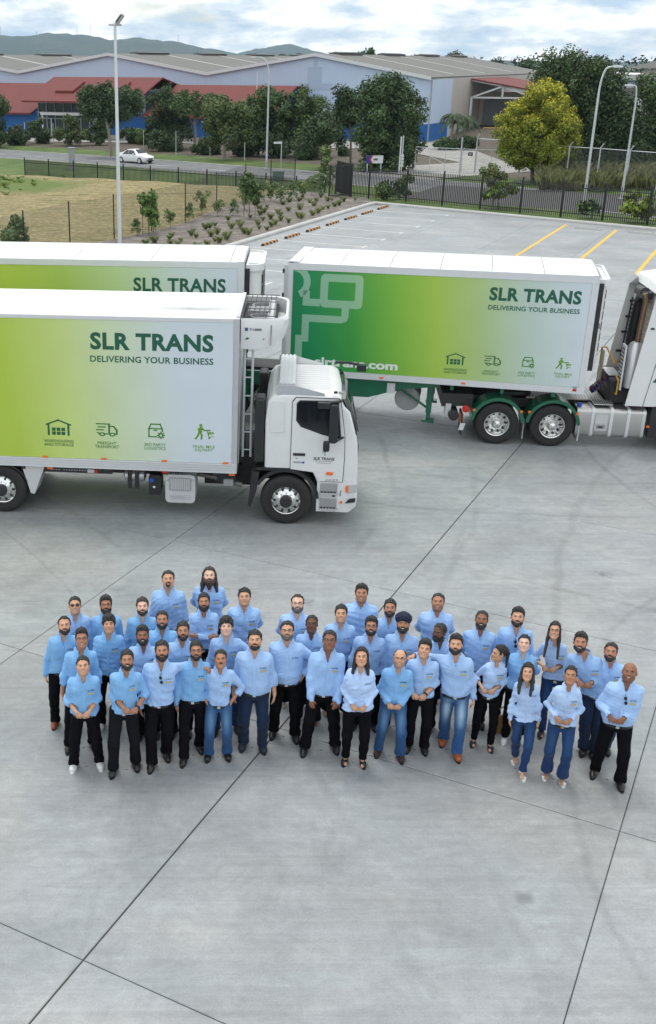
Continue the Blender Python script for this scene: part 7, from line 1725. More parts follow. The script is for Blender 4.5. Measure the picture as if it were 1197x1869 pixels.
def ik(a, b, l1, l2, hint):
    """middle joint of a two-bone chain from a to b bending toward hint"""
    a, b = Vector(a), Vector(b); d = b-a; L_ = d.length
    if L_ > (l1+l2)*0.999: b = a + d*((l1+l2)*0.999/L_); d = b-a; L_ = d.length
    x = (l1*l1-l2*l2+L_*L_)/(2*L_); h = math.sqrt(max(0, l1*l1-x*x)); u = d.normalized(); hv = Vector(hint); hv = hv - u*hv.dot(u)
    if hv.length < 1e-4: hv = Vector((0,-1,0))
    return a + u*x + hv.normalized()*h, b
LOGO_V, LOGO_F = text_mb('SLR TRANS', 0.03)
def logo_mesh():
    if 'logo' not in HAIR_CACHE:
        ax, bx = min(v[0] for v in LOGO_V), max(v[0] for v in LOGO_V)
        HAIR_CACHE['logo'] = MB().add([((v[0]-ax)/(bx-ax)*.085-.0425, 0, v[1]*.024) for v in LOGO_V], LOGO_F).mesh('logo'); HAIR_CACHE['logo'].materials.append(LOGOC)
    return HAIR_CACHE['logo']
PCOUNT = [0]
def person(head, feet=None, h=None, arms='clasp', hand=None, shirt='a', legs='black', shoes=('dress','black'), hair='short', hc='black', beard=None, bc=None, specs=None, skin=2, g=1.0, belly=0.0, sex='m', yaw=None, hyaw=0.0, hpitch=26, htilt=0, rolled=False, tucked=True, label='', extra=None, badge=1, open_=True, visible_legs=True, lean=0.0, head_s=1.0, jaw=1.0, smile=False, flare=False, bell=None):
    seed = PCOUNT[0]; PCOUNT[0] += 1; rg = random.Random(seed*13+5)
    # ---- place: feet on the ground where the photo shows them, head along its own line of sight
    if feet:
        fp = [G(*p, 0.04) for p in feet]; mid = (fp[0]+fp[1])/2; mid.y += 0.05
        hd = AT(head[0], head[1], mid.y+0.02)
        hh = hd.z if h is None else h
        hh = max(1.56, min(1.86, hh))
        off = hd.x-mid.x; base = Vector((mid.x + off*0.45, mid.y, 0)); lx = off*0.55
    else:
        hh = h or (1.74 if sex == 'm' else 1.63); p = G(head[0], head[1], hh); base = Vector((p.x, p.y-0.03, 0)); lx = 0.0
    lx += lean
    s = hh/1.75; face = -math.atan2(base.x, base.y)
    yw = face*0.75 if yaw is None else face + R(yaw)
    Rz = Matrix.Rotation(-yw, 3, 'Z')
    loc = lambda w: Rz @ (Vector(w)-base)
    t = thing('person', label, 'person', base, yw)
    f_ = sex == 'f'
    if feet:
        fl = sorted([loc(p) for p in fp], key=lambda v: v.x); FT = [(fl[0].x, fl[0].y+0.075), (fl[1].x, fl[1].y+0.075)]
    else:
        w_ = (0.10 if f_ else 0.13)*s; FT = [(-w_, rg.uniform(-.06,.06)), (w_, rg.uniform(-.06,.06))]
    lxl = lx*math.cos(yw); lyl = -0.01*s
    # ---- skeleton
    hipz = 0.925*s; thigh, shank = 0.445*s, 0.425*s; pel = Vector(((FT[0][0]+FT[1][0])/2*0.75, (FT[0][1]+FT[1][1])/2*0.6, 0)); dz = 0
    for q, ft in zip((-1,1), FT):
        hp = Vector((pel.x+q*.088*s, pel.y, 0)); dd = math.hypot(ft[0]-hp.x, ft[1]-hp.y); lim = (thigh+shank)*0.996
        dz = max(dz, hipz - (0.075*s + math.sqrt(max(0.2, lim*lim-dd*dd))))
    hipz -= dz
    hips = [Vector((pel.x+q*.088*s, pel.y, hipz)) for q in (-1,1)]; ank = [Vector((ft[0], ft[1], 0.085*s)) for ft in FT]
    knees = []
    for i in range(2):
        kf, ank[i] = ik(hips[i], ank[i], thigh, shank, (( -1,1)[i]*0.15, -1, 0)); knees.append(kf)
    shz = 1.41*s - dz; sw = (.184 if not f_ else .150)*s*(0.6+0.4*g)
    sp_x = lambda z: pel.x + (lxl-pel.x*0.5)*max(0, (z-hipz)/(1.5*s-hipz)); sp_y = lambda z: pel.y*0.9*(1-max(0,(z-hipz)/(0.7*s))*0.6) + lyl*max(0,(z-hipz)/(0.6*s))
    Z = lambda v: v*s - dz
    if f_: core = [(.80,.150,.110),(.88,.172,.122),(.96,.162,.114),(1.05,.134,.102),(1.13,.136,.106),(1.24,.148,.128),(1.32,.150,.116),(1.38,.138,.092),(1.425,.098,.074),(1.47,.060,.058)]
    else: core = [(.80,.148,.110),(.88,.160,.118),(.96,.157,.118),(1.05,.150,.115),(1.15,.156,.119),(1.26,.170,.125),(1.33,.178,.118),(1.39,.164,.098),(1.435,.108,.078),(1.478,.064,.062)]
    st = []
    for z, a, b in core:
        bel = belly*math.exp(-((z-1.04)/.13)**2); gg = 1+(g-1)*(1.0 if z < 1.42 else .4)
        st.append((Z(z), sp_x(Z(z)), sp_y(Z(z)) - bel*.07*s, (a*gg+bel*.035)*s, (b*(1+(g-1)*1.1)+bel*.06)*s))
    S_ = [Vector((sp_x(shz)+q*sw, sp_y(shz)+.01, shz-.02*s)) for q in (-1,1)]
    ua, fa = .295*s, .255*s
    cx, cy = sp_x(Z(1.0)), sp_y(Z(1.0)); fb = [r_[4] for r_ in st][3] + (belly*.07*s)   # front bulge at the waist
    hv = None
    if hand is not None:
        hw = AT(hand[0], hand[1], base.y - 0.24); hv = loc(hw)
    def pose(kind, q):
        """wrist, elbow hint, hand direction, palm normal, curl"""
        if kind == 'clasp':
            tx, tz = (hv.x, hv.z+.02*s) if hv is not None else (cx, Z(.86))
            y = cy - fb - .075*s
            return (tx+q*.085*s, y+.02*s, tz+.055*s), (q*.55,.9,-.3), (-q*.72,-.2,-.66), (0,.9,-.35), .55
        if kind == 'side': return (sp_x(Z(1.0))+q*(sw+.055*s+belly*.04), cy-.03*s, Z(.83)), (q*.35,1,0), (-q*.05,-.12,-1), (-q,0,0), .35
        if kind == 'pocket': return (cx+q*.185*s*g, cy-.03*s, Z(.94)), (q*1,.6,0), (-q*.25,-.1,-1), (-q,.2,0), .2
        if kind == 'behind': return (cx+q*.06*s, cy+fb+.06*s, Z(.95)), (q*1,.3,0), (-q*.9,.1,-.35), (0,-1,0), .4
        if kind == 'hip': return (cx+q*.185*s*g, cy-.05*s, Z(.99)), (q*1,.25,0), (-q*.55,-.55,-.55), (-q*.3,.5,0), .3
        if kind == 'cross': return (cx-q*.085*s, cy-fb-.075*s-(.03*s if q > 0 else 0), Z(1.17)+q*.015), (q*.8,-.1,-1), (-q*1,-.05,.12), (0,1,0), .2
        if kind == 'over': return (sp_x(shz)+q*(sw+.34*s), sp_y(shz)+.12*s, Z(1.34)), (q*.3,.6,-.3), (q*.75,-.6,-.1), (0,-.3,-1), .6
        if kind == 'reach': return (sp_x(shz)+q*(sw+.16*s), -.30*s, Z(1.28)), (q*.6,.2,-.6), (q*.1,-.8,-.5), (0,.2,-1), .5
        if kind == 'thigh': return (cx+q*.16*s, cy-fb-.06*s, Z(.86)), (q*.9,.5,0), (-q*.2,-.15,-1), (-q*.2,.9,0), .3
        return (cx+q*.25*s, cy, Z(.9)), (q,1,0), (0,0,-1), (-q,0,0), .3
    ar = arms if isinstance(arms, tuple) else (arms, arms)
    A_ = []
    for i, q in enumerate((-1,1)):
        w_, hint, hd_, pn, curl = pose(ar[i], q); e_, w2 = ik(S_[i], w_, ua, fa, hint); A_.append((e_, w2, Vector(hd_).normalized(), Vector(pn).normalized(), curl, ar[i]))
    # ---- head frame
    neck0 = Vector((sp_x(Z(1.44)), sp_y(Z(1.44))+.012*s, Z(1.435))); hs = 1.0*head_s*(0.98 if f_ else 1.02)*(0.5+0.5*s)
    ho = Vector((sp_x(Z(1.6))+ (lxl-sp_x(Z(1.6)))*0.3, sp_y(Z(1.5))-.012, Z(1.75)-.112*hs))
    hy = face - yw + R(hyaw)
    Rh = np.array(Matrix.Rotation(hy, 3, 'Z') @ Matrix.Rotation(R(-hpitch), 3, 'X') @ Matrix.Rotation(R(htilt), 3, 'Y'), f32)
    T = (Rh, np.array(ho, f32))
    # ---- body mesh
    hx = [a[1].x for a in A_ if a[5] not in ('pocket','behind')]; hzs = [a[1].z for a in A_ if a[5] not in ('pocket','behind')]
    allx = [a[1].x for a in A_]+[a[0].x for a in A_]+[p.x for p in ank]; ally = [a[1].y for a in A_]+[a[0].y for a in A_]+[p.y for p in ank]
    xs_f = [(ho.x-.085, ho.x+.085, .0085)] + [(a[1].x+a[2].x*.08-.085, a[1].x+a[2].x*.08+.085, .0105) for a in A_ if a[5] not in ('pocket','behind')]
    zs_f = [(ho.z-.15, ho.z+.13, .0085)] + [(a[1].z+a[2].z*.08-.09, a[1].z+a[2].z*.08+.08, .0105) for a in A_ if a[5] not in ('pocket','behind')]
    ys_f = [(ho.y-.15, ho.y+.12, .0095)] + [(a[1].y+a[2].y*.08-.07, a[1].y+a[2].y*.08+.06, .011) for a in A_ if a[5] not in ('pocket','behind')]
    bare = shoes[0] in ('sandal','flat')
    if bare: zs_f.append((0,.13,.012))
    fd = Field(axis(min(allx+[-.3])-.16, max(allx+[.3])+.16, .027, xs_f), axis(min(ally+[-.2])-.24, max(ally+[.15])+.14, .027, ys_f), axis(-.02, Z(1.75)+.06, .03, zs_f))
    fd.stack([r_ for r_ in st if r_[0] > Z(.87)], .02, -.022*s)
    for i, q in enumerate((-1,1)):
        fd.cone(hips[i], knees[i], .055*s, .04*s, .02); fd.cone(knees[i], ank[i], .042*s, .032*s, .02)
        fd.cone(ank[i]+Vector((0,.02,-.035*s)), ank[i]+Vector((0,-.12*s,-.055*s)), .03*s, .024*s, .02)
        e_, w_, hd_, pn, curl, kind = A_[i]
        fd.cone(S_[i]-Vector((q*.05*s,0,.02*s)), e_, .030*s, .030*s, .02); fa_ = .84 if f_ else .97
        fd.cone(e_, e_.lerp(w_, .35), .031*s*fa_, .036*s*fa_*(.8+.2*g), .01); fd.cone(e_.lerp(w_, .3), w_, .036*s*fa_*(.8+.2*g), .026*s*fa_, .01)
        k_ = .86*s*(0.92 if f_ else 1.0)
        sd_ = hd_.cross(pn).normalized(); pn2 = sd_.cross(hd_).normalized()
        if sd_.x*q > 0 and kind in ('side','pocket'): pass
        for j in range(4):
            o1 = (j-1.5); kn = w_ + hd_*(.088-.004*abs(o1))*k_ + sd_*o1*.021*k_
            fd.cone(w_ + hd_*.018*k_ + sd_*o1*.014*k_, kn, .0135*k_, .012*k_, .012)
            d1 = (hd_*math.cos(curl)+pn2*math.sin(curl)); d2 = (hd_*math.cos(curl*2.0)+pn2*math.sin(curl*2.0)); Lf = (.9,1.0,.96,.76)[j if q > 0 else 3-j]
            m1 = kn + d1*.042*k_*Lf; fd.cone(kn, m1, .0105*k_, .0095*k_, .004); fd.cone(m1, m1 + d2*.040*k_*Lf, .0095*k_, .0082*k_, .003)
        ts = -1 if sd_.dot(Vector((0,-1,0.3))) < 0 else 1
        tb = w_ + hd_*.022*k_ + sd_*ts*.026*k_; tm = tb + (sd_*ts*.6+hd_*.7+pn2*.25).normalized()*.045*k_; fd.cone(w_+hd_*.012*k_+sd_*ts*.012*k_, tb, .016*k_, .0145*k_, .012); fd.cone(tb, tm, .0145*k_, .012*k_, .008); fd.cone(tm, tm+(hd_*.85+pn2*.3+sd_*ts*.1).normalized()*.034*k_, .0115*k_, .0095*k_, .004)
    fd.cone(neck0-Vector((0,0,.03)), Vector(Rh @ np.array((0,.02,-.06),f32)*hs)+ho, .060*s*(.75+.25*g)*(.86 if f_ else 1), .055*hs*(.8+.2*g)*(.86 if f_ else 1), .03)
    fd.cone(neck0-Vector((0,-.01,.0)), Vector(((S_[0].x+neck0.x)/2, neck0.y+.01, shz+.0)), .05*s, .035*s, .04); fd.cone(neck0-Vector((0,-.01,.0)), Vector(((S_[1].x+neck0.x)/2, neck0.y+.01, shz+.0)), .05*s, .035*s, .04)
    head_prims(fd, T, (.93 if f_ else 1.0)*(1+(g-1)*.35), hs, jaw*(1+(g-1)*.25))
    v, fc = fd.mesh()
    sk = np.array(SKINS[skin]); col = np.repeat(sk[None], len(v), 0)
    hl = ((v-np.array(ho,f32)) @ Rh)/hs           # head-local positions
    ish = hl[:,2] > -.16
    lips = np.exp(-((hl[:,0]/.024)**2+((hl[:,2]+.061)/.009)**2))*(hl[:,1] < -.06)*ish
    col = col*(1-lips[:,None]*.75) + np.array([sk[0]*.75, sk[1]*.42, sk[2]*.42])[None]*lips[:,None]*.75
    eyes = sum(np.exp(-(((hl[:,0]-q*.032)/.017)**2+((hl[:,2]-.008)/.010)**2)) for q in (-1,1))*(hl[:,1] < -.05)*ish
    col = col*(1-.45*np.clip(eyes,0,1)[:,None])                                # lids and lashes
    cheek = sum(np.exp(-(((hl[:,0]-q*.042)/.02)**2+((hl[:,2]+.025)/.02)**2)) for q in (-1,1))*(hl[:,1] < -.03)*ish
    col = col*(1+cheek[:,None]*np.array([.10,-.04,-.06])[None])
    if beard in ('full','short','long','stubble') or (sex == 'm' and beard is None):
        amt = (.42 if beard else .12)*np.clip((-.036-hl[:,2])/.02,0,1)*(hl[:,1] < .01)*(hl[:,2] > -.135)*ish*(1-np.clip(lips,0,1))
        col = col*(1-amt[:,None]*.75)
    me = np_mesh('body', v, fc, skin_mat, True, np.clip(col,.003,1)); body = link('body', me, t)
    # ---- trousers
    pm_ = PANTS[legs]; low = 0.0 if visible_legs else 0.35
    res = .0172 if visible_legs else .024
    fd = Field(axis(min(p.x for p in ank+hips)-.16, max(p.x for p in ank+hips)+.16, res), axis(min(p.y for p in ank+hips+knees)-.2, max(p.y for p in ank+hips)+.2, res), axis(.02, Z(1.04), res*1.15))
    ts_ = [(z,x,y,a+.004*s,b+.004*s) for z,x,y,a,b in st if z < Z(1.06)]; fd.stack([(Z(.80),)+ts_[0][1:]]+ts_[1:3]+[(Z(.99),)+ts_[2][1:]], .03, -.004*s)
    gl = .75+.25*g
    slim = 0.9 if f_ else 1.0
    for i in range(2):
        fd.cone(hips[i]+Vector((0,0,-.02)), knees[i], .098*s*gl*slim, .075*s*gl*slim, .03)
        an = ank[i]+Vector((0,.005,-.02*s)); rb = (.070 if not f_ else .053)*s*(1.45 if bell else 1)
        fd.cone(knees[i], an, .075*s*gl*slim, rb, .02)
        if not f_: fd.cone(an+Vector((0,-.01,.03)), an+Vector((0,-.012,-.005)), rb*1.04, rb*1.08, .02)
    fd.wrinkle(.0085, 17, seed+50, ([0,.25*s,.42*s,.6*s,.95*s,1.1*s],[1.3,1.0,.9,.5,.4,.3]))
    fd.halfspace_cut((.055 if not f_ else .075)*s); fd.F = np.maximum(fd.F, (fd.z-Z(.95))[None,None,:])
    v, fc = fd.mesh(); cols = None
    fr_ = np.zeros(len(v))
    if legs in ('blue','fade','indigo','navy'):
        for i in range(2):
            th_ = np.array(hips[i].lerp(knees[i], .55)); fr_ += np.exp(-(((v[:,0]-th_[0])/.05)**2+((v[:,2]-th_[2])/.17)**2))*(v[:,1] < th_[1])
        fr_ = np.clip(fr_*({'fade':.85,'blue':.5}.get(legs,.35)),0,1)
    link('trousers', np_mesh('trousers', v, fc, pm_, True, np.repeat(fr_[:,None],3,1)), t)
    # ---- shirt
    hem = Z(.912) if tucked else Z(.85)
    ex = [S_[0],S_[1]] + [a[0] for a in A_] + [a[1] for a in A_]
    fd = Field(axis(min(p.x for p in ex)-.12, max(p.x for p in ex)+.12, .0132), axis(min([p.y for p in ex]+[-.2*g-.1*belly])-.10, max([p.y for p in ex]+[.17*g])+.10, .0132), axis(min(hem, min(p.z for p in ex))-.08, Z(1.53), .0132))
    S2 = [list(r_) for r_ in st if (r_[0] > Z(.83))]
    S2 = [(z,x,y,a+(.004*s if z < Z(1.0) else .002*s if z < Z(1.1) else 0),b+(.008*s if z < Z(1.0) else .004*s if z < Z(1.1) else 0)) for z,x,y,a,b in S2]
    fd.stack(S2, .02, (.009 if not f_ else .008)*s); fd.halfspace_cut(hem)
    cuffs = []
    for i, q in enumerate((-1,1)):
        e_, w_, hd_, pn, curl, kind = A_[i]; r0 = (.0555 if not f_ else .048)*s*gl
        fd.cone(S_[i]+Vector((-q*.03*s,0,.0)), e_, r0, r0*.86, .045)
        end = e_.lerp(w_, .38 if rolled else .97); r1 = r0*.84
        fd.cone(e_, end, r0*.86, r1 if rolled else r0*.80, .03)
        u_ = (w_-e_).normalized()
        cuffs.append((end-u_*.03*s, end+u_*.008*s, (r1*1.06 if rolled else r0*.82)))
        # gathers inside the elbow
        fd.cone(e_-u_*.01, e_+u_*.05*s, r0*.92, r0*.80, .02)
    for a, b, r_ in cuffs: fd.cone(a, b, r_, r_, .006)
    fd.wrinkle(.0095, 17, seed+80, ([Z(.8),Z(.95),Z(1.1),Z(1.25),Z(1.4),Z(1.5)],[1.2,1.4,1.2,.8,.5,.3])); fd.wrinkle(.003, 40, seed+180, ([Z(.8),Z(.95),Z(1.1),Z(1.25),Z(1.4),Z(1.5)],[1.2,1.2,1.0,.7,.4,.3]))
    if tucked and not f_:   # soft overhang above the belt
        pass
    fd.cutcone(neck0-Vector((0,.0,.01)), neck0+Vector((0,0,.12)), .066*s, .075*s, .008)
    if open_: fd.cutcone(neck0+Vector((0,-.075*s,.03*s)), neck0+Vector((0,-.125*s,-.09*s)), .030*s, .006, .008)
    for i in range(2):
        a, b, r_ = cuffs[i]; u_ = (b-a).normalized(); fd.cutcone(b+u_*.006, b+u_*(.05+r_), r_*.85, r_*1.15, .006)
    v, fc = fd.mesh()
    # keep a belly bulge in the stack honest by nothing else; link
    sh = link('shirt', np_mesh('shirt', v, fc, SHIRT[shirt], True), t)
    co = link('collar', with_mat(shared('collar_open' if open_ else 'collar', collar_mb(open_)), SHIRT[shirt]), sh, neck0+Vector((0,-.006,.052*s))); co.scale = (s*(.86 if f_ else (.75+.25*g)),)*3
    # front surface lookup for placket, badge and things hung on the shirt
    sta = np.array(st)
    vv_, = (v,)
    def front(x, z):
        m = (np.abs(vv_[:,0]-x) < .014) & (np.abs(vv_[:,2]-z) < .014)
        if m.any(): return float(vv_[m][:,1].min())
        cx_, cy_, a_, b_ = [np.interp(z, sta[:,0], sta[:,j]) for j in (1,2,3,4)]; return cy_-b_-.02
    zs_ = np.linspace(Z(1.37 if open_ else 1.43), hem+.02, 9); pts = [(float(np.interp(z, sta[:,0], sta[:,1])), z) for z in zs_]
    mb = MB(); w_ = .013*s
    V_ = [(x-w_, front(x,z)-.002, z) for x,z in pts] + [(x+w_, front(x,z)-.002, z) for x,z in pts] + [(x-w_, front(x,z)+.012, z) for x,z in pts] + [(x+w_, front(x,z)+.012, z) for x,z in pts]; N = len(pts)
    F_ = []
    for k in range(N-1): F_ += [(k,k+1,N+k+1,N+k), (k,2*N+k,2*N+k+1,k+1), (N+k,N+k+1,3*N+k+1,3*N+k)]
    if ar[0] != 'cross': obj('placket', mb.add(V_, F_), SHIRT[shirt], sh, smooth=True)
    lxp, lzp = float(np.interp(Z(1.30), sta[:,0], sta[:,1])) + .092*s*g, Z(1.305)
    nx = (front(lxp+.03,lzp)-front(lxp-.03,lzp))/.06; ry = math.atan(nx); nz = (front(lxp,lzp+.03)-front(lxp,lzp-.03))/.06
    lo_ = link('logo', logo_mesh(), sh, (lxp, front(lxp,lzp)-.006, lzp), (0, 0, ry))
    if badge:
        zb_ = lzp-.036; bm_ = shared('badge', MB().box(-.036,.036,-.003,.003,-.012,.012), False); link('name_badge', with_mat(bm_, BADGE if badge == 1 else BADGE2), sh, (lxp, front(lxp,zb_)-.007, zb_), (0,0,ry))
    if tucked:
        rr_ = [(z,x,y,a,b) for z,x,y,a,b in st if True]; zb0 = hem-.012; I_ = lambda j: float(np.interp(zb0, sta[:,0], sta[:,j]))
        ring = lambda z, gr: [(I_(1)+(I_(3)+gr)*np.sign(math.cos(a))*abs(math.cos(a))**(2/2.35), I_(2)+(I_(4)+gr)*np.sign(math.sin(a))*abs(math.sin(a))**(2/2.35), z) for a in [2*math.pi*k/28 for k in range(28)]]
        obj('belt', MB().loft([ring(zb0-.020,-.002), ring(zb0-.020,.006), ring(zb0+.018,.006), ring(zb0+.018,-.002)], cap=False), BELT, t, smooth=True)
        bx_ = I_(1); by_ = I_(2)-I_(4)-.008; obj('buckle', MB().box(bx_-.02,bx_+.02,by_-.006,by_+.004,zb0-.016,zb0+.016), BUCKLE if bell else ALU, t)
    # ---- shoes
    if visible_legs:
        up, so = shoe_meshes(shoes[0]); sm = SHOEC[shoes[1]]
        for i, q in enumerate((-1,1)):
            kz = math.atan2(knees[i].x-ank[i].x, 1)*0 + q*R(14 if not feet else 10)
            o = link('shoe', with_mat(up, sm), t, (ank[i].x, ank[i].y, 0.0), (0,0,kz)); o.scale = (s*(.9 if f_ else 1.03),)*3
            link('sole', with_mat(so, MATS['white_paint'] if shoes[1] == 'white' else BLACK), o)
    # ---- head parts
    def onhead(name, me_, p=(0,0,0), sc_=None):
        o = link(name, me_, t); o.matrix_local = Matrix.Translation(ho + Vector(Rh @ (np.array(p,f32)*hs))) @ Matrix(Rh.tolist()).to_4x4() @ Matrix.Diagonal(((sc_ or (hs*(.93 if f_ else 1.0)*(1+(g-1)*.35), hs, hs)) + (1,)) if isinstance(sc_, tuple) or sc_ is None else (sc_,sc_,sc_,1)); return o
    if hair == 'turban': onhead('turban', with_mat(turban_mesh(), mat('navy_turban_cloth', srgb(24,32,58), 0.85)))
    elif hair: onhead('hair', with_mat(hair_mesh(hair), HAIRC[hc]))
    if beard and beard != 'stubble': onhead('beard', with_mat(beard_mesh(beard), HAIRC[bc or hc]))
    ey = with_mat(shared('eyeball', MB().ico((0,0,0), (.0115,.009,.0062), 10, 8)), EYE); ir = with_mat(shared('iris', MB().ico((0,0,0), (.0062,.003,.0056), 8, 6)), IRIS)
    br = with_mat(shared('eyebrow', MB().tube([(-.017,.004,-.002),(0,-.002,.003),(.019,.010,-.001)], [.003,.0045,.002], 6)), HAIRC['black' if hc == 'black' else hc])
    for q in (-1,1):
        e_ = onhead('eye', ey, (q*.032*(.93 if f_ else 1),-.0785,.005)); link('iris', ir, e_, (0,-.0075,.0005))
        b_ = onhead('eyebrow', br, (q*.033*(.93 if f_ else 1),-.0915,.027)); 
        if q < 0: b_.matrix_local = b_.matrix_local @ Matrix.Diagonal((-1,1,1,1))
    if smile: onhead('teeth', with_mat(shared('teeth', MB().add([(-.017,-.0985,-.0575),(0,-.1005,-.0585),(.017,-.0985,-.0575),(.012,-.0975,-.066),(0,-.0995,-.068),(-.012,-.0975,-.066)], [(0,1,4,5),(1,2,3,4)]), False), TEETH))
    if specs: onhead('glasses', with_mat(shared('glasses_dark' if specs == 'sun' else 'glasses', glasses_mb(specs == 'sun'), False), SUNGL if specs == 'sun' else BLACK), (0,0,0) if specs != 'top' else (0,.045,.10))
    if extra == 'hang' or extra == 'hang_low':
        x_, z_ = float(np.interp(Z(1.33), sta[:,0], sta[:,1])) + (0 if extra == 'hang' else .01), Z(1.31)
        o = link('hung_sunglasses', with_mat(shared('glasses_dark', glasses_mb(True), False), SUNGL), sh, (x_, front(x_,z_)+.085, z_), (0, R(80), 0)); 
    if extra == 'watch':
        e_, w_, hd_, *_r = A_[1]; u_ = (w_-e_).normalized(); obj('watch', MB().tube([tuple(w_-u_*.012), tuple(w_+u_*.012)], .034*s, 12), BLACK, t)
    return t
# ================================================================ the group, front row first (head top and shoes read off the photograph)
N_ = lambda *a, **k: person(*a, **k)
GRP = 'staff posing in blue shirts'
N_((151,1199), ((135,1401),(181,1397)), arms='clasp', hand=(151,1312), shirt='b', shoes=('sneaker','white'), hair='crop', skin=1, g=1.08, belly=.25, rolled=True, smile=True, jaw=1.1, label='person in sky blue shirt, black trousers and white sneakers, hands clasped, front left end')
N_((232,1188), ((207,1410),(247,1398)), arms='clasp', hand=(238,1308), shirt='b', legs='charcoal', shoes=('loafer','black'), hair='short', beard='short', skin=2, g=.9, rolled=True, smile=True, extra='watch', label='slim person in black loafers with rolled sleeves, second in front row from left')
N_((295.5,1171), ((277,1400),(303,1380)), arms=('side','over'), shirt='c', hair='short', beard='full', skin=2, g=1.08, extra='hang', label='person with sunglasses hung on placket, one arm over neighbour, third in front row')
N_((358,1171.5), ((336,1390),(364,1366)), arms=('side','side'), shirt='b', hair='short', beard='short', specs='clear', skin=2, g=.95, label='person in glasses, sky blue shirt and black trousers, left of the faded jeans')
N_((402.7,1187), ((381,1382),(414,1380)), arms='pocket', shirt='c', legs='blue', shoes=('boot','black'), hair='crop', beard='moustache', skin=2, g=.93, rolled=True, label='shorter person in faded blue jeans with belt, both hands in pockets')
N_((465,1152), ((444,1362),(478,1366)), arms='side', shirt='c', legs='navy', shoes=('sneaker','navy'), hair='short', beard='short', skin=1, g=1.22, belly=.35, rolled=True, jaw=1.05, label='broad person in light blue shirt and navy jeans, arms hanging at sides')
N_((524,1135), ((499,1340),(538,1347)), arms=('behind','hip'), shirt='c', hair='crop', beard='short', bc='grey', specs='clear', skin=1, g=1.2, belly=.45, badge=0, label='heavy person in glasses with one hand on the hip, behind the front row centre')
N_((602,1147), ((556,1371),(611,1366)), arms=('thigh','thigh'), shirt='a', hair='crop', specs='clear', skin=3, g=1.12, belly=.15, extra='watch', label='person in glasses standing wide with both hands on thighs and a watch')
N_((660,1183), ((630,1390),(661,1394)), arms='clasp', hand=(654,1303), shirt='w', shoes=('flat','black'), hair='long_back', skin=1, g=1.12, sex='f', tucked=False, badge=0, label='person in palest blue shirt and black flat shoes, hands clasped, centre front')
N_((730,1186), ((690,1374),(730,1384)), arms='clasp', hand=(719,1300), shirt='b', legs='blue', shoes=('boot','dkbrown'), hair='thin', specs='clear', beard='stubble', skin=1, g=.98, smile=True, label='person in glasses, sky blue shirt, mid blue jeans and dark suede boots')
N_((775,1169), ((745,1366),(773,1369)), arms='clasp', hand=(764,1282), shirt='c', hair='swept', skin=1, g=1.0, rolled=True, smile=True, htilt=8, extra='watch', label='person with head tilted and a dark watch, leaning beside the faded jeans and tan boots')
N_((832,1161), ((809,1354),(833,1381)), arms=('over','side'), shirt='c', legs='fade', shoes=('boot','rust'), hair='quiff', beard='full', skin=1, g=1.12, belly=.1, label='person in faded jeans and tan leather boots with one arm round a neighbour')
N_((912,1176), ((864,1357),(894,1366)), arms='clasp', hand=(890,1275), shirt='w', shoes=('flat','navy'), hair='ponytail', skin=1, g=.86, sex='f', hyaw=-65, hpitch=5, rolled=True, label='person in pale blue shirt and black trousers turning sideways with crossed wrists')
N_((963.4,1211), ((940,1388),(953,1417)), arms='side', shirt='w', legs='indigo', shoes=('sandal','white'), hair='long_loose', skin=1, g=.92, sex='f', tucked=False, badge=0, specs='top', label='person in pale blue untucked shirt, indigo jeans and white sandals, arms down')
N_((1042,1216.5), ((997,1416),(1025,1427)), arms='clasp', hand=(1027,1330), shirt='w', legs='indigo', shoes=('sandal','white'), hair='ponytail', skin=2, g=.95, sex='f', bell=True, label='person in flared blue jeans with gold buckle and white sandals, hands clasped')
N_((1150,1209), ((1085,1412),(1131,1434)), arms='clasp', hand=(1124,1321), shirt='c', hair=None, beard='stubble', skin=3, g=1.14, belly=.4, smile=True, extra='hang_low', label='person at the right end in black trousers with sunglasses hung at open collar')
# second row and those behind
N_((117.6,1126.5), ((101,1322),(130,1318)), arms='side', shirt='b', shoes=('dress','brown'), hair='receding', beard='short', skin=1, g=1.05, label='person at the far left edge with tan leather shoes and black trousers')
N_((149,1149.6), ((127,1366),(170,1362)), arms='side', shirt='b', shoes=('loafer','black'), hair='quiff', specs='clear', skin=2, g=.9, rolled=True, smile=True, label='slim person in glasses behind the white sneakers, left end')
N_((136.4,1089), None, 1.76, arms='side', shirt='a', hair='crop', specs='sun', skin=1, g=1.05, smile=True, visible_legs=False, label='person wearing dark sunglasses, leftmost of the back row')
N_((193,1088), None, 1.76, arms='side', shirt='b', hair='swept', beard='full', specs='clear', skin=2, g=1.0, visible_legs=False, label='person in dark rimmed glasses, second from left in the back row')
N_((198.6,1124), ((185,1326),(214,1322)), arms=('thigh','side'), shirt='b', shoes=('sneaker','white'), hair='fringe', skin=1, g=.98, label='tall slender person in sky blue shirt, one arm forward, behind the loafers')
N_((259.7,1091.4), None, 1.77, arms='side', shirt='b', hair='short', beard='short', skin=0, hc='brown', g=1.05, visible_legs=False, label='person in sky blue shirt, third from left in the back row')
N_((306.8,1042), None, 1.84, arms='side', shirt='a', hair='crop', beard='goatee', skin=1, g=1.22, rolled=True, visible_legs=False, label='tall person standing farthest back on the left, sleeves rolled')
N_((295.5,1114.7), None, 1.74, arms='side', shirt='b', hair='crop', beard='short', skin=2, g=1.08, smile=True, visible_legs=False, label='smiling person in sky blue shirt just below the tall one at the back left')
N_((259.7,1144.5), ((255,1345),(284,1340)), arms='side', shirt='a', hair='quiff', beard='full', skin=3, g=1.08, smile=True, label='person in light blue shirt behind the slim person with loafers')
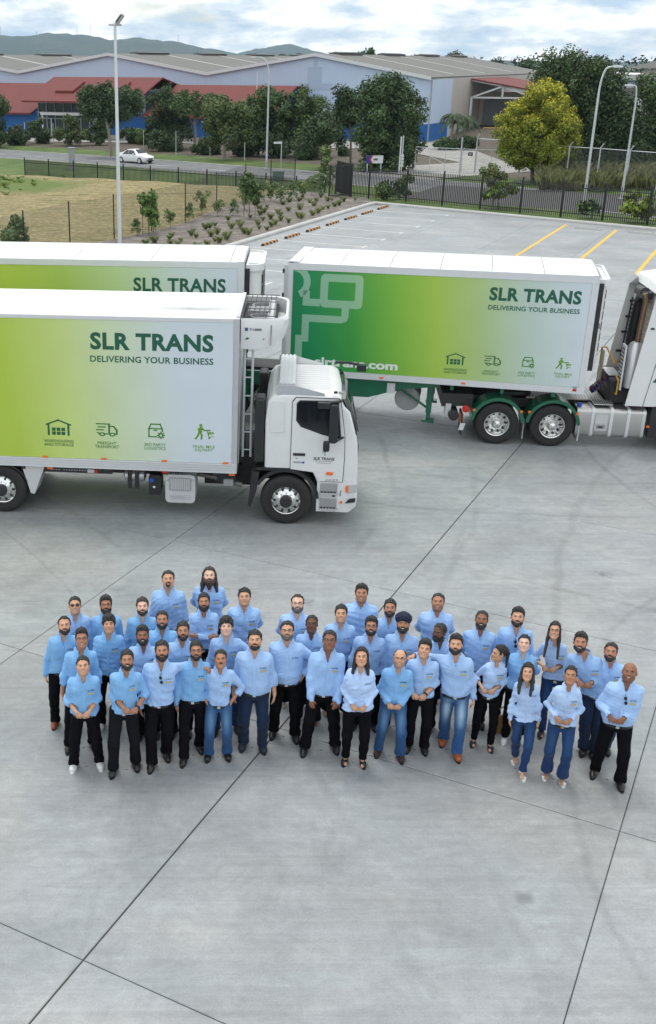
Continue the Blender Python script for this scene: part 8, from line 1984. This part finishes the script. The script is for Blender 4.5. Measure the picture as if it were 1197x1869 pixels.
N_((334,1136), ((315,1341),(342,1338)), arms='side', shirt='a', hair='short', beard='short', skin=2, g=1.0, label='person in light blue shirt peering between the third and fourth of the front row')
N_((382,1035.5), None, 1.82, arms='behind', shirt='a', hair='mane', hc='brown', beard='long', bc='red', skin=0, g=1.16, visible_legs=False, label='person farthest back, left of centre, shoulders covered by loose dark locks')
N_((372,1083), None, 1.77, arms='cross', shirt='a', hair='short', beard='full', skin=2, g=.98, visible_legs=False, label='person with arms folded across the chest in the back row')
N_((446,1074.6), None, 1.78, arms='behind', shirt='a', hair='short', specs='top', skin=1, g=1.2, visible_legs=False, label='person with sunglasses pushed up on the head, hands behind back')
N_((413,1128), ((393,1336),(431,1330)), arms=('side','reach'), shirt='a', legs='indigo', hair='fringe', skin=0, g=1.02, label='person resting a hand on the shoulder of the one in faded jeans')
N_((543,1085), None, 1.80, arms='behind', shirt='c', hair='receding', hc='brown', beard='full', bc='grey', specs='clear', skin=0, g=1.15, visible_legs=False, label='person in thin glasses standing alone in the back row centre')
N_((569,1123), None, 1.72, arms='side', shirt='a', hair='buzz', specs='clear', skin=4, g=1.0, badge=0, visible_legs=False, label='person in round glasses between the hip and thigh poses, second row')
N_((622.6,1104.5), None, 1.76, arms='side', shirt='a', hair='short', skin=1, g=1.02, smile=True, visible_legs=False, label='smiling person behind the wide standing one with watch')
N_((660,1067.6), None, 1.78, arms='side', shirt='a', hair='quiff', skin=2, g=1.28, belly=.3, smile=True, visible_legs=False, label='very broad person highest in the centre right of the back row')
N_((677.7,1126.5), None, 1.74, arms='side', shirt='a', hair='swept', beard='short', specs='clear', skin=2, g=1.05, smile=True, badge=0, visible_legs=True, label='person in glasses right behind the palest shirt in the centre')
N_((712,1094), None, 1.76, arms='side', shirt='a', hair='short', beard='short', skin=2, g=1.0, visible_legs=False, label='person half hidden behind the navy turban')
N_((736,1120.7), None, 1.80, arms='side', shirt='a', hair='turban', beard='full', skin=2, g=1.05, smile=True, visible_legs=True, label='person wearing a navy turban in the middle row')
N_((801.7,1139), ((784,1330),(812,1326)), arms=('side','reach'), shirt='a', shoes=('boot','rust'), hair='buzz', beard='full', skin=4, g=1.08, hyaw=-28, hpitch=10, label='person looking aside to the left, hand on a neighbour in faded jeans')
N_((799.7,1082.7), None, 1.78, arms='behind', shirt='c', hair='buzz', beard='stubble', skin=2, g=1.2, smile=True, visible_legs=False, label='broad person with hands behind back standing alone at the back right')
N_((879.4,1114), None, 1.80, arms='behind', shirt='a', hair='buzz', beard='short', skin=3, g=1.0, smile=True, visible_legs=True, label='person behind the faded jeans, left of the hung sunglasses on white tee')
N_((945.4,1111), None, 1.80, arms='side', shirt='a', hair='quiff', beard='short', skin=1, g=1.12, extra='hang', visible_legs=False, label='person with sunglasses hung at the neck in the right back row')
N_((955.5,1170.4), ((921,1352),(950,1348)), h=1.66, arms='behind', shirt='b', shoes=('sneaker','white'), hair='ponytail', skin=0, g=1.15, sex='f', smile=True, badge=0, label='person in sky blue shirt between the sideways one and the sunglasses on hair')
N_((1012.4,1137), ((988,1340),(1012,1336)), arms='clasp', hand=(1002,1235), shirt='w', legs='indigo', shoes=('dress','black'), hair='long_front', specs='clear', skin=1, g=.88, sex='f', smile=True, rolled=True, label='person in glasses with two long locks falling in front of a pale shirt')
N_((1058.7,1161), ((1065,1372),(1086,1368)), arms='clasp', hand=(1066,1262), shirt='a', legs='navy', shoes=('boot','black'), hair='quiff', beard='short', skin=2, g=1.05, smile=True, label='person in light blue shirt, dark jeans and black boots behind the flared jeans')
N_((1115,1175), ((1084,1376),(1106,1370)), arms='side', shirt='a', legs='navy', shoes=('boot','black'), hair='crop', beard='short', skin=2, g=1.0, label='person in dark jeans just behind the one at the right end')
# yellow-brown bag standing on the ground behind the front row
B = G(913, 1334); t = thing('handbag', 'mustard handbag standing on the concrete between two people', 'bag', B, R(12))
bagm = mat('mustard_leather', srgb(128,96,36), 0.5, var=0.2)
obj('bag_body', MB().loft([[(x*k,y*k2,z) for x,y in ((-.14,-.06),(.14,-.06),(.14,.06),(-.14,.06))] for z,k,k2 in ((0,1,1),(.14,1.04,.9),(.26,.92,.45))]), bagm, t, bevel=0.012)
obj('handle', MB().tube([(-.09,0,.24),(-.08,0,.36),(0,0,.40),(.08,0,.36),(.09,0,.24)], .01, 6), bagm, t, smooth=True)
# ================================================================ hazy air
hz = MB().box(-9500, 9500, -58, 7400, -2.9, 215)
hm = bpy.data.materials.new('haze_air'); hm.use_nodes = True; nt = hm.node_tree; nt.nodes.clear()
pv = nt.nodes.new('ShaderNodeVolumePrincipled'); mo = nt.nodes.new('ShaderNodeOutputMaterial')
pv.inputs['Color'].default_value = (0.60, 0.80, 1.0, 1); pv.inputs['Density'].default_value = 0.8e-4; pv.inputs['Anisotropy'].default_value = 0.2
nt.links.new(pv.outputs[0], mo.inputs['Volume'])
tag(obj('haze', hz, hm), 'thin bluish haze filling the air to the hills', 'haze', kind='stuff')
